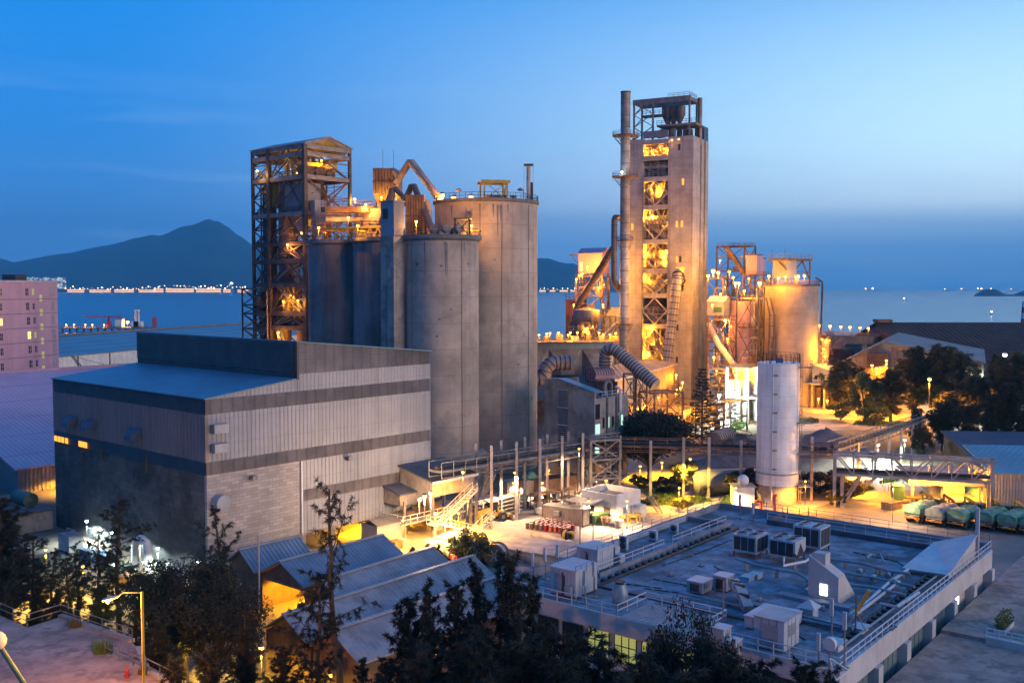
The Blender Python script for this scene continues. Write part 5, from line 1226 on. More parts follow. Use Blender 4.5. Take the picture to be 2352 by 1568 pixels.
MB().box(-.08,-.01,.6,yy*.6,zb_+1.0,zb_+2.6).build('blue_panel', M['truck_green'], T)
for x in (.3,w_-.3):
    for y in (.3,yy-.3): MB().bar((x,y,0),(x,y,zb_),.4).build('leg', M['steel_rust'], T)
clad(1712,1737,586,322,'ribbed pale dust filter with square top above the right plant','pink_wall',5,35,H-(630-HZ)/F*322,'dust_filter')
clad(1734,1747,594,326,'smaller ribbed dust filter beside the square topped one','pink_wall',4,35,H-(630-HZ)/F*326,'dust_filter')
frame_tower('headframe','dark rusty headframe with sloping chutes above the orange lit plant', FX(1708,330,40), 8, FX(1708,330,40).ony(1645), 0+H-(566-HZ)/F*334, 6, 'steel_rust', .45, True)
chute([PD(1668,568,328),PD(1690,598,327),PD(1708,628,326)], .9, 'sloping chute from the headframe top to the square filter', 'steel_rust')
frame_tower('frame_tower','busy orange lit steel framework right of the tallest tower', FX(1660,318,30), 9, FX(1660,318,30).ony(1624), H-(640-HZ)/F*318, 5, 'steel_rust', .4)
frame_tower('frame_tower','orange lit steel frame carrying the dust filters', FX(1752,318,30), 8, FX(1752,318,30).ony(1706), H-(632-HZ)/F*318, 5, 'steel_rust', .4)
frame_tower('frame_tower','dark braced platform above the mauve silo', FX(1742,296,30), 6, FX(1742,296,30).ony(1692), H-(660-HZ)/F*296, 3, 'steel_dark', .35)
frame_tower('frame_tower','tall shadowed frame between tower leg and mauve silo', FX(1676,292,28), 7, FX(1676,292,28).ony(1628), H-(735-HZ)/F*292, 4, 'steel_rust', .35)
frame_tower('frame_tower','low frame before the glowing doorway at the tower foot', FX(1668,270,28), 6, FX(1668,270,28).ony(1630), H-(850-HZ)/F*270, 3, 'steel_rust', .3)
chute([PD(1628,745,300),PD(1650,790,292),PD(1686,838,286),PD(1690,860,284)], .8, 'pale sloping chute pipe beside the mauve silo foot', 'steel_pale')
chute([PD(1628,768,302),PD(1660,802,296),PD(1684,840,290)], .6, 'thin parallel chute pipe below the pale sloping chute', 'steel_rust')
# loading bay with the dazzling white lights
fl_ = FX(1720,262,30)
T = fl_.T('loading_bay','bright loading bay shed with flat canopy below the mauve silo','shed'); yl_ = fl_.ony(1672); zl_ = fl_.zat(845,0,0)
for x in (0,8):
    for y in (0,yl_): MB().bar((x,y,0),(x,y,zl_),.5).build('column', M['white_wall'], T)
MB().box(-.6,8.6,-.6,yl_+.6,zl_,zl_+.5).build('canopy', M['steel_rust'], T); MB().box(-.2,8,-8,yl_+.2,zl_*.45,zl_*.45+.4).build('lower_canopy', M['steel_pale'], T)
MB().box(8,8.4,0,yl_,0,zl_).build('back_wall', M['concrete_plain'], T)
for k in range(3): MB().box(3,5.5,1+k*2,2.2+k*2,.0,zl_*.75).build('filling_machine', M['steel_pale'], T)
fm_ = FX(1745,282,30); T = fm_.T('dark_shed','dark open shed between the loading bay and the white silo','shed')
MB().box(0,7,-3,fm_.ony(1722),fm_.zat(880,0,0),fm_.zat(872,0,0)).build('canopy', M['steel_pale'], T); MB().box(6.6,7,-3,fm_.ony(1722),0,fm_.zat(880,0,0)).build('back_wall', M['steel_dark'], T)
for y in (-3,fm_.ony(1722)): MB().bar((0,y,0),(0,y,fm_.zat(880,0,0)),.4).build('post', M['steel_rust'], T)
for i,(x,y,D,pw,c,bb,r) in enumerate([(1691,902,258,30000,WHITE,'bulb_white',.8),(1652,907,252,9000,WHITE,'bulb_white',.55),(1666,735,290,6000,ORANGE,'bulb_orange',.6),(1638,622,312,7000,SODIUM,'bulb_sodium',.8),(1650,626,312,3000,SODIUM,'bulb_sodium',.6),(1626,633,309,3000,SODIUM,'bulb_sodium',.6),(1675,624,314,1800,SODIUM,'bulb_sodium',.45),(1684,637,312,1500,SODIUM,'bulb_sodium',.45),(1689,650,292,1800,SODIUM,'bulb_sodium',.5),(1697,650,292,1800,SODIUM,'bulb_sodium',.5),(1745,650,296,2800,SODIUM,'bulb_sodium',.7),(1654,598,324,1200,YELLOW,'bulb_sodium',.4),(1720,640,300,1500,SODIUM,'bulb_sodium',.4),(1671,778,288,2600,SODIUM,'bulb_sodium',.4),(1645,850,280,2600,SODIUM,'bulb_sodium',.4),(1690,860,266,5000,YELLOW,'bulb_sodium',.5),(1712,862,266,4000,YELLOW,'bulb_sodium',.4),(1640,820,285,2200,SODIUM,'bulb_sodium',.4),(1620,922,245,1600,SODIUM,'bulb_sodium',.4),(1636,700,296,2400,SODIUM,'bulb_sodium',.4),(1655,675,300,2000,SODIUM,'bulb_sodium',.4),(1710,668,300,2000,SODIUM,'bulb_sodium',.4)]):
    p = PD(x,y,D); lamp(p, ['dazzling white flood lamp in front of the loading bay','smaller white lamp left of the loading bay','large orange lamp below the transfer house','largest cluster lamp at the right edge of the tower leg','lamp beside the largest cluster lamp','lamp touching the right edge of the tower leg','small lamp in the framework below the headframe','small lower lamp below the headframe','left of twin lamps over the mauve silo','right of twin lamps over the mauve silo','bright lamp under the paired dust filters','tiny lamp inside the headframe','small lamp left below the square filter','lamp in the shadowed frame by the mauve silo','lamp in the low frame by the tower foot','lamp left under the loading bay canopy','lamp right under the loading bay canopy','lamp by the sloping chutes','lamp low between conifer and loading bay','lamp under the transfer house floor','lamp behind the transfer house roof','lamp on the dark platform over the mauve silo'][i], pw*1.15 if i > 1 else pw*.5, c, bb, r, 2.2 if i > 1 else p.z, 'plant_lamp', 'lamps right of the tallest tower')
# orange lit pipe tower and clad annex at the right of the broad silo
frame_tower('frame_tower','narrow orange lit pipe frame right of the broad silo', FX(1903,300,35), 5, FX(1903,300,35).ony(1884), H-(770-HZ)/F*300, 6, 'steel_rust', .3)
f = FX(1925,292,40); yy = f.ony(1868); T = f.T('clad_annex','grey clad annex on posts at the foot of the broad silo','annex'); a,b2 = f.zat(848,0,0), f.zat(882,0,0)
MB().xprism([(0,b2),(yy,b2),(yy,a+1.0),(0,a-1)],0,9).build('wall', M['cladding'], T)
MB().box(-1,9,-1,yy+4,b2-.5,b2-.1).build('canopy', M['steel_pale'], T)
for x in (0,8):
    for y in (0,yy*.5,yy): MB().bar((x,y,0),(x,y,b2-.5),.45).build('post', M['steel_pale'], T)
MB().box(7,8,0,yy,0,b2-.5).build('back_wall', M['concrete_plain'], T)
for k in range(3): MB().box(3,5,1.5+k*yy*.3,3+k*yy*.3,0,4+k).build('machine_casing', M['steel_rust'], T)
for i,(x,y,D,pw) in enumerate([(1888,779,297,900),(1896,785,298,1400),(1895,818,298,1600),(1891,801,299,900),(1889,845,298,1200),(1894,838,297,900),(1880,915,288,3000),(1900,920,288,3000)]):
    p = PD(x,y,D); lamp(p, ['top','second','brightest','third','lowest','small low','left ground','right ground'][i]+' lamp of the orange pipe frame right of the broad silo', pw*1.3, SODIUM, 'bulb_sodium', .4, 1.5, 'plant_lamp', 'lamps right of the broad silo')
# ================================================================= WHITE SILO
cw = Vector(((1790-CX)/F*166,166)); rw = 48/F*163.5; zw = H-(836-HZ)/F*164; zsk = H-(1095-HZ)/F*162
T = thing('white_silo','white banded cylindrical silo standing alone behind the flat roof','silo',(cw.x,cw.y,0))
MB().lathe([(rw,zsk),(rw,zw),(rw+.1,zw),(rw+.1,zw+.12),(.01,zw+.12)],(0,0,0),56).build('shell', M['white_silo'], T, True)
MB().lathe([(rw+.05,3.2),(rw+.05,zsk)],(0,0,0),56).build('lower_shell', M['white_silo'], T, True)
MB().lathe([(rw,zsk-.2),(rw+.35,zsk-.1),(rw+.35,zsk+.1),(rw,zsk+.1)],(0,0,0),56).build('ring_beam', M['unit_grey'], T)
MB().lathe([(rw-.15,0),(rw-.15,3.2)],(0,0,0),40).build('skirt', M['concrete_plain'], T)
MB().ring((0,0),rw,zw+.12,1.5,26,.07).build('railing', M['steel_dark'], T)
MB().tube([(-rw*.5,-rw*.92,1),(-rw*.5,-rw*.92,zw)],.14,8).build('fill_pipe', M['rail_white'], T)
for k in range(7): z = 3+k*3.1; MB().cbox((-rw*.4,-rw*.95,z),(.7,.4,.25)).build('pipe_bracket', M['steel_grey'], T)
a = Vector((rw*.86,-rw*.6,0))
MB().ladder(a+Vector((.25,-.2,0)), a+Vector((.25,-.2,zw+1.2)), .5, .45, (1,.6,0)).build('ladder', M['steel_grey'], T)
q = MB()
for k in range(14): z=2+k*1.6; q.ring((rw*.92+.3,-rw*.68),.42,z,.05,8,.04,1)
q.build('ladder_cage', M['steel_grey'], T)
for z in (zw-.6, zw*.58, zw*.36, zw*.13): MB().box(rw*.8,rw+1.6,-rw*.9,-rw*.3,z,z+.12).build('platform', M['steel_grey'], T); MB().rail([(rw+1.55,-rw*.3,z+.12),(rw+1.55,-rw*.9,z+.12),(rw*.8,-rw*.9,z+.12)],1.0,1.2,.06).build('railing', M['steel_grey'], T)
MB().box(-.4,.6,-.6,.2,zw+.12,zw+.9).build('roof_filter', M['steel_blue'], T)
for x in (-rw*.62,rw*.5): MB().tube([(x,-rw*.75,zw+.1),(x,-rw*.75,zw+1)],.12,8).build('vent', M['steel_grey'], T)
def ptag(pts,r,label,mt,cat='pipe',name='pipe'): return tag(MB().tube(pts,r,12).build(name,M[mt],None,True),label,cat)
ptag([PD(1779,1178,156.5),PD(1779,1142,156.5),PD(1780,1139,156.6),PD(1782,1138,156.9)],.3,'upright red pipe with bent top at the white silo foot','orange_paint')
ptag([PD(1731,1172,158),PD(1731,1158,158),PD(1733,1153,158),PD(1740,1151,158),PD(1746,1151,158.4),PD(1748,1155,158.5),PD(1748,1176,158.5)],.28,'red inverted U pipe left of the white silo foot','orange_paint')
p = G(1730,1168,0); T = thing('pump_house','small yellow lit brick pump house at the white silo foot','shed',(p.x-1.2,p.y+3,0)); MB().box(-1.6,1.8,-1.4,1.4,0,3.2).build('wall', M['white_wall'], T); MB().box(-1.8,2,-1.6,1.6,3.2,3.4).build('roof', M['concrete_plain'], T)
T2=thing('round_tank','small round tank on the pump house roof','tank',(p.x-1,p.y+3,4.1)); MB().ball((0,0,0),.95,16,10).build('shell', M['white_silo'], T2, True); MB().cbox((0,0,-.6),(.9,.9,.3)).build('saddle', M['steel_rust'], T2)
# ================================================================= YARD: HUTS, STAIRS, CONVEYOR
xh0, xh1 = FM.onx(914), FM.onx(990); Lh = FM.L(PD(987,1104.5,136)); dep = -FM.ony(1066, xh1)
dep = max(5.0, min(9.0, dep)); zr0 = FM.zat(1070,xh0,0)
T = FM.T('transfer_hut', 'grey clad transfer hut with dark lean-to roof on the mill hall wall', 'hut')
zr1 = FM.zat(1104.5, xh0+1, -dep); zfl = FM.zat(1140, xh0+1, -dep)
MB().xprism([(-.25,zr0-.2),(-dep,zr1-.2),(-dep,zfl),(-.25,zfl)],xh0,xh1+2).build('wall', M['container'], T)
MB().xprism([(-.2,zr0),(-dep-.5,zr1-.1),(-dep-.5,zr1+.1),(-.2,zr0+.25)],xh0-.4,xh1+2.4).build('roof', M['roof_asphalt'], T)
MB().box(xh0-.4,xh1+2.4,-dep-.62,-dep-.52,zr1-.25,zr1+.15).build('gutter', M['rail_white'], T)
MB().box(xh1+2.0,xh1+2.06,-dep+1,-dep+2.0,zfl+.1,zfl+2.2).build('door', M['glass_teal'], T)
for xx in (xh0+.4,xh1+1.6):
    for yy in (-dep+.3,-1): MB().bar((xx,yy,0),(xx,yy,zfl),.35).build('leg', M['steel_grey'], T)
T = FM.T('lean_to', 'stained corrugated lean-to below the transfer hut on the mill wall', 'shed')
xl0, xl1 = FM.onx(877), FM.onx(925); za_, zb_ = FM.zat(1118,xl0,0), FM.zat(1158,xl0,-2)
MB().xprism([(-.25,za_),(-3.6,za_-.8),(-3.6,zb_),(-.25,zb_)],xl0,xl1+4).build('wall', M['container'], T)
MB().xprism([(-.2,za_+.1),(-4,za_-.75),(-4,za_-.55),(-.2,za_+.3)],xl0-.3,xl1+4.3).build('roof', M['roof_asphalt'], T)
# loading platform with railings and stairs
T = FM.T('loading_platform', 'yellow lit steel platform with railings under the lean-to', 'platform')
zp = zb_-2.2
MB().box(xl0-1,xl1+7,-5.5,-.4,zp-.2,zp).build('deck', M['steel_pale'], T); MB().rail([(xl0-1,-.5,zp),(xl0-1,-5.4,zp),(xl1+7,-5.4,zp)],1.1,1.3,.08).build('railing', M['rail_white'], T)
for xx in (xl0-.6,xl1+1,xl1+6.5): MB().bar((xx,-5.2,0),(xx,-5.2,zp+3.2),.3).build('column', M['steel_grey'], T)
for k in range(3): MB().box(xl0+1+k*2.6,xl0+2.6+k*2.6,-4,-2.2,zp,zp+1.2+.3*k).build('machine_casing', M['steel_rust'], T)
MB().tube([(xl1+2,-3,zp),(xl1+2,-3,zb_+1)],.7,10).build('chute', M['steel_rust'], T)
T = FM.T('stair_tower', 'white painted zigzag stair beside the transfer hut', 'stair')
MB().stairs((xh1+1,-dep-1.2,zfl+.2),(xh1-6,-dep-1.2,zfl-3.4),(0,1,0),1.1).build('flight', M['rail_white'], T)
MB().box(xh1-8,xh1-5.8,-dep-2,-dep-.3,zfl-3.6,zfl-3.4).build('landing', M['rail_white'], T); MB().rail([(xh1-5.8,-dep-2,zfl-3.4),(xh1-8,-dep-2,zfl-3.4),(xh1-8,-dep-.3,zfl-3.4)],1.1,1,.07).build('railing', M['rail_white'], T)
MB().stairs((xh1-7,-dep-2.6,zfl-3.4),(xh1+.5,-dep-2.6,zfl-7.0+1.0),(0,1,0),1.0).build('flight', M['rail_white'], T)
MB().stairs((xh1+2,-dep-3.8,2.6),(xh1-3,-dep-3.8,.1),(0,1,0),1.0).build('flight', M['rail_white'], T)
for xx in (xh1-8,xh1-6,xh1+1.5): MB().bar((xx,-dep-2,0),(xx,-dep-2,zfl-3.5),.22).build('post', M['steel_pale'], T)
for i,(x,y,D,pw,c,r) in enumerate([(989,1132,131.5,7000,PALE,.32),(975,1139,130.5,7000,PALE,.36),(963,1147,131,1800,YELLOW,.28),(1063,1084,139,2200,SODIUM,.28),(1074,1150,140,1800,YELLOW,.25),(1000,1180,134,1800,YELLOW,.25),(1036,1190,138,1600,PALE,.2),(925,1195,131,2600,YELLOW,.22),(1053,1178,137,1200,YELLOW,.2)]):
    p = PD(x,y,D); lamp(p, ['right of the two dazzling flood lamps at the mill wall stair','left of the two dazzling flood lamps at the mill wall stair','flood lamp on the corner of the lean-to','lamp on the gutter end of the transfer hut','lamp on the post left of the conveyor stair','lamp under the loading platform','small lamp at the lower stair by the forklift','lamp below the lean-to over the open bay','small lamp under the zigzag stair'][i], pw, c, 'bulb_sodium', r, min(2.0,p.z-.3), 'flood_lamp' if i < 2 else 'yard_lamp', 'lamps at the mill wall stair')
# small corrugated shed by the open bay and crates
def gbox(x,y,w_,d_,h_,name,label,mt,cat,az=41.5,group=None,z=0):
    p = G(x,y,z); T = thing(name,label,cat,p,radians(90-az),group); return T
T = gbox(862,1254,0,0,0,'corrugated_shed','small white corrugated shed before the open mill bay','white_wall','shed')
MB().box(-1,4.4,-1.6,1.8,0,3.2).build('wall', M['cladding'], T); MB().xprism([(-1.8,3.2),(0,3.8),(2,3.2),(2,3.35),(0,3.95),(-1.8,3.35)],-1.2,4.6).build('roof', M['roof_asphalt'], T)
def crate(x,y,s,label,mt='wood',h=None,group='crates and pallets in the yard',z=0,name='crate',cat='crate'):
    T = gbox(x,y,0,0,0,name,label,mt,cat,41.5+R.uniform(-8,8),group,z); h = h or s
    q = MB()
    for sx_ in (-1,1):
        q.box(-s/2,s/2,sx_*s/2-.04,sx_*s/2+.04,0,h) if False else None
    MB().box(-s/2+.05,s/2-.05,-s/2+.05,s/2-.05,.12,h).build('box_body', M[mt], T)
    q = MB()
    for k in range(3): q.box(-s/2,s/2,-s/2+k*(s-.12)/2,-s/2+k*(s-.12)/2+.12,0,.12)
    for sx_ in (-1,1):
        for sy in (-1,1): q.bar((sx_*s/2,sy*s/2,.1),(sx_*s/2,sy*s/2,h+.04),.1)
    q.build('slats', M[mt], T); return T
for x,y,s,lb,mt,h in [(950,1191,1.7,'tall wooden crate standing in the yellow lit yard by the stair','wood',1.9),(980,1213,2.0,'wooden crate beside the white stair foot','wood',1.3),(955,1216,1.8,'low wooden pallet box left of the stair foot','wood',.5),(1000,1216,1.4,'pale caged container right of the stair foot','unit_white',1.3),
        (908,1257,1.6,'dark crate behind the blue-grey shed roofs','drum_brown',1.0),(926,1253,1.5,'pale bundled crate behind the blue-grey shed roofs','unit_grey',.9),(1175,1160,2.0,'brown crate at the foot of the conveyor trestle','drum_brown',1.2),(1197,1165,1.8,'small brown crate beside the green skip','drum_brown',1.0),(1268,1172,1.8,'orange crate in front of the rusty rack','wood',.9),(1290,1170,1.7,'wooden crate stack right of the rusty rack','wood',1.1),(1245,1180,1.6,'crate holding white bags before the rusty rack','unit_white',1.0)]:
    crate(x,y,s,lb,mt,h)
# pipe rack, loader, forklift
T = gbox(1110,1196,0,0,0,'pipe_rack_stand','white tiered rack stacked with long pipes beside the wheel loader','steel_pale','rack')
for xx in (-1,3.2,7.4):
    q = MB(); q.bar((xx,-.9,0),(xx,-.9,3),.18); q.bar((xx,.9,0),(xx,.9,3),.18)
    for k in range(5): q.bar((xx,-.9,.3+k*.62),(xx,.9,.3+k*.62),.14)
    q.build('rack_frame', M['rail_white'], T)
for k in range(5):
    for j in range(4): MB().tube([(-1.8,-.65+j*.43,.5+k*.62),(8.4,-.65+j*.43,.5+k*.62)],.17,8).build('pipe', M['steel_pale' if k>3 else 'steel_grey'], T)
def wheel(T,x,y,r,w_,nm='wheel'):
    q = MB().lathe([(r*.45,-w_/2),(r*.92,-w_/2),(r,-w_*.3),(r,w_*.3),(r*.92,w_/2),(r*.45,w_/2)],(0,0,0),18); q.v=[(a+x,c+y,b2+r) for a,b2,c in q.v]
    o = q.build(nm, M['black_rubber'], T); q = MB().lathe([(.01,-w_*.35),(r*.46,-w_*.35),(r*.46,w_*.35),(.01,w_*.35)],(0,0,0),12); q.v=[(a+x,c+y,b2+r) for a,b2,c in q.v]; h = q.build('rim', M['steel_pale'], o); return o
T = gbox(1128,1196,0,0,0,'wheel_loader','dusty yellow wheel loader with lowered bucket in the yard','truck_yellow','loader',60)
for x,y in ((-1.5,-1.0),(-1.5,1.0),(1.5,-1.0),(1.5,1.0)): wheel(T,x,y,.75,.6)
MB().add([(-2.8,-.8,.9),(-.6,-.8,.9),(-.6,.8,.9),(-2.8,.8,.9),(-2.6,-.7,2.0),(-.6,-.8,2.3),(-.6,.8,2.3),(-2.6,.7,2.0)],[(0,3,2,1),(4,5,6,7),(0,1,5,4),(1,2,6,5),(2,3,7,6),(3,0,4,7)]).build('engine_body', M['truck_yellow'], T)
MB().box(-.6,1.9,-.5,.5,.8,1.5).build('front_frame', M['truck_yellow'], T)
MB().box(-.7,.8,-.75,.75,1.5,3.1).build('cab', M['glass_dark'], T); MB().box(-.85,.95,-.85,.85,3.1,3.25).build('cab_roof', M['rail_white'], T)
for y in (-.45,.45): MB().bar((.9,y,1.8),(3.0,y,.5),.22,.35).build('lift_arm', M['truck_yellow'], T)
MB().yprism([(2.9,.9),(3.0,.1),(4.0,.05),(3.9,.2),(3.2,.3),(3.1,1.0)],-1.35,1.35).build('bucket', M['steel_grey'], T)
T = gbox(1055,1212,0,0,0,'forklift','yellow forklift with white roof guard near the stair foot','truck_yellow','forklift',25)
for x,y in ((-.8,-.55),(-.8,.55),(.8,-.55),(.8,.55)): wheel(T,x,y,.4,.3)
MB().box(-1.3,.9,-.6,.6,.4,1.2).build('body', M['truck_yellow'], T)
for x in (-.8,.7):
    for y in (-.5,.5): MB().bar((x,y,1.2),(x,y,2.4),.08).build('guard_post', M['steel_dark'], T)
MB().box(-.95,.85,-.6,.6,2.4,2.5).build('roof_guard', M['rail_white'], T)
q = MB(); q.bar((1.1,-.35,.1),(1.1,-.35,2.8),.12); q.bar((1.1,.35,.1),(1.1,.35,2.8),.12); q.bar((1.1,-.35,2.7),(1.1,.35,2.7),.1); q.build('mast', M['steel_dark'], T)
for y in (-.3,.3): MB().box(1.15,2.2,y-.07,y+.07,.1,.16).build('fork', M['steel_dark'], T)
MB().box(-.6,-.1,-.3,.3,1.2,1.5).build('seat', M['black_rubber'], T)
# containers
def cont(x,y,L_,W_,Hh,label,mt,az=128,group='containers in the works yard'):
    T = gbox(x,y,0,0,0,'container',label,mt,'container',az,group); q = MB()
    n = int(L_/.4)
    MB().box(.06,L_-.06,.06,W_-.06,.1,Hh-.05).build('body', M[mt], T)
    for k in range(n): q.box(L_*k/n+.1,L_*k/n+.28,0,W_,.15,Hh-.15)
    q.build('corrugation', M[mt], T); MB().box(-.03,L_+.03,-.03,W_+.03,Hh-.1,Hh).build('roof', M['concrete_plain' if mt=='container' else 'steel_rust'], T)
    q = MB()
    for a in (0,L_):
        for b2 in (0,W_): q.bar((a,b2,0),(a,b2,Hh),.16)
    q.build('corner_post', M['steel_rust'], T); return T
cT = cont(1246,1197,7.0,2.4,2.6,'pale dusty container with wall unit behind the oil drums','container',122)
MB().box(2.2,3.2,-.55,-.02,1.3,2.0).build('cooling_unit', M['unit_grey'], cT)
cont(1202,1140,9,2.5,2.6,'long grey container under the conveyor with a green sheet on it','container',55)
cont(1238,1140,5,2.5,2.7,'rusty container right of the long grey one','container_rust',55); cont(1268,1133,6,2.5,2.7,'rusty container nearest the plant building steelwork','container_rust',55); cont(1165,1142,5,2.5,2.6,'yellow lit container by the conveyor stair foot','container',55)
p = G(1222,1135,0); T = thing('tarpaulin','crumpled green sheet draped on the long grey container','tarpaulin',(p.x,p.y+1.5,2.62))
q = MB(); n = 8
vs = [((i/n-.5)*3.4,(j/n-.5)*2.6,.55*R.random()+(.7 if 2<i<6 and 2<j<6 else 0)) for j in range(n+1) for i in range(n+1)]
q.add(vs,[(j*(n+1)+i,j*(n+1)+i+1,(j+1)*(n+1)+i+1,(j+1)*(n+1)+i) for j in range(n) for i in range(n)]).build('sheet', M['tarp_green'], T)
T = gbox(1225,1170,0,0,0,'storage_rack','rusty two-tier rack loaded with boxes below the conveyor','container_rust','rack',55)
for z in (.15,1.3,2.5): MB().box(0,8,-.8,.8,z,z+.1).build('shelf', M['steel_rust'], T)
for x in (0,2.7,5.3,8): 
    MB().bar((x,-.8,0),(x,-.8,2.6),.12).build('post', M['steel_rust'], T); MB().bar((x,.8,0),(x,.8,2.6),.12).build('post', M['steel_rust'], T)
for k in range(7): 
    t_ = crate(0,0,.8,'small box on the lower shelf of the rusty two-tier rack' if k<4 else 'small box on the middle shelf of the rusty two-tier rack', ('unit_white','drum_brown','wood')[k%3], .7,'boxes on the rusty rack'); w_ = T.matrix_basis @ Vector((.8+(k%4)*1.9,0,.25 if k<4 else 1.4)); t_.location = w_
for i,(x,y) in enumerate(((1190,1158),(1372,1200))):
    T = gbox(x,y,0,0,0,'waste_skip',['green skip by the container row','dark green waste bin beside the white building door'][i],'green_bin','skip',50,'green skips')
    MB().add([(-1.3,-.8,.1),(1.3,-.8,.1),(1.3,.8,.1),(-1.3,.8,.1),(-1.5,-.9,1.4),(1.5,-.9,1.4),(1.5,.9,1.4),(-1.5,.9,1.4)],[(0,3,2,1),(0,1,5,4),(1,2,6,5),(2,3,7,6),(3,0,4,7)]).build('tub', M['green_bin'], T)
    MB().box(-1.55,1.55,-.95,.95,1.4,1.5).build('lid', M['green_bin'], T)
# oil drums: one mesh, many copies
T = thing('oil_drum','','drum',(0,0,0),0,'oil drums before the pale container'); dm = {}
def drum_mesh(mt):
    b2 = MB().lathe([(.01,0),(.29,0),(.29,.29),(.305,.3),(.29,.32),(.29,.58),(.305,.6),(.29,.62),(.29,.87),(.305,.88),(.28,.885),(.28,.86),(.01,.86)],(0,0,0),14)
    return b2
proto = T; body = drum_mesh('drum_red').build('body', M['drum_red'], T, True); lid = MB().lathe([(.01,0),(.27,0),(.27,.02),(.01,.02)],(0,0,.862),14).build('lid', M['steel_pale'], T)
bodies = {'drum_red':body.data}
for mt in ('drum_brown','drum_orange'): me = body.data.copy(); me.materials[0] = M[mt]; bodies[mt] = me
fd = Fr((G(1212,1213).x,G(1212,1213).y),122)
words = {'drum_red':'red','drum_brown':'brown','drum_orange':'orange'}
rows = ['front row','second row','third row','fourth row','fifth row','back row']
k = 0
for r_ in range(6):
    for c_ in range(9):
        if r_ >= 4 and c_ > 6: continue
        mt = 'drum_brown' if (r_ < 2 and c_ < 4) or c_ == 0 else ('drum_orange' if (r_+c_)%5==0 or (r_==0 and c_ in (5,6)) else 'drum_red')
        o = proto if k == 0 else copy_tree(proto); k += 1
        w_ = fd.W((c_*.78+(r_%2)*.2+R.uniform(-.08,.08), r_*.78+R.uniform(-.08,.08), 0)); o.location = w_
        for ch in o.children:
            if ch.name.startswith('body'): ch.data = bodies[mt]
        o['label'] = f"{words[mt]} oil drum in the {rows[r_]} of drums, {['leftmost','second from left','third from left','fourth from left','in the middle','fourth from right','third from right','second from right','rightmost'][c_]}"
# white building with canopy
f = Fr(((1418-CX)/F*151.6,151.6), 41.5); xw, yw = f.onx(1474), f.ony(1336); hw_ = f.zat(1137.5,0,0)
T = f.T('white_building','small white flat-roofed building with a butterfly canopy in the yard','building')
MB().box(0,xw,0,.25,0,hw_).build('wall', M['white_wall'], T); MB().box(0,.25,.25,yw,0,hw_).build('wall', M['white_wall'], T); MB().box(xw-.25,xw,.25,yw,0,hw_).build('wall', M['white_wall'], T); MB().box(.25,xw-.25,yw-.25,yw,0,hw_).build('wall', M['white_wall'], T)
MB().box(.25,xw-.25,.25,yw-.25,hw_-1.1,hw_-.95).build('roof', M['roof_asphalt'], T)
MB().box(-.04,-.005,1.1,2.4,0,2.0).build('door', M['steel_rust'], T); MB().box(-.04,-.005,4.2,5.2,.9,1.9).build('window', M['glass_dark'], T)
MB().box(1.8,2.9,-.04,-.005,.9,1.9).build('window', M['glass_teal'], T); MB().box(3.6,4.3,-.04,-.005,0,1.9).build('door', M['steel_pale'], T)
MB().box(4.6,6.2,-1.3,-.02,0,1.9).build('annex_box', M['white_wall'], T)
MB().add([(-.3,2.6,3.1),(-.3,yw+.4,3.1),(-3.0,yw+.4,2.9),(-3.0,2.6,2.9),(-5.2,yw+.4,3.4),(-5.2,2.6,3.4)],[(0,1,2,3),(3,2,4,5),(3,2,1,0),(5,4,2,3)]).build('canopy', M['unit_grey'], T)
q = MB(); q.bar((-.05,2.6,3.15),(-3,2.6,2.95),.2,.3); q.bar((-3,2.6,2.95),(-5.2,2.6,3.45),.2,.3); q.build('canopy_edge', M['white_wall'], T)
for y in (2.9,yw): MB().bar((-4.6,y,0),(-4.6,y,3.2),.3).build('canopy_post', M['white_wall'], T)
MB().stairs((xw+3.2,-1.6,0),(xw+.4,-1.6,3.0),(0,1,0),1.0,False).build('outside_stair', M['concrete_plain'], T)
p = G(1400,1205); 
for i,(x,y) in enumerate(((1391,1206),(1408,1207),(1421,1213))):
    T = gbox(x,y,0,0,0,'round_tub',['small round tub left of the yard tubs','middle round tub before the white building','white legged round tub nearest the flat roof'][i],'steel_pale','tub',0,'round tubs by the white building')
    MB().lathe([(.6,.5),(.75,1.3),(.65,1.3),(.5,.6),(.01,.6)],(0,0,0),16).build('bowl', M['steel_pale' if i else 'steel_rust'], T)
    for k in range(3): a=k*2.1; MB().bar((.5*cos(a),.5*sin(a),0),(.55*cos(a),.55*sin(a),.6),.08).build('leg', M['rail_white'], T)
for i in range(6):
    x,y = 1432+i*7.5, 1199-i*1.6+(i%2)*5
    T = gbox(x,y,0,0,0,'yellow_frame',f"small yellow steel frame by the white building, {['first','second','third','fourth','fifth','last'][i]} from the left",'steel_yellow','frame',30*i,'yellow frames by the white building')
    for a in (-.5,.5):
        for b2 in (-.4,.4): MB().bar((a,b2,0),(a,b2,1.0),.1).build('post', M['steel_yellow'], T)
    MB().box(-.55,.55,-.45,.45,.95,1.05).build('top', M['steel_yellow'], T)
for i,(x,y) in enumerate(((1292,1232),(1299,1236),(1306,1232),(1311,1238),(1303,1242),(1296,1241))):
    T = gbox(x,y,0,0,0,'roller_ring','yellow and black wheel ring in the small pile near the flat roof edge','steel_yellow','ring',40*i,'yellow rings in the yard')
    q = MB().lathe([(.3,-.2),(.6,-.2),(.6,.2),(.3,.2),(.3,-.2)],(0,0,0),14); q.v=[(a,c*1.0,b2+.6) for a,b2,c in q.v]; q.build('ring', M['steel_yellow' if i%2 else 'black_rubber'], T)
    q = MB().lathe([(.01,-.12),(.3,-.12),(.3,.12),(.01,.12)],(0,0,0),10); q.v=[(a,c,b2+.6) for a,b2,c in q.v]; q.build('hub', M['black_rubber'], T)
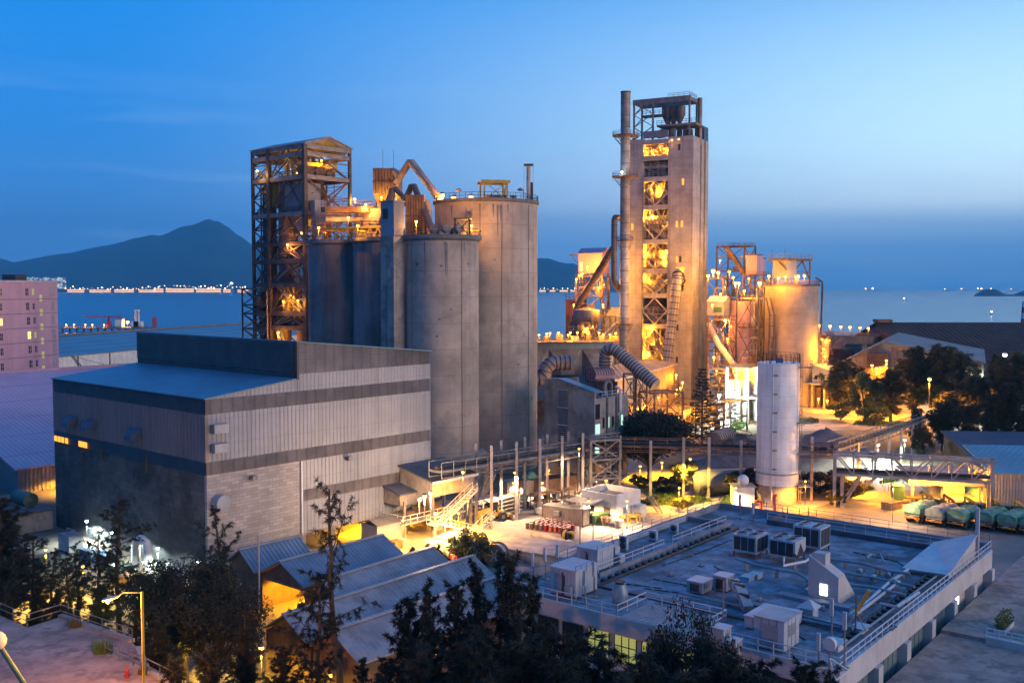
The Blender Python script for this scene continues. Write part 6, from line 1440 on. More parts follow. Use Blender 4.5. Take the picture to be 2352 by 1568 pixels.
ptag([G(1222,1226,.35),G(1262,1234,.35),G(1300,1245,.35)],.35,'pale pipe lying on the yard near the flat roof','steel_pale')
ptag([G(1300,1245,.35)+Vector((.3,0,0)),G(1318,1252,.35)],.45,'thicker collar pipe piece at the end of the lying pipe','steel_pale')
# low slab wall and concrete basin in the yard
f = Fr((G(1030,1255).x,G(1030,1255).y),120); T = f.T('low_basin','low concrete basin with flat top in the middle of the yard','basin')
MB().box(-1,20,-2,5,0,1.5).build('wall', M['concrete_plain'], T); MB().box(-1.15,20.15,-2.15,5.15,1.5,1.65).build('cap', M['gravel_pale'], T)
# cable drums and bundles behind the sheds
for i,(x,y,c,az) in enumerate(((1085,1291,'steel_yellow',150),(1140,1298,'wood',110),(1055,1292,'red_paint',150))):
    T = gbox(x,y,0,0,0,'cable_drum',['large cable drum with yellow flange behind the shed roofs','wooden cable drum with spokes right of the black crates','small cable drum with red flange behind the shed roofs'][i],'wood','cable drum',az,'cable drums'); r_=(1.6,1.5,1.1)[i]
    for s_ in (-.75,.75):
        q = MB().lathe([(.2,s_-.08),(r_,s_-.08),(r_,s_+.08),(.2,s_+.08)],(0,0,0),26); q.v=[(a,c2,b2+r_) for a,b2,c2 in q.v]; q.build('flange', M[c], T)
    q = MB().lathe([(r_*.82,-.7),(r_*.82,.7)],(0,0,0),24); q.v=[(a,c2,b2+r_) for a,b2,c2 in q.v]; q.build('cable', M['unit_white'], T)
    q = MB()
    for k in range(6): a=k*pi/3; q.bar((.15*cos(a),-.86,r_+.15*sin(a)),(r_*.6*cos(a),-.86,r_+r_*.6*sin(a)),.12)
    q.build('spokes', M['unit_white'], T)
T = gbox(1112,1288,0,0,0,'covered_stack','stack covered with black sheet beside the cable drums','black_rubber','stack',120); MB().box(-1.5,1.5,-1.2,1.2,0,2.0).build('cover', M['grille_dark'], T); MB().box(-1.4,1.4,-1.1,1.1,2.0,2.1).build('top', M['unit_grey'], T)
for i,(x,y) in enumerate(((1008,1266),(1022,1278),(1038,1272))):
    T = gbox(x,y,0,0,0,'covered_bundle',['pale sheeted bundle nearest the shed ridge','striped sheeted bundle behind the shed ridge','green sheeted round bundle behind the shed ridge'][i],'unit_white','bundle',130+10*i,'sheeted bundles behind the sheds')
    q = MB().lathe([(.05,-2.2),(.9,-2.0),(1.1,0),(.9,2.0),(.05,2.2)],(0,0,0),14); q.v=[(c2,a,b2*.8+.8) for a,b2,c2 in q.v]; q.build('cover', M[('unit_white','tarp_grey','tarp_green')[i]], T, True)
    for u in (-1,1): q = MB().lathe([(1.12,u-.05),(1.14,u+.05)],(0,0,0),14); q.v=[(c2,a,b2*.8+.8) for a,b2,c2 in q.v]; q.build('strap', M['black_rubber'], T)
# sloping conveyor from the hut to the plant building, then level to the white silo and beyond
def conveyor(pts, posts, label, w_=2.2, mt='steel_grey', name='conveyor', group=None, zoff=0, legs2=True, top=1.3):
    pts = [Vector(p) for p in pts]; o = pts[0].copy(); T = thing(name,label,'conveyor',(o.x,o.y,0),0,group); P_ = [p-Vector((o.x,o.y,0)) for p in pts]
    for a,b2 in zip(P_,P_[1:]):
        d = b2-a; n_ = d.cross(Vector((0,0,1))).normalized()*w_*.5
        MB().bar(a,b2,w_,.35).build('belt_deck', M[mt], T)
        for s_ in (n_,-n_):
            q = MB(); q.bar(a+s_+Vector((0,0,top)),b2+s_+Vector((0,0,top)),.16); q.bar(a+s_-Vector((0,0,.9)),b2+s_-Vector((0,0,.9)),.16)
            m = max(2,int(d.length/2.6))
            for i in range(m+1): c = a.lerp(b2,i/m)+s_; q.bar(c-Vector((0,0,.9)),c+Vector((0,0,top)),.1)
            q.build('side_truss', M[mt], T)
        MB().tube([a+Vector((0,0,.5)),b2+Vector((0,0,.5))],.28,8).build('belt_pipe', M['steel_dark'], T)
    for x,y,h2 in posts:
        c = Vector((x,y,0))-Vector((o.x,o.y,0))
        # nearest point along the path sets the height
        best = min((( (a.lerp(b2,u)).xy-c.xy).length, a.lerp(b2,u).z) for a,b2 in zip(P_,P_[1:]) for u in [k/20 for k in range(21)])
        MB().bar((c.x,c.y,0),(c.x,c.y,best[1]+h2),.42).build('post', M['steel_pale'], T)
    return T
c0 = PD(1000,1082,140); c1 = PD(1345,1030,171)
ps = []
for x,y in ((1060,1150),(1120,1178),(1187,1150),(1232,1145),(1255,1110),(1300,1110)):
    pass
def cpost(t_, off, h2): 
    c = c0.lerp(c1,t_); d = (c1-c0).normalized(); n_ = Vector((d.y,-d.x,0)); return (c.x+n_.x*off, c.y+n_.y*off, h2)
conveyor([c0,c1],[cpost(t_,o_,3.0) for t_ in (.28,.44,.60,.76,.92) for o_ in (-1.5,1.5)],'long sloping conveyor rising from the transfer hut to the plant building',2.4)
TT = thing('conveyor_stair','steel stair hanging from the sloping conveyor down to the containers','stair',G(1092,1172)); 
MB().stairs((0,0,0),PD(1130,1092,148)-G(1092,1172),(1,.4,0),1.1).build('flight', M['steel_pale'], TT)
MB().box(-.9,.9,-.8,.8,0,.15).build('landing', M['steel_pale'], TT)
frame_tower('transfer_tower','square transfer tower with portal top where the two conveyors meet',Fr(((1358-CX)/F*168,168),70),5.5,5,H-(1020-HZ)/F*168+0.4,3,'steel_grey',.4,True)
c2 = PD(1420,1033,172); c3 = PD(1915,1046,167.5)
lv = Vector((c2.x,c2.y,8.6)); lw = Vector((c3.x,c3.y,8.2)); lst = c1.copy(); lst.z = 8.8
conveyor([Vector((PD(1370,1032,170).x,170,8.8)),lv,lw],[((x-CX)/F*D,D,h2) for x,D,h2 in ((1426,170.2,1.9),(1497,169.8,1.2),(1573,169.3,1.9),(1632,168.9,2.0),(1706,168.4,1.6),(1870,167.2,2.6))],'level conveyor passing behind the white silo on tall posts',2.0,'steel_rust')
# truss bridge over the road on the right
b0 = PD(1918,1047,162); b1 = PD(2280,1075,155); d = b1-b0; d.z = 0; L_ = d.length
fb = Fr((b0.x,b0.y),90-math.degrees(atan2(d.y,d.x)))
T = fb.T('truss_bridge','long pale truss conveyor bridge spanning the truck road','bridge'); zt_, zb_ = 8.6, 5.4
for y in (0,3.2):
    for z in (zb_,zt_): MB().bar((-.3,y,z),(L_+.6,y,z),.3,.42).build('chord', M['steel_pale'], T)
    n = 8
    for i in range(n+1): MB().bar((L_*i/n,y,zb_),(L_*i/n,y,zt_),.18).build('vertical', M['steel_pale'], T)
    q = MB()
    for i in range(n): 
        if i < n//2: q.bar((L_*i/n,y,zt_),(L_*(i+1)/n,y,zb_),.18)
        else: q.bar((L_*i/n,y,zb_),(L_*(i+1)/n,y,zt_),.18)
    q.build('diagonal', M['steel_pale'], T)
q = MB()
for i in range(9): q.bar((L_*i/8,0,zt_),(L_*i/8,3.2,zt_),.16); 
q.build('cross_tie', M['steel_blue'], T); MB().box(-.3,L_+.5,.5,2.7,zb_,zb_+.2).build('belt_deck', M['steel_dark'], T); MB().tube([(0,1.6,zb_+.6),(L_,1.6,zb_+.6)],.3,8).build('belt_pipe', M['steel_dark'], T)
for x,y in ((0,0),(0,3.2),(L_,0),(L_,3.2),(1.2,0),(1.2,3.2)): MB().bar((x,y,0),(x,y,zt_ if x!=1.2 else zb_),.5).build('leg', M['steel_pale'], T)
for y in (0,3.2): MB().bar((1.4,y,.3),(4.2,y,zb_),.3).build('brace', M['steel_pale'], T)
p0 = PD(1912,1045,166); p1 = PD(2000,1005,188); p2 = PD(2110,968,222); p3 = PD(2200,930,262)
p0.z=8.8
conveyor([p0,p1,p2,p3],[(a.x+1,a.y,.2) for a in [p0.lerp(p1,.5),p1,p1.lerp(p2,.25),p1.lerp(p2,.5),p1.lerp(p2,.75),p2,p2.lerp(p3,.3)]],'long conveyor climbing away behind the gravel heap into the trees',1.8,'steel_grey')
# gravel heaps
def heap(x,y,D,rx,ry,h,label,mt,z=0):
    p = PD(x,y,D); T = thing('gravel_heap',label,'gravel heap',(p.x,D,0)); n, m_ = 40, 14; q = MB(); rr = random.Random(int(x))
    ph = [rr.uniform(0,6) for _ in range(4)]
    vs = []
    for j in range(m_+1):
        for i in range(n):
            a = 2*pi*i/n; u = j/m_; k = 1+.12*sin(2*a+ph[0])+.08*sin(3*a+ph[1])+.04*sin(7*a+ph[2])
            vs.append((cos(a)*rx*u*k, sin(a)*ry*u*k, h*max(0,min(1-u*1.02,.80+.16*cos(a-ph[2])+.05*sin(3*a+ph[0]))*(1+.10*sin(4*a+ph[3])*u))*(.86+.14*cos(a*2+ph[1])*u) - (.3 if j==m_ else 0)+.22*rr.uniform(-1,1)*u))
    q.add(vs,[(j*n+i,(j+1)*n+i,(j+1)*n+(i+1)%n,j*n+(i+1)%n) for j in range(m_) for i in range(n)]).build('heap', M[mt], T, True)
    return T
heap(1895,1020,205,16,11,H-(965-HZ)/F*205,'dark gravel heap with a ridged top right of the white silo','gravel')
heap(1715,1020,205,12,10,H-(985-HZ)/F*205,'brown gravel heap half hidden behind the white silo','gravel')
heap(2030,1080,192,4.5,4,4.0,'small pale gravel cone under the climbing conveyor','gravel_pale')
# ================================================================= FLAT ROOF BUILDING, RIGHT FOREGROUND
FR = Fr((25.2,75), 39.0); RL, RW, RZ = 46.0, 34.0, 6.5
def rl(x, y, z=RZ): return FR.g(x, y, z)           # local position of a picture point on the roof
T = FR.T('flat_roof_building','wide pale building with a cluttered flat roof in the right foreground','building'); RB = T
MB().box(.25,RL-.25,.25,RW-.25,RZ-.5,RZ).build('roof_slab', M['roof_flat'], T)
# right wall with piers and windows (the y = 0 side), front-left wall (x = 0), far walls
MB().box(0,RL,.02,.3,RZ-2.0,RZ+.05).build('fascia', M['roof_wall'], T)
MB().box(0,RL,.6,.9,-1,RZ-2).build('side_wall', M['roof_wall'], T)
nb = 6
for k in range(nb+1):
    x = 1.0+(RL-1.8)*k/nb; MB().box(x-.55,x+.55,-.35,.6,-1,RZ-2+.02).build('pier', M['roof_wall'], T)
for k in range(nb):
    a = 1.0+(RL-1.8)*k/nb+.7; b2 = 1.0+(RL-1.8)*(k+1)/nb-.7
    if k == 4:
        f_ = MB().box((a+b2)/2-.5,(a+b2)/2+.5,.50,.58,RZ-3.4,RZ-2.2).build('lit_window', M['window_white'], T)
    elif k < 4:
        f_ = MB().box(a,b2,.50,.58,RZ-5.2,RZ-2.1).build('window', M['glass_teal'], T)
        q = MB()
        for j in range(1,5): q.bar((a+(b2-a)*j/5,.47,RZ-5.2),(a+(b2-a)*j/5,.47,RZ-2.1),.07)
        q.build('mullion', M['unit_grey'], f_)
MB().box(-.02,.3,.3,RW,RZ-1.5,RZ+.05).build('fascia', M['roof_wall'], T); MB().box(.5,.8,.9,RW-.3,-1,RZ-1.5).build('front_wall', M['roof_wall'], T)
for k in range(9):
    y = RW*.12+k*RW*.085
    wn = MB().box(.42,.48,y,y+2.3,RZ-4.2,RZ-1.8).build('window', M['window_yellow' if 3<=k<=6 else 'glass_dark'], T)
    q = MB(); 
    for j in range(4): q.bar((.40,y+2.3*j/3,RZ-4.2),(.40,y+2.3*j/3,RZ-1.8),.08)
    q.bar((.40,y,RZ-2.7),(.40,y+2.3,RZ-2.7),.08); q.build('mullion', M['grille_dark'], wn)
MB().box(.3,RL,RW-.3,RW,-1,RZ+.05).build('back_wall', M['roof_wall'], T); MB().box(RL-.3,RL,.9,RW-.3,-1,RZ-.5).build('far_wall', M['roof_wall'], T)
# parapets
MB().box(RL-.32,RL+.02,.3,RW,RZ,RZ+.75).build('parapet', M['roof_edge'], T); MB().box(2,RL-.32,RW-.32,RW+.02,RZ,RZ+.75).build('parapet', M['roof_edge'], T)
MB().box(RL-4.6,RL-4.3,3,RW-9,RZ,RZ+.6).build('inner_curb', M['roof_asphalt'], T); MB().box(RL-4.3,RL-.4,RW-9.3,RW-9,RZ,RZ+.6).build('inner_curb', M['roof_asphalt'], T)
MB().box(9,RL-8,RW-5.8,RW-5.5,RZ,RZ+.5).build('inner_curb', M['roof_edge'], T)
MB().box(RL-9,RL-8.6,RW-5.5,RW-.4,RZ,RZ+.5).build('inner_curb', M['roof_edge'], T)
for nm,pts in (('right',[(.15,.12,RZ+.05),(RL-.2,.12,RZ+.05)]),('front',[(.15,.12,RZ+.05),(.15,RW*.36,RZ+.05)]),):
    MB().rail(pts,1.0,1.4,.07).build('railing', M['rail_white'], T)
MB().rail([(.15,RW*.36,RZ+.05),(5.2,RW*.36,RZ+.05),(5.2,RW*.60,RZ+.05),(.15,RW*.60,RZ+.05),(.15,RW-.2,RZ+.05)],1.0,1.6,.07).build('railing', M['rail_white'], T)
MB().rail([(RL-.15,.3,RZ+.75),(RL-.15,RW-.15,RZ+.75),(9,RW-.15,RZ+.75)],.9,2.2,.05).build('railing', M['steel_grey'], T)
MB().rail([(RL-4.45,3,RZ+.6),(RL-4.45,RW-9,RZ+.6)],.9,2.4,.05).build('railing', M['rail_white'], T)
MB().rail([(9,RW-5.6,RZ+.5),(22,RW-5.6,RZ+.5)],.9,2.2,.05).build('railing', M['rail_white'], T); MB().rail([(24,RW-5.6,RZ+.5),(RL-9,RW-5.6,RZ+.5)],.9,2.2,.05).build('railing', M['rail_white'], T)
for j in range(5): MB().tube([(8,RW-.55-.0*j,RZ+.2+.14*j),(RL-10,RW-.55,RZ+.2+.14*j)],.045,6).build('wall_pipe', M['rail_white'], T)
# sunken ribbed roof at the front
MB().box(.1,5.0,RW*.37,RW*.59,RZ-.25,RZ+.06).build('ribbed_canopy', M['unit_white'], T)
q = MB()
for k in range(26): y = RW*.37+RW*.22*k/26; q.box(.1,5.0,y,y+.12,RZ+.06,RZ+.14)
q.build('rib', M['unit_grey'], T)
# long pipe trays on the roof
q = MB()
for k in range(26): x = 6+k*1.25; q.box(x,x+.45,1.7,2.3,RZ,RZ+.35)
q.build('tray_support', M['black_rubber'], T); MB().box(5,38,1.45,1.6,RZ+.3,RZ+.42).build('cable_tray', M['unit_grey'], T); MB().box(5,38,2.4,2.5,RZ+.3,RZ+.42).build('cable_tray', M['steel_dark'], T)
MB().box(6,RL-9,RW-7.4,RW-7.0,RZ,RZ+.2).build('cable_tray', M['steel_dark'], T); q = MB()
for k in range(22): q.box(8+k*1.3,8.5+k*1.3,RW-7.0,RW-6.5,RZ,RZ+.3)
q.build('tray_support', M['black_rubber'], T)
MB().box(6.3,6.6,10,RW-7,RZ,RZ+.18).build('cable_tray', M['steel_dark'], T)
def rt(name,label,cat,x,y,group=None,rz=0): p = rl(x,y); return FR.T(name,label,cat,p.x,p.y,RZ,group,rz)
# chillers
def chiller(x,y,label,w_,l_,h_,fans,vee=False):
    T = rt('chiller_unit',label,'chiller',x,y,'chiller units on the flat roof'); leg = .5
    if vee:
        MB().yprism([(0,leg+h_),(w_,leg+h_),(w_,leg+h_*.35),(w_*.62,leg+.0),(w_*.38,leg),(0,leg+h_*.35)],0,l_).build('casing', M['unit_white'], T)
        MB().yprism([(w_*.12,leg+.1),(w_*.5,leg+h_*.78),(w_*.88,leg+.1)],-.03,.0).build('end_opening', M['grille_dark'], T)
    else: MB().box(0,w_,0,l_,leg,leg+h_).build('casing', M['unit_white'], T)
    for k in range(3):
        MB().box(-.04,-.01,l_*(.08+.3*k),l_*(.34+.3*k),leg+.25,leg+h_-.2).build('coil_grille', M['grille_dark'], T)
        MB().box(w_*(.06+.31*k),w_*(.31+.31*k),-.045,-.012,leg+.25,leg+h_-.2).build('coil_grille', M['grille_dark'], T) if not vee else None
    for i in range(fans[0]):
        for j in range(fans[1]):
            cx_, cy_ = w_*(i+.5)/fans[0], l_*(j+.5)/fans[1]; r_ = min(w_/fans[0],l_/fans[1])*.4
            f_ = MB().lathe([(r_*.92,0),(r_,0),(r_,.16),(r_*.92,.16)],(cx_,cy_,leg+h_),16).build('fan_ring', M['unit_grey'], T)
            MB().lathe([(.01,.02),(r_*.9,.02)],(cx_,cy_,leg+h_),16).build('fan_grille', M['grille_dark'], f_)
    for a in (.1,w_-.1):
        for b2 in (.1,l_-.1): MB().bar((a,b2,0),(a,b2,leg),.15).build('foot', M['steel_grey'], T)
chiller(1737,1284,'left white chiller with four roof fans on the flat roof',3.0,2.8,1.9,(2,2)); chiller(1826,1296,'middle chiller with V-shaped base on the flat roof',2.8,3.0,1.9,(2,2),True); chiller(1884,1272,'rear tall chiller with dark fan deck on the flat roof',2.8,3.2,2.3,(3,2))
# stair houses
p = rl(1925,1390); T = FR.T('stair_house','slanted pale stair house with a glowing window on the flat roof','stair house',p.x,p.y,RZ)
MB().xprism([(-.0,0),(0,2.6),(2.9,4.3),(2.9,0)],0,1.6).build('wall', M['roof_wall'], T)
MB().yprism([(1.62,0),(1.62,2.5),(4.4,0)],.02,2.88).build('slope_wall', M['roof_wall'], T)
MB().box(.3,1.5,1.4,2.6,3.2,4.5).build('chimney_block', M['roof_wall'], T)
lw_ = MB().box(-.05,-.01,1.05,1.75,.7,1.75).build('lit_window', M['window_white'], T)
MB().bar((-.07,1.05,1.2),(-.07,1.75,1.2),.05).build('window_bar', M['steel_grey'], lw_)
MB().box(-1.2,-.1,-1.5,5.5,0,.35).build('plinth', M['roof_edge'], T)
wx0, wx1 = FR.onx(2193,.6), FR.onx(2254,.6); wl = wx1-wx0; T = FR.T('sloping_roof_house','large wedge-shaped roof house with blue sloping roof at the far right corner','roof house',wx0,.6,RZ)
yw_ = min(7.5, FR.ony(2096,wx0)-.6); wz = FR.zat(1230,wx1,.6)-RZ; wtl = FR.zat(1250,wx1,.6+yw_)-RZ; wbr = max(.7,FR.zat(1345,wx0,.6)-RZ); wbl = max(.6,FR.zat(1326,wx0,.6+yw_)-RZ)
MB().add([(0,0,0),(wl,0,0),(wl,yw_,0),(0,yw_,0),(0,0,wbr),(wl,0,wz),(wl,yw_,wtl),(0,yw_,wbl)],[(0,1,5,4),(1,2,6,5),(2,3,7,6),(3,0,4,7)]).build('wall', M['roof_wall'], T)
MB().add([(-.7,-.2,wbr-.2),(wl+.2,-.2,wz+.08),(wl+.2,yw_+.3,wtl+.05),(-.7,yw_+.3,wbl-.2),(-.7,-.2,wbr-.05),(wl+.2,-.2,wz+.24),(wl+.2,yw_+.3,wtl+.21),(-.7,yw_+.3,wbl-.05)],[(0,3,2,1),(4,5,6),(4,6,7),(0,1,5,4),(1,2,6,5),(2,3,7,6),(3,0,4,7)]).build('sloping_roof', M['unit_white'], T)
MB().bar((wl+.3,-.1,0),(wl+.3,-.1,wz+3.0),.35).build('flue', M['roof_wall'], T)
# equipment cabins at the left corner
def cabin(x,y,w_,l_,h_,label,az=0):
    T = rt('equipment_cabin',label,'cabin',x,y,'equipment cabins on the flat roof'); MB().box(0,w_,0,l_,.25,h_).build('wall', M['unit_white'], T)
    MB().box(-.15,w_+.15,-.15,l_+.15,h_,h_+.14).build('roof', M['unit_white'], T); MB().box(-.04,-.01,l_*.55,l_*.85,.3,2.2).build('door', M['unit_grey'], T); MB().box(w_*.3,w_*.7,-.04,-.01,.3,2.2).build('door', M['unit_white'], T)
    for a in (.1,w_-.1):
        for b2 in (.1,l_-.1): MB().box(a-.1,a+.1,b2-.1,b2+.1,0,.25).build('foot', M['steel_grey'], T)
    q = MB()
    for k in range(1,6): q.box(w_*k/6-.015,w_*k/6+.015,-.025,-.003,.28,h_); q.box(-.025,-.003,l_*k/6-.015,l_*k/6+.015,.28,h_)
    q.build('panel_seam', M['unit_grey'], T); MB().rail([(0,0,h_+.14),(w_,0,h_+.14)],.35,.9,.04,1).build('roof_rail', M['steel_grey'], T)
    MB().box(-.45,-.05,l_*.1,l_*.35,.4,1.3).build('cooling_unit', M['unit_grey'], T); q = MB(); q.tube([(-.1,l_*.45,.3),(-.1,l_*.45,h_*.8)],.06,6); q.tube([(-.15,l_*.5,.3),(-.15,l_*.5,h_*.9)],.05,6); q.build('cable', M['black_rubber'], T)
cabin(1322,1378,3.6,2.9,2.7,'front left white equipment cabin with cables on its door side'); cabin(1372,1318,3.0,2.6,2.4,'rear white equipment cabin beside the split air conditioners')
for i,(x,y) in enumerate(((1413,1300),(1425,1303))):
    T = rt('metal_cabinet',['taller metal cabinet beside the rear cabin','lower metal cabinet beside the rear cabin'][i],'cabinet',x,y,'metal cabinets on the flat roof'); MB().box(0,.9,0,.8,0,2.0-.7*i).build('body', M['unit_white'], T); MB().box(-.03,0,.08,.72,.1,1.9-.7*i).build('door', M['unit_grey'], T)
for i,(x,y,h_) in enumerate(((1439,1267,1.5),(1507,1245,1.1),(1555,1227,1.0))):
    T = rt('air_conditioner',['tall double fan outdoor air conditioner by the inner curb','middle outdoor air conditioner along the inner curb','farthest outdoor air conditioner along the inner curb'][i],'air conditioner',x,y,'outdoor air conditioners on the flat roof')
    MB().box(0,.4,0,1.0,.2,.2+h_).build('casing', M['unit_white'], T); MB().box(-.1,.5,.05,.95,0,.2).build('base', M['steel_grey'], T)
    for k in range(2 if h_>1.2 else 1):
        z = .2+h_*(.5 if h_<1.2 else .27+.46*k); q = MB().lathe([(.01,0),(.36,0),(.36,.05)],(0,0,0),14); q.v=[(-.02-c2*.3,a+.5,b2+z) for a,b2,c2 in q.v]; q.build('fan_grille', M['grille_dark'], T)
# pipework
def rp_(pts,r,label,mt='pipe_teal',supports=True):
    P_ = [FR.W(p) for p in pts]; o = P_[0]; T = thing('roof_pipe',label,'pipe',(o.x,o.y,RZ)); L3 = [p-Vector((o.x,o.y,RZ)) for p in P_]
    MB().tube(L3,r*.62,10).build('pipe', M[mt], T, True)
    if supports:
        for a,b2 in zip(L3,L3[1:]):
            if (b2-a).length > 3 and abs(b2.z-a.z) < .3:
                for k in range(int((b2-a).length/3)): c = a.lerp(b2,(k+.5)/int((b2-a).length/3)); MB().box(c.x-.15,c.x+.15,c.y-.15,c.y+.15,0,c.z-r*.5).build('support', M['concrete_plain'], T)
    return T
def rz_(x,y,z): p = FR.g(x,y,RZ); return (p.x,p.y,RZ+z)
rp_([rz_(1690,1300,.9),rz_(1740,1318,.9),rz_(1830,1335,.9),rz_(1880,1362,.7)],.26,'long teal pipe running from the left chiller towards the stair house')
rp_([rz_(1800,1300,.9),rz_(1800,1318,.9),rz_(1850,1308,.9),rz_(1868,1300,1.2)],.22,'white bent pipe under the middle chiller','rail_white')
rp_([rz_(1905,1300,.8),rz_(1980,1310,.8),rz_(2050,1330,.8),rz_(2090,1335,.8)],.25,'teal pipe leading right from the rear chiller')
rp_([rz_(1925,1325,.6),rz_(2010,1340,.6),rz_(2100,1362,.6)],.22,'middle teal pipe of the parallel runs')
rp_([rz_(1930,1352,.6),rz_(2000,1362,.6),rz_(2080,1380,.6)],.22,'teal pipe passing right behind the stair house')
rp_([rz_(2085,1318,.5),rz_(2040,1350,.5),rz_(1985,1400,.5),rz_(1950,1425,.5)],.26,'thick pale pipe slanting down past the stair house','unit_white')
rp_([rz_(2065,1345,.45),rz_(2020,1380,.45),rz_(1960,1432,.7)],.24,'second pale pipe slanting beside the thick one','unit_white')
rp_([rz_(2110,1372,.5),rz_(2060,1405,.5),rz_(2020,1398,.5)],.24,'pale pipe with an elbow near the wedge house','unit_white')
rp_([rz_(1560,1370,.4),rz_(1700,1400,.4),rz_(1880,1440,.4),rz_(1930,1450,.4)],.2,'long teal pipe along the roof step in front')
rp_([rz_(1990,1300,.9),rz_(2000,1292,.9),rz_(2020,1290,.9),rz_(2030,1300,.4)],.22,'arched teal pipe end by the valve cluster')
for i,(x,y) in enumerate(((2020,1318),(2040,1330),(2005,1336),(2055,1345),(1975,1322))):
    T = rt('pump_set',f"small pump in the pipe cluster, {['top','right','left','lower right','nearest the rear chiller'][i]} one",'pump',x,y,'pumps in the pipe cluster'); MB().box(-.5,.6,-.3,.3,0,.2).build('base', M['concrete_plain'], T); MB().tube([(-.4,0,.5),(.3,0,.5)],.26,10).build('motor', M['pipe_teal'], T, True); MB().lathe([(.01,-.12),(.34,-.12),(.34,.12),(.01,.12)],(.45,0,.5),12).build('casing', M['steel_blue'], T)
# step, ducts and roof boxes in front
T = FR.T('roof_step','raised curb step crossing the front part of the flat roof','curb',0,0,RZ); a = rl(1660,1385); b2 = rl(1960,1455); a.z=b2.z=0
MB().bar(a+Vector((0,0,.3)),b2+Vector((0,0,.3)),.5,.6).build('curb', M['roof_edge'], T); MB().bar(a+Vector((0,0,.63)),b2+Vector((0,0,.63)),.6,.05).build('cap', M['roof_flat'], T)
for i,(x,y,w_,l_,h_,nm,lb,mt) in enumerate([(1612,1368,2.0,1.6,1.2,'air_handler','air handling box left of the bent duct','unit_grey'),(1668,1362,1.6,1.4,1.5,'air_handler','taller air handling box joined to the bent duct','unit_grey'),(1795,1462,4.2,3.4,1.1,'plant_box','wide low plant box behind the tall white box','unit_white'),(1800,1502,3.0,2.6,2.6,'plant_box','tall white plant box at the front of the flat roof','unit_white'),(1858,1420,1.5,1.5,1.1,'roof_vent','square roof vent with pyramid cap','unit_white'),(1980,1457,1.6,1.0,.4,'skylight','white skylight near the right cable tray','rail_white'),(1925,1498,1.8,1.3,.5,'skylight','white skylight in front by the antenna masts','rail_white'),(1720,1338,1.2,.9,.45,'vent_box','left of two low white vent boxes','unit_white'),(1740,1331,1.2,.9,.45,'vent_box','right of two low white vent boxes','unit_white'),(1870,1372,1.1,.9,.6,'vent_box','low box before the stair house','unit_white'),(1662,1500,1.3,1.0,1.9,'metal_cabinet','metal cabinet behind the front tree crown','unit_white'),(1690,1512,1.0,.8,1.3,'metal_cabinet','low cabinet right of the tree crown','unit_white'),(1765,1445,1.0,1.0,.3,'vent_box','flat grey hatch left of the wide plant box','unit_white')]):
    T = rt(nm,lb,nm.replace('_',' '),x,y,None); 
    if nm == 'roof_vent':
        MB().box(-.6,.6,-.6,.6,0,h_).build('body', M[mt], T); MB().add([(-.85,-.85,h_),(.85,-.85,h_),(.85,.85,h_),(-.85,.85,h_),(0,0,h_+.7)],[(0,1,4),(1,2,4),(2,3,4),(3,0,4),(3,2,1,0)]).build('cap', M['unit_white'], T)
    else:
        MB().box(0,w_,0,l_,.0 if h_<1 else .15,h_).build('body', M[mt], T); MB().box(-.08,w_+.08,-.08,l_+.08,h_,h_+.08).build('lid', M['unit_white' if h_<2 else 'unit_grey'], T)
        if h_ > 1:
            q = MB()
            for k in range(1,4): q.box(w_*k/4-.015,w_*k/4+.015,-.02,-.003,.16,h_); q.box(-.02,-.003,l_*k/4-.015,l_*k/4+.015,.16,h_)
            q.build('panel_seam', M['grille_dark'], T); q = MB()
            for k in range(7): q.box(w_*.3,w_*.7,-.06,-.01,h_*.45+k*h_*.055,h_*.45+k*h_*.055+h_*.03)
            q.build('vent_louver', M['unit_grey'], T); MB().bar((w_+.06,l_*.3,.1),(w_+.06,l_*.3,h_*.8),.08).build('conduit', M['steel_dark'], T)
        if h_ > 1: MB().box(-.03,-.005,l_*.2,l_*.8,.3,h_*.85).build('panel', M['grille_dark' if nm=='air_handler' else 'unit_grey'], T)
a = rl(1684,1372); b2 = rl(1718,1408); o = FR.W((a.x,a.y,RZ)); T = thing('bent_duct','square bent duct running from the air handling box to the roof','duct',o)
q = MB(); e = FR.W((b2.x,b2.y,RZ))-o; q.bar((0,0,1.5),e*.45+Vector((0,0,1.5)),.9,.7); q.bar(e*.45+Vector((0,0,1.5)),e+Vector((0,0,.4)),.9,.7); q.build('duct_body', M['unit_grey'], T)
q = MB()
for u in (.2,.45,.75): c = e*u+Vector((0,0,1.5 if u<=.45 else 1.0)); q.cbox(c,(.25,1.05,.9),FR.rz)
q.build('flange', M['steel_dark'], T)
T = rt('cooling_tower','small teal cylindrical cooling tower near the front railing','cooling tower',1424,1386); MB().lathe([(.75,.3),(.75,1.4),(.55,1.75),(.55,1.95),(.01,1.95)],(0,0,0),18).build('tank', M['pipe_teal'], T, True); MB().lathe([(.4,1.95),(.5,2.05),(.5,2.15),(.01,2.15)],(0,0,0),14).build('fan_cap', M['grille_dark'], T)
for k in range(3): a=k*2.1; MB().bar((.6*cos(a),.6*sin(a),0),(.6*cos(a),.6*sin(a),.35),.1).build('foot', M['steel_grey'], T)
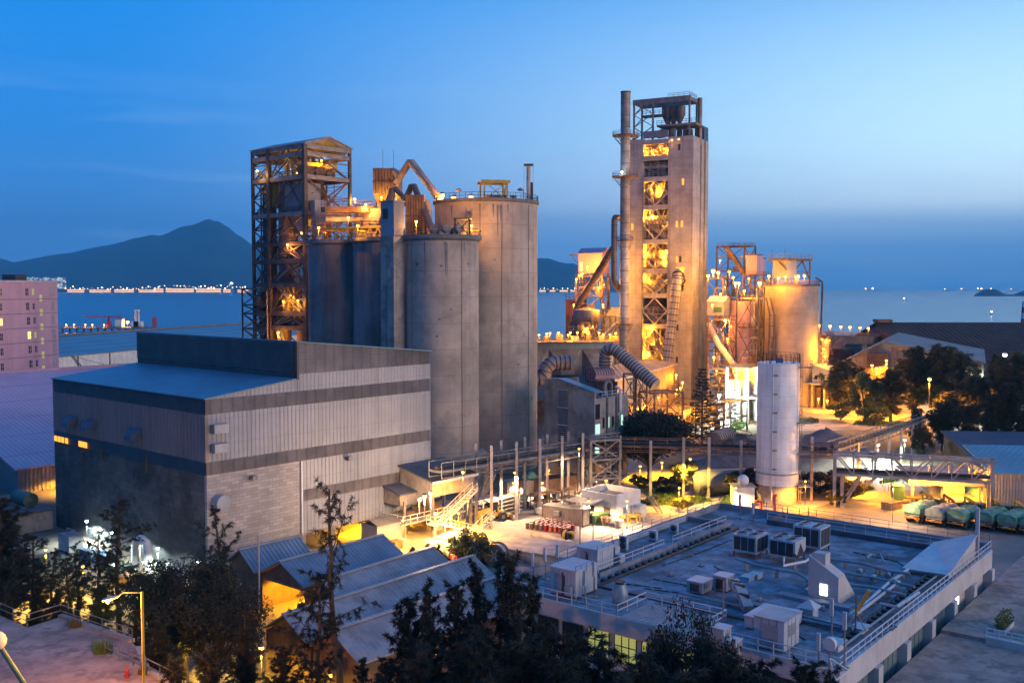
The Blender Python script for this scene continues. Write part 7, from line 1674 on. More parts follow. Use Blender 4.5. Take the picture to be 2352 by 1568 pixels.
for i,(pts_) in enumerate([[(1500,1330),(1620,1352),(1690,1350)],[(1480,1352),(1560,1362)],[(1640,1300),(1690,1330),(1700,1372)],[(1960,1268),(2060,1290),(2090,1310)],[(1700,1420),(1800,1442),(1850,1470)],[(1520,1300),(1600,1272),(1680,1240)],[(1430,1340),(1520,1352)],[(2000,1420),(2060,1440),(1990,1480)]]):
    P_ = [FR.W(rz_(x,y,.06)) for x,y in pts_]; T = thing('cable_run',f"dark cable run lying on the flat roof, {['in the open left middle','behind the cooling tower','left of the teal pipe','right of the rear chiller','along the front step','beside the left tray','near the left cabin','by the right tray'][i]}",'cable',P_[0],0,'cable runs on the flat roof'); MB().tube([p-P_[0] for p in P_],.05,6).build('cable', M['black_rubber'], T); q = MB()
    for a,b2 in zip(P_,P_[1:]):
        for k in range(int((b2-a).length/1.6)): q.cbox(a.lerp(b2,(k+.5)/max(1,int((b2-a).length/1.6)))-P_[0]-Vector((0,0,.02)),(.22,.3,.1),FR.rz)
    q.build('cable_block', M['concrete_plain'], T)
for i,(x,y) in enumerate([(1540,1322),(1610,1300),(1680,1275),(1580,1345),(1650,1330),(1745,1380),(1600,1420),(1500,1400),(1990,1275),(2040,1282),(1890,1400),(1980,1440),(1840,1405),(1470,1290),(1560,1255),(1640,1225)]):
    T = rt('roof_outlet',f"small capped pipe outlet on the flat roof, {['left open area front','left open area middle','left open area rear','beside the air handlers','left of the teal pipe end','before the stair house plinth','by the front step','left of the ribbed canopy','right of the rear chiller','near the wedge house','behind the pyramid vent','by the tripod mast','left of the stair house','by the inner curb front','by the inner curb middle','by the inner curb rear'][i]}",'pipe outlet',x,y,'pipe outlets on the flat roof'); MB().tube([(0,0,0),(0,0,.35)],.09,8).build('stub', M['unit_grey'], T); MB().lathe([(.16,.3),(.16,.36),(.01,.46)],(0,0,0),10).build('cap', M['unit_grey'], T); MB().box(-.3,.3,-.3,.3,0,.06).build('flashing', M['roof_asphalt'], T)
# antenna masts
def ant(x,y,h_,label,panel=True,bulb=False,tilt=0):
    T = rt('antenna_mast',label,'antenna',x,y,'antenna masts on the flat roof'); MB().tube([(0,0,0),(tilt,0,h_)],.06,6).build('pole', M['steel_grey'], T)
    if panel: MB().box(-.22+tilt,-.02+tilt,-.14,.14,h_-1.3,h_+.1).build('panel', M['unit_white'], T); MB().box(-.02+tilt,.1+tilt,-.08,.08,h_-.9,h_-.7).build('clamp', M['steel_dark'], T)
    MB().box(-.3,.3,-.3,.3,0,.12).build('base', M['concrete_plain'], T); return T
for i,(x,y,h_,pn) in enumerate([(1332,1268,3.6,0),(1362,1262,3.9,0),(1344,1385,3.0,1),(1365,1372,3.4,1),(1225,1338,3.0,1),(1253,1330,3.2,1),(1282,1312,2.8,1),(1700,1190,3.0,1),(1730,1195,2.2,1),(1808,1205,2.4,0),(1857,1208,2.4,0),(1660,1470,5.0,0),(1909,1525,5.2,1),(1939,1535,4.4,1),(1880,1530,2.6,1)]):
    ant(x,y,h_, ['left slim antenna mast over the rear cabin','right slim antenna mast over the rear cabin','panel antenna in front of the left cabin','panel antenna between the two cabins','leftmost panel antenna on the roof edge','second panel antenna on the left roof edge','third panel antenna on the left roof edge','dark panel antenna at the far roof corner','short panel antenna right of the far corner','left thin pole on the inner curb','right thin pole on the inner curb','thin tripod pole in front of the ribbed canopy','tall front antenna mast with a boxed panel','front antenna mast with white tube panel','short front antenna by the dish'][i], bool(pn))
T = rt('warning_mast','mast with tripod legs and a slanting orange arm in front of the stair house','mast',1965,1455); MB().tube([(0,0,0),(0,0,3.4)],.07,6).build('pole', M['steel_rust'], T); MB().bar((.05,-.1,2.0),(.35,-1.0,3.9),.2,.3).build('orange_arm', M['truck_yellow'], T)
for k in range(3): a=k*2.1+.4; MB().bar((1.2*cos(a),1.2*sin(a),0),(0,0,2.0),.06).build('tripod_leg', M['steel_grey'], T)
T = rt('dish_antenna','white drum dish antenna on a post near the front right corner','dish antenna',1905,1545); MB().tube([(0,0,0),(0,0,2.6)],.08,8).build('post', M['steel_grey'], T); q = MB().lathe([(.01,-.2),(.5,-.2),(.5,.2),(.01,.25)],(0,0,0),18); q.v=[(c2,a,b2+2.3) for a,b2,c2 in q.v]; q.build('dish', M['rail_white'], T)
q = MB(); q.bar((-1.3,-1,.1),(1.3,-1,.1),.1); q.bar((1.3,-1,.1),(0,1.4,.1),.1); q.bar((0,1.4,.1),(-1.3,-1,.1),.1); q.bar((-1.3,-1,.1),(0,0,1.2),.08); q.bar((1.3,-1,.1),(0,0,1.2),.08); q.build('base_frame', M['rail_white'], T)
# lower terrace and neighbour on the right
TZ = 2.9
tp = [FR.W((-9,-.4,0)),FR.W((-9,-30,0)),FR.W((60,-30,0)),FR.W((60,-.4,0))]
T = FR.T('lower_terrace','lower purple-grey roof terrace right of the pale wall','roof terrace'); MB().box(-9,60,-32,-.45,-1,TZ).build('slab', M['terrace'], T)
MB().box(24.2,24.8,-32,-4.6,TZ,TZ+.7).build('divider_wall', M['roof_wall'], T); MB().box(24.8,60,-32,-.5,TZ,TZ+.35).build('upper_slab', M['terrace'], T)
MB().rail([(24.5,-4.6,TZ+.7),(24.5,-7.8,TZ+.7)],.75,1.2,.09).build('railing', M['rail_white'], T); MB().rail([(24.5,-10,TZ+.7),(24.5,-16,TZ+.7)],.75,1.2,.09).build('railing', M['rail_white'], T)
MB().box(2,6,-3.2,-1.0,TZ,TZ+.5).build('low_block', M['concrete_plain'], T)
def planter(lx,ly,label):
    T = FR.T('planter_box',label,'planter',lx,ly,TZ+.35,'planters on the lower terrace'); MB().box(-1.8,1.8,-.5,.5,0,.45).build('trough', M['rail_white'], T); MB().box(-1.7,1.7,-.42,.42,.4,.47).build('soil', M['ground_soil'], T); q = MB()
    for k in range(420):
        c = Vector((R.uniform(-1.7,1.7),R.uniform(-.5,.5),.5+R.random()**1.5*1.2)); s_=.13; u = Vector((R.uniform(-1,1),R.uniform(-1,1),R.uniform(-1,1))).normalized()*s_; v = u.orthogonal().normalized()*s_*.7
        q.add([c-u,c+v,c+u,c-v],[(0,1,2,3)])
    q.build('foliage', M['leaf_bright'], T)
planter(28.5,-5.2,'left white planter trough with bushy green plants'); planter(28.0,-9.6,'right white planter trough with taller green plants')
p = FR.L(Vector((44,66,0)))
T = FR.T('corner_ledge','pale terrace edge with railing in the bottom right corner','ledge',3.5,-17.5,TZ)
MB().box(-9,6,-6,-.2,0,1.4).build('block', M['white_wall'], T); MB().rail([(-9,-.35,1.4),(6,-.35,1.4)],1.0,1.1,.09).build('railing', M['rail_white'], T)
for k in range(3): 
    b2 = FR.T('white_box',f"small white box on the pale ledge in the corner, {['nearest','middle','farthest'][k]}",'box',7.2+k*1.3,-16.8+k*.3,TZ,'white boxes in the corner'); MB().box(-.4,.4,-.35,.35,0,.5).build('body', M['rail_white'], b2); MB().box(-.43,.43,-.38,.38,.5,.58).build('lid', M['unit_grey'], b2)
# ================================================================= GABLED SHEDS
def shed(rn, rf, zr, ze, wl, wr, label, open_front=False, mt='roof_shed', mt2=None, wall='steel_rust', group='parallel gabled sheds'):
    a = G(rn[0],rn[1],zr); b2 = G(rf[0],rf[1],zr) if rf else None
    L_ = (b2-a).length if b2 is not None else 24; az = 41.5 if b2 is None else math.degrees(atan2(b2.x-a.x,b2.y-a.y))
    az = max(38.0,min(42.5,az)); f = Fr((a.x,a.y),az)
    T = f.T('gabled_shed',label,'shed',group=group)
    th = .12
    MB().xprism([(0,zr),(wl,ze),(wl,ze+th),(0,zr+th)],-.5,L_+.3).build('roof_slope', M[mt2 or mt], T)
    MB().xprism([(0,zr),(-wr,ze),(-wr,ze+th),(0,zr+th)],-.5,L_+.3).build('roof_slope', M[mt], T)
    MB().bar((-.52,0,zr+th+.04),(L_+.32,0,zr+th+.04),.5,.1).build('ridge_cap', M['unit_grey'], T)
    MB().box(0,L_,-wr+.15,-wr+.3,0,ze).build('side_wall', M[wall], T); MB().box(0,L_,wl-.3,wl-.15,0,ze).build('side_wall', M[wall], T)
    g_ = [(-wr+.3,ze-.6 if open_front else 0),(wl-.3,ze-.6 if open_front else 0),(wl-.3,ze-.1),(0,zr-.1),(-wr+.3,ze-.1)]
    MB().xprism(g_,0,.15).build('gable_wall', M[wall], T); MB().xprism([(-wr+.3,0),(wl-.3,0),(wl-.3,ze-.1),(0,zr-.1),(-wr+.3,ze-.1)],L_-.15,L_).build('gable_wall', M[wall], T)
    MB().bar((-.4,-wr-.05,ze),(L_+.2,-wr-.05,ze),.16,.16).build('gutter', M['unit_grey'], T)
    return T, f, L_
S1,f_,l_ = shed((557,1262),(685,1234),6,4,2.9,2.9,'farthest gabled shed roof close to the mill hall',False,'roof_shed_blue')
S2,f2_,l2_ = shed((649,1289),(877,1230),6,4,4.0,4.0,'gabled shed with open glowing front, second from the mill hall',True,'roof_shed_blue','roof_shed')
S3,f3_,l3_ = shed((745,1333),(980,1256),6,3.9,3.2,4.2,'gabled shed with two-tone roof, third from the mill hall',True,'roof_shed')
S4,f4_,l4_ = shed((659,1411),(1085,1278),6,4,3.3,3.5,'longest gabled shed, fourth from the mill hall')
S5,f5_,l5_ = shed((770,1447),None,6,4,3.3,3.7,'nearest gabled shed with pale roof, partly behind the dark trees')
for f,l,nm,n in ((f2_,l2_,'second',2),(f3_,l3_,'third',1)):
    for k in range(n): w_ = f.W((3+k*6,.5,4.6)); lamp(w_, f"yellow lamp inside the {nm} shed" + (', front one' if k==0 and n>1 else ', rear one' if n>1 else ''), 2600, YELLOW, 'bulb_sodium', .25, 4.4, 'shed_lamp', 'lamps inside the sheds')
    for k in range(4): 
        c_ = f.W((2+k*2.2,-1.5+k*1.0,0)); t_ = thing('stacked_goods', f"pale stacked goods inside the {nm} shed, {['front','second','third','rear'][k]} stack",'stack',c_,f.rz,'stacks inside the open sheds'); MB().box(-.7,.7,-.6,.6,.1,1.3+.3*(k%2)).build('goods', M['wood'], t_); MB().box(-.8,.8,-.7,.7,0,.1).build('pallet', M['drum_brown'], t_)
p = G(598,1345,0); T = thing('flag_pole','thin bare pole standing at the corner of the shed gables','pole',PD(596,1400,98)*1.0); T.location.z = 0; zpl = PD(596,1228,98).z
MB().tube([(0,0,0),(0,0,zpl)],.09,6).build('pole', M['unit_grey'], T); MB().box(-.2,.2,-.2,.2,0,.3).build('base', M['concrete_plain'], T)
# ================================================================= TRUCKS AND RIGHT SIDE
def truck():
    T = thing('tipper_truck','','truck',(0,0,0),0,'parked tipper trucks')
    MB().box(-3.9,3.2,-.45,.45,.75,1.05).build('chassis', M['steel_dark'], T)
    MB().add([(-4.0,-1.2,1.15),(1.6,-1.2,1.15),(1.6,1.2,1.15),(-4.0,1.2,1.15),(-4.0,-1.25,2.4),(1.6,-1.25,2.4),(1.6,1.25,2.4),(-4.0,1.25,2.4)],[(0,3,2,1),(0,1,5,4),(1,2,6,5),(2,3,7,6),(3,0,4,7)]).build('tipper_body', M['steel_grey'], T)
    q = MB(); n, m_ = 12, 10
    vs = []
    rr = random.Random(3)
    for i in range(n+1):
        for j in range(m_+1):
            v = j/m_*2-1; x = -4.12+5.85*i/n
            if abs(v) > .78: y = 1.34*(1 if v>0 else -1); z = 2.5-(abs(v)-.78)/.22*.95
            else: y = v/.78*1.32; z = 2.5+.42*(1-max(0,(abs(v)/.78-.45)/.55)**1.3)+.05*sin(x*2.1)
            if i == 0: z = min(z,2.62)
            vs.append((x+rr.uniform(-.03,.03),y+rr.uniform(-.03,.03),z+rr.uniform(-.05,.05)))
    q.add(vs,[(i*(m_+1)+j,(i+1)*(m_+1)+j,(i+1)*(m_+1)+j+1,i*(m_+1)+j+1) for i in range(n) for j in range(m_)])
    q.add([(-4.14,-1.34,1.6),(-4.14,1.34,1.6),(-4.14,1.3,2.55),(-4.14,.7,2.8),(-4.14,-.7,2.8),(-4.14,-1.3,2.55)],[(5,4,3,2,1,0)])
    q.build('tarpaulin', M['tarp_green'], T)
    MB().box(2.3,4.1,-1.2,1.2,.9,2.95).build('cab', M['truck_green'], T); MB().box(4.08,4.13,-1.05,1.05,1.9,2.7).build('windscreen', M['glass_dark'], T)
    for y in (-1.22,1.2): MB().box(2.9,3.8,y,y+.02,1.9,2.7).build('side_window', M['glass_dark'], T)
    MB().box(-4.2,-4.15,-.3,.3,1.0,1.12).build('number_plate', M['rail_white'], T); MB().box(-3.4,-2.2,-1.28,-1.2,.55,1.0).build('mudguard', M['steel_dark'], T)
    MB().box(-4.1,-3.95,-1.2,1.2,.75,1.0).build('rear_bar', M['truck_yellow'], T)
    for y in (-1.0,.7): MB().box(-4.14,-4.09,y,y+.3,.8,.95).build('tail_lamp', M['red_paint'], T)
    for x in (-2.9,-1.6,3.1):
        for y in (-1.0,1.0): wheel(T,x,y,.52,.45)
    a = MB().bar((1.9,-.3,1.1),(1.9,-.3,3.2),.35); a.bar((1.9,-.3,3.2),(-.4,.2,4.3),.3,.35); a.bar((-.4,.2,4.3),(1.3,.9,2.9),.28,.3); a.build('loader_crane', M['truck_yellow'], T)
    MB().tube([(1.9,-.3,2.0),(.7,.0,3.6)],.09,6).build('crane_ram', M['steel_grey'], T)
    return T
# tail lamps and cranes are on every truck; the yellow crane folds over the load
proto = truck(); pts = [(2122,1192,50,'tarp_green'),(2172,1200,50,'tarp_grey'),(2220,1205,50,'tarp_green'),(2284,1209,50,'tarp_green'),(2335,1215,50,'tarp_green'),(2385,1221,50,'tarp_green')]
for i,(x,y,az,mt) in enumerate(pts):
    o = proto if i == 0 else copy_tree(proto); p = G(x,y,.01); o.location = p; o.rotation_euler = (0,0,radians(90-(48+R.uniform(-2,2))))
    o['label'] = ['green sheeted tipper truck at the left end of the parked row','grey sheeted tipper truck, second from the left in the parked row','bright green sheeted tipper truck, third from the left in the parked row','green sheeted tipper truck behind the wedge roof flue','pale green sheeted tipper truck beside the right picture edge','green sheeted tipper truck cut by the right picture edge'][i]
    if mt == 'tarp_grey':
        for ch in o.children:
            if ch.name.startswith('tarpaulin'): me = ch.data.copy(); me.materials[0] = M['tarp_grey']; ch.data = me
            if ch.name.startswith('loader_crane'): me = ch.data.copy(); me.materials[0] = M['red_paint']; ch.data = me
T = thing('flatbed_truck','dark green truck cab facing left behind the parked row','truck',G(2094,1155,.01),radians(170))
for x in (-2.5,-1.2,2.2):
    for y in (-.9,.9): wheel(T,x,y,.5,.4)
MB().box(1.4,3.2,-1.15,1.15,.8,3.0).build('cab', M['truck_green'], T); MB().box(1.5,3.1,-1.2,1.2,3.0,3.15).build('cab_roof', M['rail_white'], T); MB().box(3.18,3.24,-1,1,1.9,2.7).build('windscreen', M['glass_dark'], T); MB().box(-3.4,1.2,-1.15,1.15,.9,1.15).build('flatbed', M['steel_dark'], T)
T = thing('bale_stack','stack of brown timber sleepers left of the parked trucks','stack',G(2048,1168,0),radians(35))
for k in range(3):
    for j in range(4): MB().box(-1.6,1.6,-.9+j*.46,-.5+j*.46,.02+k*.42,.40+k*.42).build('sleeper', M['drum_brown'], T)
# open shed behind the trucks
f = Fr((G(2168,1140,0).x,G(2168,1140,0).y+6),131); 
fo = Fr((PD(2090,1103,165).x,165),97); 
T = fo.T('open_shed','open shed with flat grey canopy glowing yellow behind the trucks','shed'); zc_ = fo.zat(1100,0,0); Lo = fo.onx(2268)
MB().xprism([(-.0,zc_),(9,zc_+.5),(9,zc_+.75),(-.0,zc_+.25)],0,Lo).build('canopy', M['roof_edge'], T); MB().box(-.1,Lo+.1,-.2,-.02,zc_-.95,zc_+.3).build('canopy_fascia', M['cladding'], T); MB().box(-.2,-.02,0,9,zc_-.8,zc_+.3).build('canopy_fascia', M['cladding'], T)
MB().box(6,Lo,9,9.3,0,zc_+.4).build('back_wall', M['cladding'], T); MB().box(5.6,6,2,9.3,0,zc_).build('side_wall', M['cladding'], T)
for x in (.5,6,12,Lo-.4): MB().bar((x,.3,0),(x,.3,zc_),.35).build('post', M['steel_pale'], T)
for i,x in enumerate((8.5,13,17)): p = fo.W((x,5,zc_-.6)); lamp(p,f"yellow lamp under the open shed canopy, {['left','middle','right'][i]} one",4200,(1.0,.56,.04),post=zc_-.8,r=.25,kind='shed_lamp',group='lamps under the open shed')  # lamps themselves unseen, assumed from the shed's yellow glow
T = thing('clad_store','tall pale and blue clad store at the right picture edge','store',fo.W((Lo+1,-1,0)),fo.rz); MB().box(0,16,0,14,0,3.0).build('lower_wall', M['roof_teal'], T); q = MB().box(0,16,-.02,14,3.0,fo.zat(1085,Lo,0)); q.build('wall', M['cladding'], T); q=MB()
for k in range(34): q.box(k*.47+.1,k*.47+.28,-.12,-.02,0.05,fo.zat(1085,Lo,0)-.05)
q.build('corrugation', M['cladding'], T); zz = fo.zat(1085,Lo,0); MB().xprism([(-.4,zz),(14,zz+2.5),(14,zz+2.7),(-.4,zz+.2)],-.3,16).build('roof', M['roof_mill'], T)
fb_ = Fr((PD(2255,1030,185).x,185),97); T = fb_.T('blue_roof_shed','wide low shed with dark blue roof behind the open shed','shed'); z1_,z2_ = fb_.zat(1062,0,0), 12.5
MB().xprism([(0,z1_),(22,z1_+2.6),(22,z1_+2.9),(0,z1_+.3)],-1,40).build('roof', M['roof_navy'], T); MB().box(-.5,39,.3,.6,0,z1_+.1).build('wall', M['cladding_shade'], T); MB().box(-.5,-.2,.6,21,0,z1_+.2).build('wall', M['steel_dark'], T); MB().xprism([(.6,z1_),(21.5,z1_),(21.5,z1_+2.5)],-.45,-.2).build('gable', M['steel_dark'], T)
# small guard hut by the road, signs
T = thing('guard_hut','small open hut with pale roof beside the road under the bridge','hut',G(1962,1127,0),.5)
for x in (-1.3,1.3):
    for y in (-1.3,1.3): MB().bar((x,y,0),(x,y,2.4),.16).build('post', M['wood'], T)
MB().add([(-2,-2,2.3),(2,-2,2.3),(2,2,2.3),(-2,2,2.3),(0,0,3.3)],[(0,1,4),(1,2,4),(2,3,4),(3,0,4),(3,2,1,0)]).build('roof', M['roof_wall'], T); MB().box(-1.2,1.2,1.0,1.2,0,1.2).build('back_panel', M['wood'], T)
for i,(x,y) in enumerate(((2027,1115),(1911,1135),(2000-60,1140))):
    T = thing('road_sign',['round red and white road sign on the bright grass verge','small white sign post by the bridge leg','white sign on a post beside the guard hut'][i],'sign',G(x,y,0)); MB().tube([(0,0,0),(0,0,2.6)],.06,6).build('post', M['rail_white'], T); q = MB().lathe([(.01,-.03),(.45,-.03),(.45,.03),(.01,.03)],(0,0,0),18); q.v=[(a,c2,b2+2.4) for a,b2,c2 in q.v]; o = q.build('sign_plate', M['rail_white' if i else 'red_paint'], T); MB().box(-.3,.3,-.05,-.035,2.33,2.47).build('sign_bar', M['red_paint' if i==2 else 'rail_white'], o)
for i in range(7):
    p = G(2040+i*17,1128-i*8,0); T = thing('bollard_post',f"thin fence post along the bright grass verge, {['nearest','second','third','fourth','fifth','sixth','farthest'][i]}",'post',p,0,'posts along the grass verge'); MB().tube([(0,0,0),(0,0,1.2)],.09,6).build('post', M['steel_pale'], T); MB().box(-.12,.12,-.12,.12,1.2,1.3).build('cap', M['rail_white'], T)
# storage sheds beyond the trees
T = thing('storage_shed','long storage shed with huge dark brown roof at the waterfront','shed',(0,0,0)); x0_ = (2010-CX)/F*400
MB().xprism([(400,22),(345,7),(345,6.2),(400,21.2),(455,6.2),(455,7)],x0_,x0_+230).build('roof', M['roof_dark'], T); MB().xprism([(350,0),(450,0),(450,7.2),(400,20.6),(350,7.2)],x0_+.6,x0_+1.2).build('gable_wall', M['steel_rust'], T); MB().box(x0_+1.2,x0_+229,350,350.5,0,7.2).build('front_wall', M['steel_rust'], T); MB().box(x0_+.2,x0_+6,397,403,22,23.2).build('ridge_vent', M['steel_rust'], T)
fs = Fr((107.5,288),25.0); T = fs.T('clinker_shed','pale roofed shed with wide orange lit gable behind the trees','shed'); wL, wR, zA = 13.0, 27.0, 20.0
MB().xprism([(0,zA),(wL,12.8),(wL,13.3),(0,zA+.5)],-1,62).build('roof', M['roof_pale'], T); MB().xprism([(0,zA),(-wR,14.8),(-wR,15.3),(0,zA+.5)],-1,62).build('roof', M['roof_pale'], T)
MB().xprism([(-wR+.5,0),(wL-.5,0),(wL-.5,12.8),(0,zA-.1),(-wR+.5,14.9)],0,.5).build('gable_wall', M['container'], T); q=MB()
for k in range(30): y=-wR+1+k*1.3; h_=12.7+ (7.0*(1-abs(y)/wL) if y>0 else 0) if y>0 else 14.7+5.0*(1+y/wR); q.box(-.12,0,y,y+.5,.2,h_)
q.build('corrugation', M['container'], T); MB().box(0.5,60,-wR+.5,-wR+1,0,14.8).build('side_wall', M['container'], T)
MB().box(-4,0,-1.5,4,8,17).build('scaffold_tower', M['steel_rust'], T)
gal = gallery(PD(1884,779,330), PD(2012,781,396), 4, 3.0, 'raised conveyor gallery with a row of lamps leading to the waterfront shed', 'steel_rust')
o = PD(1884,779,330); d = PD(2012,781,396)-o
for u in (.35,.75): c = d*u; MB().bar((c.x,c.y,-o.z),(c.x,c.y,c.z-1.4),1.6).build('pier', M['concrete_plain'], gal)
for i,x in enumerate((1882,1903,1925.5,1946,1970,1991)):
    u = (x-1884)/128; p = o+d*u; p.z += 4.6; lamp(p,f"lamp on the conveyor gallery to the waterfront shed, {['first','second','third','fourth','fifth','last'][i]} from the broad silo",1400,ORANGE,'bulb_orange',.62,3.2,'gallery_lamp','lamps along the conveyor gallery')
T = thing('brick_annex','narrow brick annex beside the conveyor gallery pier','annex',PD(1934,850,320)*1.0,.4); T.location.z=0; MB().prism([(-3,-2),(3,-2),(3,4),(-3,4)],0,PD(1934,800,320).z).build('wall', M['brick_red'], T); MB().add([(-3.1,-2.1,PD(1934,800,320).z),(3.1,-2.1,PD(1934,775,320).z),(3.1,4,PD(1934,775,320).z),(-3.1,4,PD(1934,800,320).z)],[(0,1,2,3)]).build('roof', M['steel_rust'], T)
# striped beacon tower at the far right edge
p = PD(2350,740,760); T = thing('striped_tower','red and white striped tower rising over the shed ridge at the edge','tower',(p.x,760,-1)); zt_ = PD(2350,692,760).z
for k in range(6): MB().lathe([(2.2-.2*k,(zt_+1)*k/6),(2.0-.2*k,(zt_+1)*(k+1)/6)],(0,0,0),10).build('stripe', M['red_paint' if k%2==0 else 'rail_white'], T)
# lamps on the right
for i,(x,y,D,pw,c,bb,r,lb) in enumerate([(2308,815,262,26000,WHITE,'bulb_white',.7,'dazzling white flood lamp on a mast above the right trees'),(2135,871,245,15000,SODIUM,'bulb_sodium',.55,'large orange street lamp among the right hand trees'),(2036,828,280,14000,SODIUM,'bulb_sodium',.45,'lamp on the shed gable corner above the trees'),(2013,846,272,14000,SODIUM,'bulb_sodium',.5,'large lamp between the drooping trees'),(2003,839,276,1500,SODIUM,'bulb_sodium',.45,'small lamp left of the large lamp between the trees'),(2022,844,276,1500,SODIUM,'bulb_sodium',.4,'small lamp right of the large lamp between the trees'),(2260,881,250,3000,ORANGE,'bulb_orange',.5,'small orange lamp deep in the right hand trees'),(2017,1021,190,7000,(.95,1,.75),'bulb_white',.4,'white lamp under the climbing conveyor lighting the green verge'),(2078,1010,200,3500,(.95,1,.75),'bulb_white',.35,'white lamp beyond the conveyor at the tree edge')]):
    p = PD(x,y,D); lamp(p, lb, pw, c, bb, r, p.z-.2 if p.z<18 else p.z-.2, 'street_lamp', 'lamps on the right side')
p = PD(2052,1112,150); lamp(p,'tall yard lamp at the left end of the truck row',3800,PALE,'bulb_sodium',.22,p.z-.05,'street_lamp','lamps on the right side')  # added lamp without a known source, lightens the parked trucks
p = PD(1975,1060,172); lamp(p,'lamp under the bridge leg platform lighting the road bend',9000,SODIUM,'bulb_sodium',.25,p.z-.2,'street_lamp','lamps on the right side')  # unseen lamp assumed from the warm road, added to light its bend
for i,(x,y,D) in enumerate(((2100,1085,163),(2180,1088,160),(2262,1092,157))):
    p = PD(x,y,D); lamp(p,f"lamp slung under the truss bridge over the truck lot, {['left','middle','right'][i]} of three",15000,SODIUM,'bulb_sodium',.2,.9,'bridge_lamp','lamps under the truss bridge')  # unseen lamps assumed under the bridge, added to brighten trucks and lot
p = PD(1585.6,1054,167); lamp(p,'lamp post in front of the yellow lit bush',3600,(1.0,.55,.06),'bulb_sodium',.3,p.z-.05,'street_lamp','lamps behind the yard',(0,-.6))
for i,(x,y,D,pw) in enumerate([(1352,1150,150,3600),(1370,1095,171,3000),(1392,1125,172,3600),(1312,1105,176,3400),(1260,1095,182,4200),(1470,1120,186,4200),(1520,1100,190,3000),(1245,1125,170,2200),(1180,1110,170,2400)]):
    p = PD(x,y,D); p.z = max(p.z,2.4); lamp(p,f"{['low lamp left of the white building','lamp on the conveyor transfer tower','bright lamp at the plant building lower wall','lamp in front of the plant building louvre','lamp at the foot of the largest silo','lamp under the round tree','lamp behind the yellow lit bush','lamp over the containers below the conveyor','lamp near the nearest silo podium'][i]}",pw,PALE if i in (0,1,7,8) else YELLOW,'bulb_sodium',.28,p.z-.1,'yard_lamp','lamps behind the yard')
for i,(x,y,D,pw,c) in enumerate(((1330,1030,160,4200,PALE),(1182,1085,152,5200,PALE),(1690,1120,159,4200,PALE),(1850,1105,160,3400,SODIUM),(1560,1120,160,3400,SODIUM),(1440,1150,146,3600,PALE))):  # tall, pipe-rack and building-corner lamps are added to brighten yard and white building
    p = PD(x,y,D); p.z = max(p.z,3.2); lamp(p, ['tall yard lamp between conveyor and white building','lamp on a conveyor post above the pipe rack','lamp left of the white silo foot','lamp right of the white silo foot','lamp beside the yellow lit bush path','lamp before the right corner of the white building'][i], pw, c, 'bulb_sodium', .22, p.z-.05, 'yard_lamp', 'lamps behind the yard')  # silo-foot and bush-path lamps are unseen, assumed from the lit surfaces
# ================================================================= LEFT BACKGROUND BUILDINGS
fA = Fr((-118.6,260),15.0); 
T = fA.T('pink_block','pink multi-storey block with lit windows at the left picture edge','building'); zA_ = fA.zat(649,0,0)
MB().box(-60,0,0,18,0,zA_).build('wall', M['pink_wall'], T); MB().box(-60.15,.15,-.15,18.15,zA_,zA_+.5).build('parapet', M['roof_wall'], T)
fl_h = 3.62
for k in range(6):
    z = zA_-1.0-fl_h*(k+1)*1.0; MB().box(-60,0.02,-.06,0,z+.35,z+.55).build('floor_joint', M['roof_edge'], T)
    for x,w_,h_,kind in ((94.5+k*.5,6.5,1.7,0),(63+k*1.0,7,1.8,1),(77+k*1.0,5,1.5,2),(2,6,1.7,3),(121+k*.7,9,2.2,4)):
        lx = fA.onx(x+0.0); w2 = w_/F*258*1.25
        zz = z+fl_h*.62 + (-1.6 if kind==0 else 0)
        lit = {0:True,1:k in (3,),2:k in (0,3),3:k==2,4:False}[kind]
        o = MB().box(lx-w2/2,lx+w2/2,-.05,-.01,zz-h_/2,zz+h_/2).build('window', M['window_warm' if (lit and kind in (1,3)) else 'window_yellow' if lit else ('glass_dark' if kind!=4 else 'unit_grey')], T)
        q = MB(); q.bar((lx,-.07,zz-h_/2),(lx,-.07,zz+h_/2),.08); q.bar((lx-w2/2,-.07,zz),(lx+w2/2,-.07,zz),.08); q.build('window_bar', M['roof_wall'], o)
MB().box(-9,-5,5,9,zA_+.5,zA_+2).build('roof_unit', M['grille_dark'], T)
# lilac roofed warehouse
fL = Fr((-86,172),41.5); eL = fL.zat(1080,0,0); zrL = 17.0; wL_ = 51.0
T = fL.T('lilac_roof_warehouse','warehouse with vast lilac roof behind the mill hall','warehouse')
MB().xprism([(0,eL),(wL_,zrL),(wL_*2,eL),(wL_*2,eL+.3),(wL_,zrL+.3),(0,eL+.3)],-.6,150).build('roof', M['roof_lilac'], T)
MB().bar((-.6,wL_,zrL+.35),(150,wL_,zrL+.35),1.2,.5).build('ridge_cap', M['pink_wall'], T)
MB().xprism([(.3,0),(wL_*2-.3,0),(wL_*2-.3,eL),(wL_,zrL-.1),(.3,eL)],0,.4).build('gable_wall', M['cladding_shade'], T)
MB().box(.4,149,.3,.6,0,eL).build('side_wall', M['container'], T); q = MB()
for k in range(60): q.box(.6+k*.7,.9+k*.7,.12,.3,.2,eL-.1)
q.build('corrugation', M['container'], T)
for i in range(2): w_ = fL.W((7+i*8,-4,3.4)); lamp(w_,['left','right'][i]+' lamp lighting the corrugated wall under the lilac roof',3200,(1.0,.46,.04),post=3.2,r=.25,kind='street_lamp',group='lamps behind the mill hall')
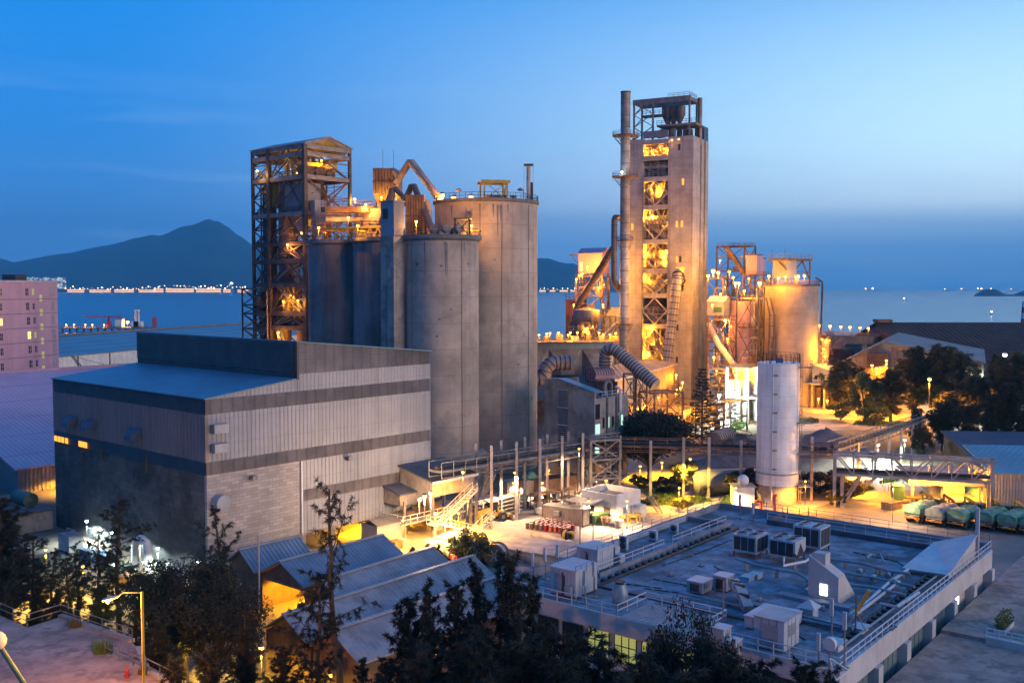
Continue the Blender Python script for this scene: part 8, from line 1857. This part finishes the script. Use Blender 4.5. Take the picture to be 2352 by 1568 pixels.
# teal roofed warehouse further back, with white wall and a crane boom
fT = Fr((PD(100,826,375).x,375),16.0); zeT = fT.zat(824,0,0); 
T = fT.T('teal_roof_warehouse','long warehouse with teal seamed roof and white wall near the sea','warehouse'); LT = 330
MB().xprism([(0,zeT),(46,14.0),(92,zeT),(92,zeT+.3),(46,14.3),(0,zeT+.3)],-40,LT).build('roof', M['roof_teal'], T); MB().box(-40,LT,44,48,14.2,15.0).build('ridge_vent', M['steel_grey'], T)
MB().box(-40,LT,.4,.8,0,zeT).build('wall', M['white_wall'], T)
for k in range(16): MB().box(k*19-.3,k*19+.3,.1,.4,0,zeT).build('wall_post', M['steel_grey'], T)
T = thing('crawler_crane','dark lattice crane boom leaning before the white warehouse wall','crane',(PD(185,845,300).x,300,0)); a = PD(188,845,300)-Vector((PD(185,845,300).x,300,0)); b2 = PD(166,818,300)-Vector((PD(185,845,300).x,300,0))
q = MB(); bs = a-(b2-a)*.8
for e in (-.45,.45): q.bar(bs+Vector((e,0,0)),b2+Vector((e*.6,0,0)),.2); 
for k in range(12): c0_=bs.lerp(b2,k/12); c1_=bs.lerp(b2,(k+1)/12); q.bar(c0_+Vector((-.45,0,0)),c1_+Vector((.45,0,0)),.12)
q.build('boom', M['steel_dark'], T); MB().cbox((bs.x,bs.y,1.6),(5,3,3)).build('cab', M['truck_yellow'], T); MB().cbox((bs.x,bs.y,.5),(6,3.6,1)).build('tracks', M['steel_dark'], T); q=MB(); q.bar(b2,bs+Vector((4.5,0,4)),.1); q.bar(bs+Vector((4.5,0,4)),bs+Vector((2,0,1)),.2); q.build('stay', M['steel_dark'], T)
# ================================================================= FOOT OF THE MILL'S DARK WALL
for i,(x,y,ox,pw,r) in enumerate([(188,1196,-1.8,2600,.3),(214,1214,-4,700,.22),(245,1222,-5,700,.25),(352,1258,-4.5,1300,.25),(446,1290,-3.5,700,.28),(316,1240,-2.2,900,.15)]):
    ly = FM.ony(x,ox); p = FM.W((ox,ly,FM.zat(y,ox,ly))); p.z = max(p.z,2.2)
    lamp(p, ['white lamp washing the dark mill wall at its left end','small white lamp right of the washed patch on the mill wall','second small white lamp along the dark mill wall','white lamp beside the arched white duct','white lamp near the near corner of the dark mill wall','white lamp above the arched white duct'][i], pw*.9, WHITE, 'bulb_white', r, p.z-.05, 'yard_lamp', 'white lamps along the dark mill wall')
ly = FM.ony(300,-3); ly2 = FM.ony(330,-3); z_ = FM.zat(1232,-3,ly); 
T = FM.T('arched_duct','white inverted U duct at the foot of the dark mill wall','duct',-3,ly2); q = MB(); w_ = ly-ly2
q.tube([(0,w_,0),(0,w_,z_-1.2),(0,w_*.85,z_-.3),(0,w_*.5,z_),(0,w_*.15,z_-.3),(0,0,z_-1.2),(0,0,0)],.55,12); q.build('duct', M['white_wall'], T, True); MB().box(-1,1,-1,1,0,1.2).build('base', M['white_wall'], T)
ly = FM.ony(392,-4); T = FM.T('white_screen','white panel fence piece lit beside the mill wall corner','fence panel',-4,ly); MB().box(-.05,.05,-2.2,2.2,.8,2.6).build('panel', M['rail_white'], T)
for y in (-2.2,0,2.2): MB().bar((0,y,0),(0,y,2.7),.12).build('post', M['steel_grey'], T)
for i,(x,ox,c,h_) in enumerate([(235,-5,'steel_blue',1.6),(262,-6,'truck_green',1.3),(285,-7,'steel_rust',1.0),(360,-7,'steel_blue',1.2),(200,-6,'steel_blue',1.9),(150,-5,'unit_grey',2.4)]):
    ly = FM.ony(x,ox); T = FM.T('stored_machine',['blue tarped machine by the dark mill wall','green machine by the dark mill wall','rust brown pipe manifold by the arched duct','blue box before the white screen','blue machine under the washed wall patch','grey cabin at the left foot of the mill wall'][i],'machine',ox,ly); MB().box(-1,1,-1.6,1.6,.2,h_).build('body', M[c], T); MB().box(-1.1,1.1,-1.7,1.7,0,.2).build('base', M['steel_dark'], T); MB().tube([(0,-1,h_),(0,-1,h_+.6),(0,1,h_+.6),(0,1,h_)],.12,8).build('pipe', M['steel_rust' if i!=5 else 'steel_grey'], T)
p = G(85,1175,0); T = thing('green_tank','dark horizontal tank on a low building left of the mill wall','tank',FM.W((-3,yE+4,4.2)),FM.rz); q = MB().lathe([(.01,-2.6),(1.1,-2.4),(1.1,2.4),(.01,2.6)],(0,0,0),16); q.v=[(a,c2,b2) for a,b2,c2 in q.v]; q.build('shell', M['truck_green'], T, True); MB().box(-1,1,-2,2,-1.4,-1).build('saddle', M['concrete_plain'], T)
T = FM.T('low_annex','low flat annex at the left end of the dark mill wall','annex',-7,yE-1); MB().box(0,6,0,12,0,2.8).build('wall', M['concrete_plain'], T); MB().box(-.3,6.2,-.3,12.3,2.8,3.1).build('roof', M['roof_asphalt'], T)
for k in range(3): MB().box(-.06,-.01,1.5+k*3,2.6+k*3,.9,2.2).build('window', M['window_green' if k==1 else 'glass_dark'], T)
# ================================================================= LEFT TERRACE
tz = 6.0; te = [G(x,y,tz) for x,y in ((-160,1385),(0,1412),(62,1440),(139,1416),(304,1474),(318,1490),(338,1544),(460,1600),(520,1700))]
tb = [(p.x,p.y) for p in te]+[(-8,40),(-60,40),(-75,80)]
o = MB().prism(tb,-1,tz).build('roof_terrace', M['terrace']); tag(o,kind='structure')
T = thing('retaining_parapet','low concrete parapet step along the edge of the left terrace','parapet',te[3])
for a,b2 in ((3,4),(5,6),(6,7)): MB().bar(te[a]-te[3]+Vector((0,0,.12)),te[b2]-te[3]+Vector((0,0,.12)),.5,.3).build('coping', M['concrete_plain'], T)
T = thing('terrace_railing','thin grey railing along the edge of the left terrace','railing',te[1]); MB().rail([p-te[1]+Vector((0,0,.05)) for p in te[:5]],1.1,2.2,.06).build('upper_run', M['steel_grey'], T)
lo = [G(x,y,tz) for x,y in ((242,1501),(338,1544),(430,1590),(520,1660))]; MB().rail([p-te[1] for p in lo],1.1,2.0,.06).build('lower_run', M['steel_grey'], T)
# street lamp
b_ = G(333,1690,tz); top = PD(333,1358,b_.y); hp = PD(243,1379,b_.y+.5)
T = thing('street_lamp','tall yellow lit street lamp with a long arm on the left terrace','street lamp',b_); h_ = top.z-tz
MB().tube([(0,0,0),(0,0,h_)],[.12,.085],10).build('pole', M['steel_yellow'], T); ex = hp-Vector((b_.x,b_.y,tz))
MB().tube([(0,0,h_-.05),(ex.x*.5,ex.y*.5,h_-.12),(ex.x*.72,ex.y*.72,ex.z+.28)],.05,8).build('arm', M['steel_grey'], T)
hd = MB().lathe([(.02,-.62),(.16,-.5),(.2,0),(.12,.5),(.03,.62)],(0,0,0),12); hd.v=[(c2+ex.x*.86,a*1.0+ex.y*.86,b2*.7+ex.z+.2-c2*.0+c2*.25) for a,b2,c2 in hd.v]; hd.build('lamp_head', M['unit_white'], T, True)
MB().ball((ex.x*.95,ex.y*.95,ex.z-.02),.13,10,8).build('bulb', M['bulb_sodium'], T, True); light((ex.x*.95,ex.y*.95,ex.z-.4),7000,SODIUM,T,.15)
# hydrant
T = thing('fire_hydrant','red fire hydrant on the left terrace beside the lower railing','hydrant',G(292,1556,tz),.4)
MB().lathe([(.2,0),(.2,.06),(.13,.08),(.13,.5),(.18,.53),(.18,.58),(.14,.62),(.1,.74),(.03,.8),(.01,.8)],(0,0,0),16).build('barrel', M['red_paint'], T, True)
for a in (0,pi): MB().tube([(0,0,.42),(.22*cos(a),.22*sin(a),.42)],.065,8).build('outlet', M['red_paint'], T)
for i in range(3):
    T = thing('dry_grass_tuft',['green leaning grass tuft by the terrace railing','dry brown tuft along the terrace edge','small dry tuft near the hydrant'][i],'grass tuft',G((235,170,330)[i],(1500,1440,1548)[i],tz)); q = MB(); s_=(1.0,.7,.5)[i]
    for k in range(160): 
        a = R.uniform(0,2*pi); r_ = R.random()*.9*s_; c = Vector((cos(a)*r_,sin(a)*r_*.5,0)); tip = c+Vector((R.uniform(-.5,.5)*s_,R.uniform(-.4,.4)*s_,R.uniform(.5,1.5)*s_)); n_ = Vector((.03,.02,0)); q.add([c-n_,c+n_,tip],[(0,1,2)])
    q.build('blades', M['dry_grass' if i else 'grass'], T)
T = thing('handrail_bar','dark green leaning bar with round pale knob at the bottom left corner','bar',G(30,1600,tz)); a = PD(62,1580,62)-G(30,1600,tz); b2 = PD(-4,1478,62)-G(30,1600,tz)
MB().tube([a,b2],.16,10).build('bar', M['truck_green'], T); MB().ball(b2+Vector((-.1,0,.2)),.6,16,12).build('knob', M['unit_white'], T, True)
# leaf litter on the terrace, verge grass
def scatter(name, pts_fn, n, mt, hmin, hmax, wd, kind='stuff'):
    q = MB()
    for k in range(n):
        c = pts_fn(); a = R.uniform(0,2*pi); h_ = R.uniform(hmin,hmax); s_ = Vector((cos(a),sin(a),0))*wd; tip = c+Vector((R.uniform(-.3,.3)*h_,R.uniform(-.3,.3)*h_,h_)); q.add([c-s_,c+s_,tip],[(0,1,2)])
    return tag(q.build(name, M[mt]), kind=kind)
def inpoly(poly, z=.0):
    xs=[p[0] for p in poly]; ys=[p[1] for p in poly]
    def fn():
        while True:
            x,y = R.uniform(min(xs),max(xs)),R.uniform(min(ys),max(ys)); ins=False
            for (a,b2),(c,d2) in zip(poly,poly[1:]+poly[:1]):
                if (b2>y)!=(d2>y) and x < (c-a)*(y-b2)/(d2-b2)+a: ins = not ins
            if ins: return G(x,y,z)
    return fn
verges = [[(1668,998),(1705,985),(1730,962),(1715,958),(1690,966),(1672,985)],[(1660,1020),(1690,1010),(1725,1000),(1690,1000)],[(1965,1085),(1990,1078),(2040,1068),(2000,1066),(1962,1075)],[(2020,1110),(2060,1105),(2088,1090),(2075,1083),(2040,1090)],[(1795,968),(1880,972),(1880,962),(1800,961)],[(1960,975),(2070,980),(2080,970),(1965,966)],[(1560,1165),(1640,1150),(1600,1140),(1480,1160),(1470,1150)],[(1650,1160),(1720,1158),(1740,1130),(1690,1120)],[(1480,1130),(1540,1120),(1570,1150),(1500,1165)],[(1930,1150),(1980,1135),(2010,1120),(1985,1118),(1925,1138)]]
q = MB()
for vi,poly in enumerate(verges):
    fn = inpoly(poly,.02)
    for k in range(620):
        c = fn(); a = R.uniform(0,2*pi); s_ = Vector((cos(a),sin(a),0))*R.uniform(.12,.3); tip = c+Vector((R.uniform(-.2,.2),R.uniform(-.2,.2),R.uniform(.25,.7))); q.add([c-s_,c+s_,tip],[(0,1,2)])
tag(q.build('verge_grass', M['grass']),kind='stuff')
for i in (0,1,2,3,6,7): flat('grass_verge','grass',[G(x,y) for x,y in verges[i]],.016)
# ================================================================= TREES
def quad(q, c, u, v): q.add([c-u-v,c+u-v,c+u+v,c-u+v],[(0,1,2,3)])
def rnd(r): return Vector((r.gauss(0,1),r.gauss(0,1),r.gauss(0,1))).normalized()
def casuarina(h, rad, seed, limbs=34, twigs=9, bl=.34, bw=.024, bare=.15, lean=.06, steep=(.55,1.5), dens=26):
    """plume-like crown: steep limbs, each with drooping tufted twigs"""
    r = random.Random(seed); tr = MB(); fo = MB()
    pts = [Vector((0,0,0))]; x=y=0
    for k in range(1,9): x += r.uniform(-.5,.6)*lean*h/6; y += r.uniform(-.5,.5)*lean*h/6; pts.append(Vector((x,y,h*k/8*.95)))
    tr.tube(pts,[.016*h*(1-k/9)**.9+.02 for k in range(9)],7)
    def at(t): t=max(0,min(.999,t))*8; i=int(t); return pts[i].lerp(pts[i+1],t-i)
    for b in range(limbs):
        t = bare+(1-bare)*((b+r.random())/limbs)**.9; p = at(t); a = b*2.4+r.uniform(-.9,.9)
        L_ = rad*(1.0-((t-bare)/(1-bare))**1.4*.72)*r.uniform(.35,1.35)*(.5+.5*min(1,(t-bare)*4))
        d = Vector((cos(a),sin(a),r.uniform(*steep))).normalized()
        lp = [p]; dd = d.copy()
        for k in range(4): dd = (dd+Vector((r.gauss(0,.12),r.gauss(0,.12),r.uniform(-.12,.2)))).normalized(); lp.append(lp[-1]+dd*L_*.3)
        tr.tube(lp,[.011*L_+.016,.009*L_+.012,.006*L_+.01,.012,.006],4,False)
        m = max(3,int(twigs*(.4+L_/rad)))
        for k in range(m):
            u = (.2+.8*(k+r.random())/m)*4; i = min(3,int(u)); c = lp[i].lerp(lp[i+1],u-i)
            td = (dd*.4+rnd(r)*.9+Vector((0,0,r.uniform(-.35,.35)))).normalized(); tl = L_*r.uniform(.18,.42)*(1.15-u/6)
            e = c+td*tl-Vector((0,0,.22*tl))
            for j in range(int(dens*(.5+tl))):
                v = r.random(); o = c.lerp(e,v)+rnd(r)*.07*r.random()
                dr = (td*.7+rnd(r)*.75-Vector((0,0,.25))).normalized(); l_ = bl*r.uniform(.5,1.3); s_ = dr.orthogonal().normalized()*bw
                s_.rotate(Matrix.Rotation(r.uniform(0,6.28),3,dr)); g_ = o+dr*l_-Vector((0,0,.12*l_))
                fo.add([o-s_,o+s_,g_+s_*.3,g_-s_*.3],[(0,1,2,3)])
    return tr, fo
def broad(h, rad, seed, clumps=46, per=150, ls=.22, flat_=.62, base=.28, trunk=.035):
    r = random.Random(seed); tr = MB(); fo = MB(); cz = h*(1+base)/2; hz_ = h*(1-base)/2
    tr.tube([(0,0,0),(r.uniform(-.2,.2),r.uniform(-.2,.2),h*base*.7),(r.uniform(-.4,.4),r.uniform(-.4,.4),h*.6)],[trunk*h,trunk*h*.75,trunk*h*.3],8)
    for k in range(clumps):
        d = rnd(r); d.z = abs(d.z)*1.0 if r.random()<.72 else -abs(d.z)*.8; u = r.uniform(.55,1.0); c = Vector((d.x*rad*u,d.y*rad*u,cz+d.z*hz_*u)); cr = rad*r.uniform(.2,.34)
        if k%2==0: tr.tube([(0,0,h*base*r.uniform(.6,1.1)),(c.x*.5,c.y*.5,h*base+(c.z-h*base)*.55),tuple(c)],[trunk*h*.35,trunk*h*.2,.02],5,False)
        for j in range(per):
            e = rnd(r); c2 = c+Vector((e.x,e.y,e.z*flat_))*cr*(r.random()**.4); n_ = (e+rnd(r)*.8).normalized(); a = n_.orthogonal().normalized(); a.rotate(Matrix.Rotation(r.uniform(0,6.28),3,n_)); b2 = n_.cross(a); s_ = ls*r.uniform(.6,1.3)
            fo.add([c2-a*s_,c2-b2*s_*.55,c2+a*s_,c2+b2*s_*.55],[(0,1,2,3)])
    return tr, fo
def conifer(h, rad, seed):
    r = random.Random(seed); tr = MB(); fo = MB(); tr.tube([(0,0,0),(0,0,h)],[.018*h,.02],7)
    tiers = 22
    for t in range(tiers):
        z = h*(.12+.86*t/tiers); L_ = rad*(1-.86*t/tiers)*r.uniform(.8,1.15); nb = 7
        for k in range(nb):
            a = k*2*pi/nb+t*.5+r.uniform(-.3,.3)
            if r.random()<.12: continue
            p = Vector((0,0,z)); e = Vector((cos(a)*L_,sin(a)*L_,z+L_*r.uniform(-.15,.25))); tr.tube([p,e],[.05,.015],4,False)
            for j in range(int(26*L_/rad)+10):
                c = p.lerp(e,.2+.8*r.random())+rnd(r)*.12; dr = (Vector((cos(a),sin(a),0))+rnd(r)*.8).normalized(); s_ = dr.orthogonal().normalized()*.07; e2 = c+dr*r.uniform(.3,.6); fo.add([c-s_,c+s_,e2+s_*.5,e2-s_*.5],[(0,1,2,3)])
    return tr, fo
def mk(name, pair, leaf, label, cat='tree', group=None, loc=(0,0,0)):
    T = thing(name,label,cat,loc,0,group); pair[0].build('trunk', M['bark'], T, True); pair[1].build('crown', M[leaf], T); return T
_pr = {}
def plant(kind, x, ytop, D, label, group=None, base_z=0.0, leaf=None, wid=1.0, rz=None):
    """copy tree `kind`, its top at picture point (x, ytop) at depth D"""
    p = PD(x,ytop,D); h_ = p.z-base_z
    key = (kind,leaf)
    if key not in _pr:
        nm, pair, lf, h0 = KINDS[kind]
        T = mk(nm, pair(), leaf or lf, '', 'tree'); _pr[key] = (T, h0)
    else:
        T0, h0 = _pr[key]; T = copy_tree(T0)
    h0 = _pr[key][1]; s_ = h_/h0
    T.location = (p.x,D,base_z); T.scale = (s_*wid,s_*wid,s_); T.rotation_euler = (0,0,R.uniform(0,6.28) if rz is None else rz); T['label'] = label
    if group: T['group'] = group
    return T
KINDS = {
 'cas1':('feathery_tree',lambda: casuarina(15,2.4,1,66,11,.27,.021,.15,.05,(.7,1.9),50),'leaf_dark',15.2),
 'cas2':('feathery_tree',lambda: casuarina(15,2.9,2,64,12,.28,.021,.15,.07,(.5,1.6),50),'leaf_dark',15.2),
 'wisp':('feathery_tree',lambda: casuarina(16,3.2,3,26,11,.27,.020,.3,.16,(.5,1.5),42),'leaf_dark',16.2),
 'wisq':('feathery_tree',lambda: casuarina(16,3.6,5,32,11,.28,.020,.25,.12,(.4,1.3),42),'leaf_dark',16.2),
 'thin':('feathery_tree',lambda: casuarina(16,3.2,15,17,9,.26,.019,.42,.13,(.5,1.5),36),'leaf_dark',16.2),
 'casf':('feathery_tree',lambda: casuarina(16,4.2,4,60,11,.75,.075,.15,.05,(.3,1.3),24),'leaf_olive',16),
 'casg':('feathery_tree',lambda: casuarina(16,5.0,6,56,11,.8,.08,.18,.1,(.2,1.1),24),'leaf_olive',16),
 'drop':('leafy_tree',lambda: broad(13,4.6,7,54,190,.26,1.1,.1),'leaf_mid',12.5),
 'brd':('leafy_tree',lambda: broad(11,5.2,8,70,380,.12,.75,.22),'leaf_dark',10.6),
 'round':('round_tree',lambda: broad(12.7,7.2,9,110,190,.24,.72,.26,.03),'leaf_dark',12.4),
 'bush':('bush',lambda: broad(4,2.6,10,34,110,.17,.8,.02,.02),'leaf_mid',3.9),
 'btree':('small_tree',lambda: broad(7.6,2.9,12,44,110,.22,.8,.25,.02),'leaf_bright',7.4),
 'con':('conifer',lambda: conifer(18,4.3,13),'leaf_dark',18),
}
LG = 'dark trees along the left street'
for i,(k,x,y,D,w_,lb) in enumerate([('cas2',5,1128,101,1.9,'dark feathery tree at the left picture edge'),('wisq',62,1215,99,1.5,'dark feathery tree left of the lit street patch'),('wisp',120,1250,97,1.3,'thin feathery tree left above the yellow street patch'),('wisq',165,1270,97,1.6,'dark feathery tree over the yellow street patch'),('wisp',222,1205,102,1.2,'thin feathery tree before the washed mill wall'),('wisq',268,1135,97,1.2,'tall wispy tree leaning across the dark mill wall'),('wisq',300,1290,92,1.3,'dark feathery tree behind the street lamp head'),('brd',418,1292,90,1.05,'dense dark leafy tree right of the street lamp'),('wisp',500,1150,96,1.2,'thin wispy tree in front of the pale brick wall'),('brd',490,1345,86,1.0,'dense dark leafy tree left of the shed gable'),('wisq',565,1385,82,1.2,'dark feathery tree before the open shed front'),('thin',790,1085,78,1.0,'tallest thin wispy tree rising before the shed roofs'),('wisq',715,1290,74,1.2,'second thin wispy tree before the shed roofs'),('cas1',372,1420,80,1.7,'dark feathery tree close behind the lamp pole'),('cas2',655,1470,72,1.5,'dark feathery tree above the bright yellow lamp'),('cas1',90,1330,94,1.7,'lower dark feathery tree at the street bend'),('cas2',230,1340,93,1.7,'lower dark feathery tree left of the lamp arm'),('wisq',30,1260,95,1.5,'feathery tree filling the gap at the left edge'),('cas1',130,1345,91,1.6,'low feathery tree above the terrace railing corner'),('wisq',180,1240,100,1.2,'feathery tree right of the yellow street patch'),('cas2',350,1330,88,1.3,'feathery tree between lamp arm and leafy tree'),('cas1',560,1430,76,1.5,'feathery tree left of the bright yellow lamp'),('cas2',480,1480,72,1.5,'low feathery tree right of the lamp pole'),('cas1',830,1500,68,1.2,'low feathery tree before the nearest shed wall'),('wisq',20,1330,93,1.3,'lowest feathery tree at the left picture edge'),('cas2',400,1500,72,1.3,'lowest feathery tree by the terrace corner')]):
    plant(k,x,y,D,lb,LG,0.0,None,w_)
CG = 'dark trees in the bottom foreground'
for i,(k,x,y,D,w_,lb) in enumerate([('cas2',935,1345,64,1.1,'dark dense tree right of the nearest shed roof'),('cas1',985,1322,62,.9,'dark dense tree with twin tips in the bottom centre'),('cas2',1040,1315,66,1.0,'dark dense tree in the middle of the bottom clump'),('cas1',1098,1275,63,.85,'dark dense tree with a tall tip in the bottom clump'),('cas2',1165,1238,61,.85,'tallest dark dense tree of the bottom clump'),('cas1',1222,1300,65,.9,'dark dense tree at the left corner of the flat roof'),('cas2',1262,1425,58,1.4,'dark feathery tree before the flat roof front wall'),('cas1',1330,1438,60,1.6,'dark feathery tree before the yellow window row'),('cas2',1400,1462,57,1.6,'low dark feathery tree before the yellow window row'),('cas1',1475,1478,59,1.7,'dark feathery tree left of the round dark crown'),('brd',1600,1425,62,.5,'round dark crown before the ribbed canopy'),('cas2',1668,1480,58,1.6,'dark feathery tree right of the round dark crown'),('cas1',1745,1500,57,1.6,'dark feathery tree before the tall white plant box'),('cas2',1838,1495,56,1.2,'dark feathery tree at the front roof railing'),('cas1',1908,1520,55,.8,'dark feathery tree nearest the front roof corner'),('cas2',880,1500,66,1.2,'dark feathery tree before the nearest shed gable'),('cas1',960,1460,56,1.4,'lower dark tree at the bottom centre edge'),('cas2',1090,1440,55,1.4,'lower dark tree in front of the bottom clump'),('cas2',1195,1440,58,1.6,'dense leafy crown at the bottom right of the clump'),('cas1',1290,1500,55,1.8,'lowest dark feathery tree at the bottom edge left of the windows'),('cas2',1540,1520,54,1.8,'lowest dark feathery tree under the round crown'),('cas1',1420,1530,54,1.8,'lowest dark feathery tree under the window row'),('cas2',1800,1540,54,1.6,'lowest dark feathery tree near the front roof corner')]):
    plant(k,x,y,D,lb,CG,0.0,None,w_)
RG = 'trees on the right behind the road'
for i,(k,x,y,D,w_,lf,lb) in enumerate([('casg',1938,826,280,1.6,None,'orange lit spreading tree beside the clad annex'),('drop',1992,862,262,.9,None,'drooping green tree left of the large lamp'),('casf',2048,848,264,1.8,None,'olive feathery tree right of the drooping green tree'),('casf',2105,796,272,1.5,None,'tall feathery tree before the clinker shed gable'),('casf',2162,792,268,1.6,None,'tallest feathery tree in front of the pale shed roof'),('casg',2205,806,262,1.3,None,'spreading feathery tree before the pale roof end'),('casf',2182,900,240,1.8,None,'feathery tree right of the large orange street lamp'),('casg',2240,862,246,1.6,None,'dark feathery tree left of the white flood mast'),('casf',2292,815,250,1.0,None,'dark feathery tree under the white flood lamp'),('casg',2345,810,240,1.2,None,'dark feathery tree at the right picture edge'),('casf',2105,935,226,1.2,None,'dark tree where the climbing conveyor vanishes'),('casg',2165,925,218,1.3,'leaf_dark','broad dark tree above the truss bridge'),('casg',2225,930,214,1.2,'leaf_dark','dark tree above the right end of the truss bridge'),('casf',2285,905,222,1.2,'leaf_dark','dark tree left of the small round road sign'),('drop',2118,985,206,.9,'leaf_dark','dark leafy tree beside the white conveyor lamp'),('casf',2320,880,215,1.1,'leaf_dark','dark tree at the right edge behind the blue roof')]):
    plant(k,x,y,D,lb,RG,0.0,lf,w_)
plant('round',1492,950,184,'large round dark tree in front of the plant building',None,0.0,None,1.08)
plant('con',1614,838,222,'tall dark conifer in front of the tower foot')
plant('btree',1570,1057,171,'small tree lit bright yellow by the lamp post',None,0,None,1.1)
BG = 'bushes around the yard trees'
for i,(k,x,y,D,w_,lf,lb) in enumerate([('bush',1470,1090,177,1.2,None,'bush under the left side of the round tree'),('bush',1535,1095,172,1.3,'leaf_dark','dark bush between the round tree and the yellow tree'),('bush',1618,1095,172,1.4,'leaf_dark','dark bush right of the yellow lit tree'),('btree',1690,1084,168,1.0,'leaf_olive','small tree left of the white silo foot'),('bush',1722,1080,169,1.3,'leaf_dark','dark bush close to the white silo'),('bush',1568,1140,160,1.2,'leaf_bright','low yellow bush in front of the lamp post'),('bush',1500,1140,164,1.5,None,'low wide bush behind the white building stair'),('bush',1880,1080,172,1.8,'leaf_dark','dark bush right of the white silo'),('bush',1948,1098,168,1.2,'leaf_olive','orange lit bush at the bridge leg'),('bush',1085,1218,128,1.0,'leaf_mid','light green bush on the low basin'),('bush',993,1247,122,.5,'leaf_mid','small green bush at the foot of the stair fence'),('bush',955,1260,119,.5,'leaf_mid','small green bush behind the shed roof ends'),('bush',1932,915,268,.9,'leaf_bright','small bright bush by the clad annex post'),('bush',2008,925,258,1.0,'leaf_mid','low bush under the drooping green tree'),('bush',2120,1132,166,.8,'leaf_olive','small palm-like bush beside the open shed'),('bush',1925,1128,162,.9,'leaf_olive','low bush around the bridge leg foot')]):
    plant(k,x,y,D,lb,BG,0.0,lf,w_)
# street lamps between the left trees
for i,(x,y,D,pw,r,lb) in enumerate([(600,1487,86,1700,.32,'bright yellow street lamp between the trees in the bottom left'),(758,1549,78,1100,.28,'yellow street lamp low between the trees below the sheds'),(105,1262,113,2600,.2,'yellow lamp half hidden by leaves over the left street'),(190,1300,110,2000,.2,'yellow lamp behind the trees left of the street lamp arm'),(2,1375,110,1600,.2,'orange lamp at the left picture edge behind leaves'),(430,1450,88,2000,.2,'yellow lamp low in the leaves right of the lamp pole'),(1000,1500,76,1000,.2,'yellow lamp glowing through the bottom centre trees')]):  # left-street and lamp-arm ones are unseen, assumed from the lit street patches
    p = PD(x,y,D); p.z = max(p.z,3.0); lamp(p, lb, pw, (1.0,.60,.05), 'bulb_sodium', r, p.z-.02, 'street_lamp', 'street lamps under the left trees')
# ================================================================= HAZE
hm = bpy.data.materials.new('haze'); hm.use_nodes = True; nt = hm.node_tree
for n_ in list(nt.nodes):
    if n_.type != 'OUTPUT_MATERIAL': nt.nodes.remove(n_)
pv = nt.nodes.new('ShaderNodeVolumePrincipled'); pv.inputs['Color'].default_value = (.16,.66,1.0,1); pv.inputs['Density'].default_value = 9.5e-5
pv.inputs['Anisotropy'].default_value = 0.0
nt.links.new(pv.outputs[0], nt.nodes['Material Output'].inputs['Volume'])
hz = MB().box(-16500,16500,-400,16000,-6,1100).build('haze', hm); tag(hz, kind='stuff')
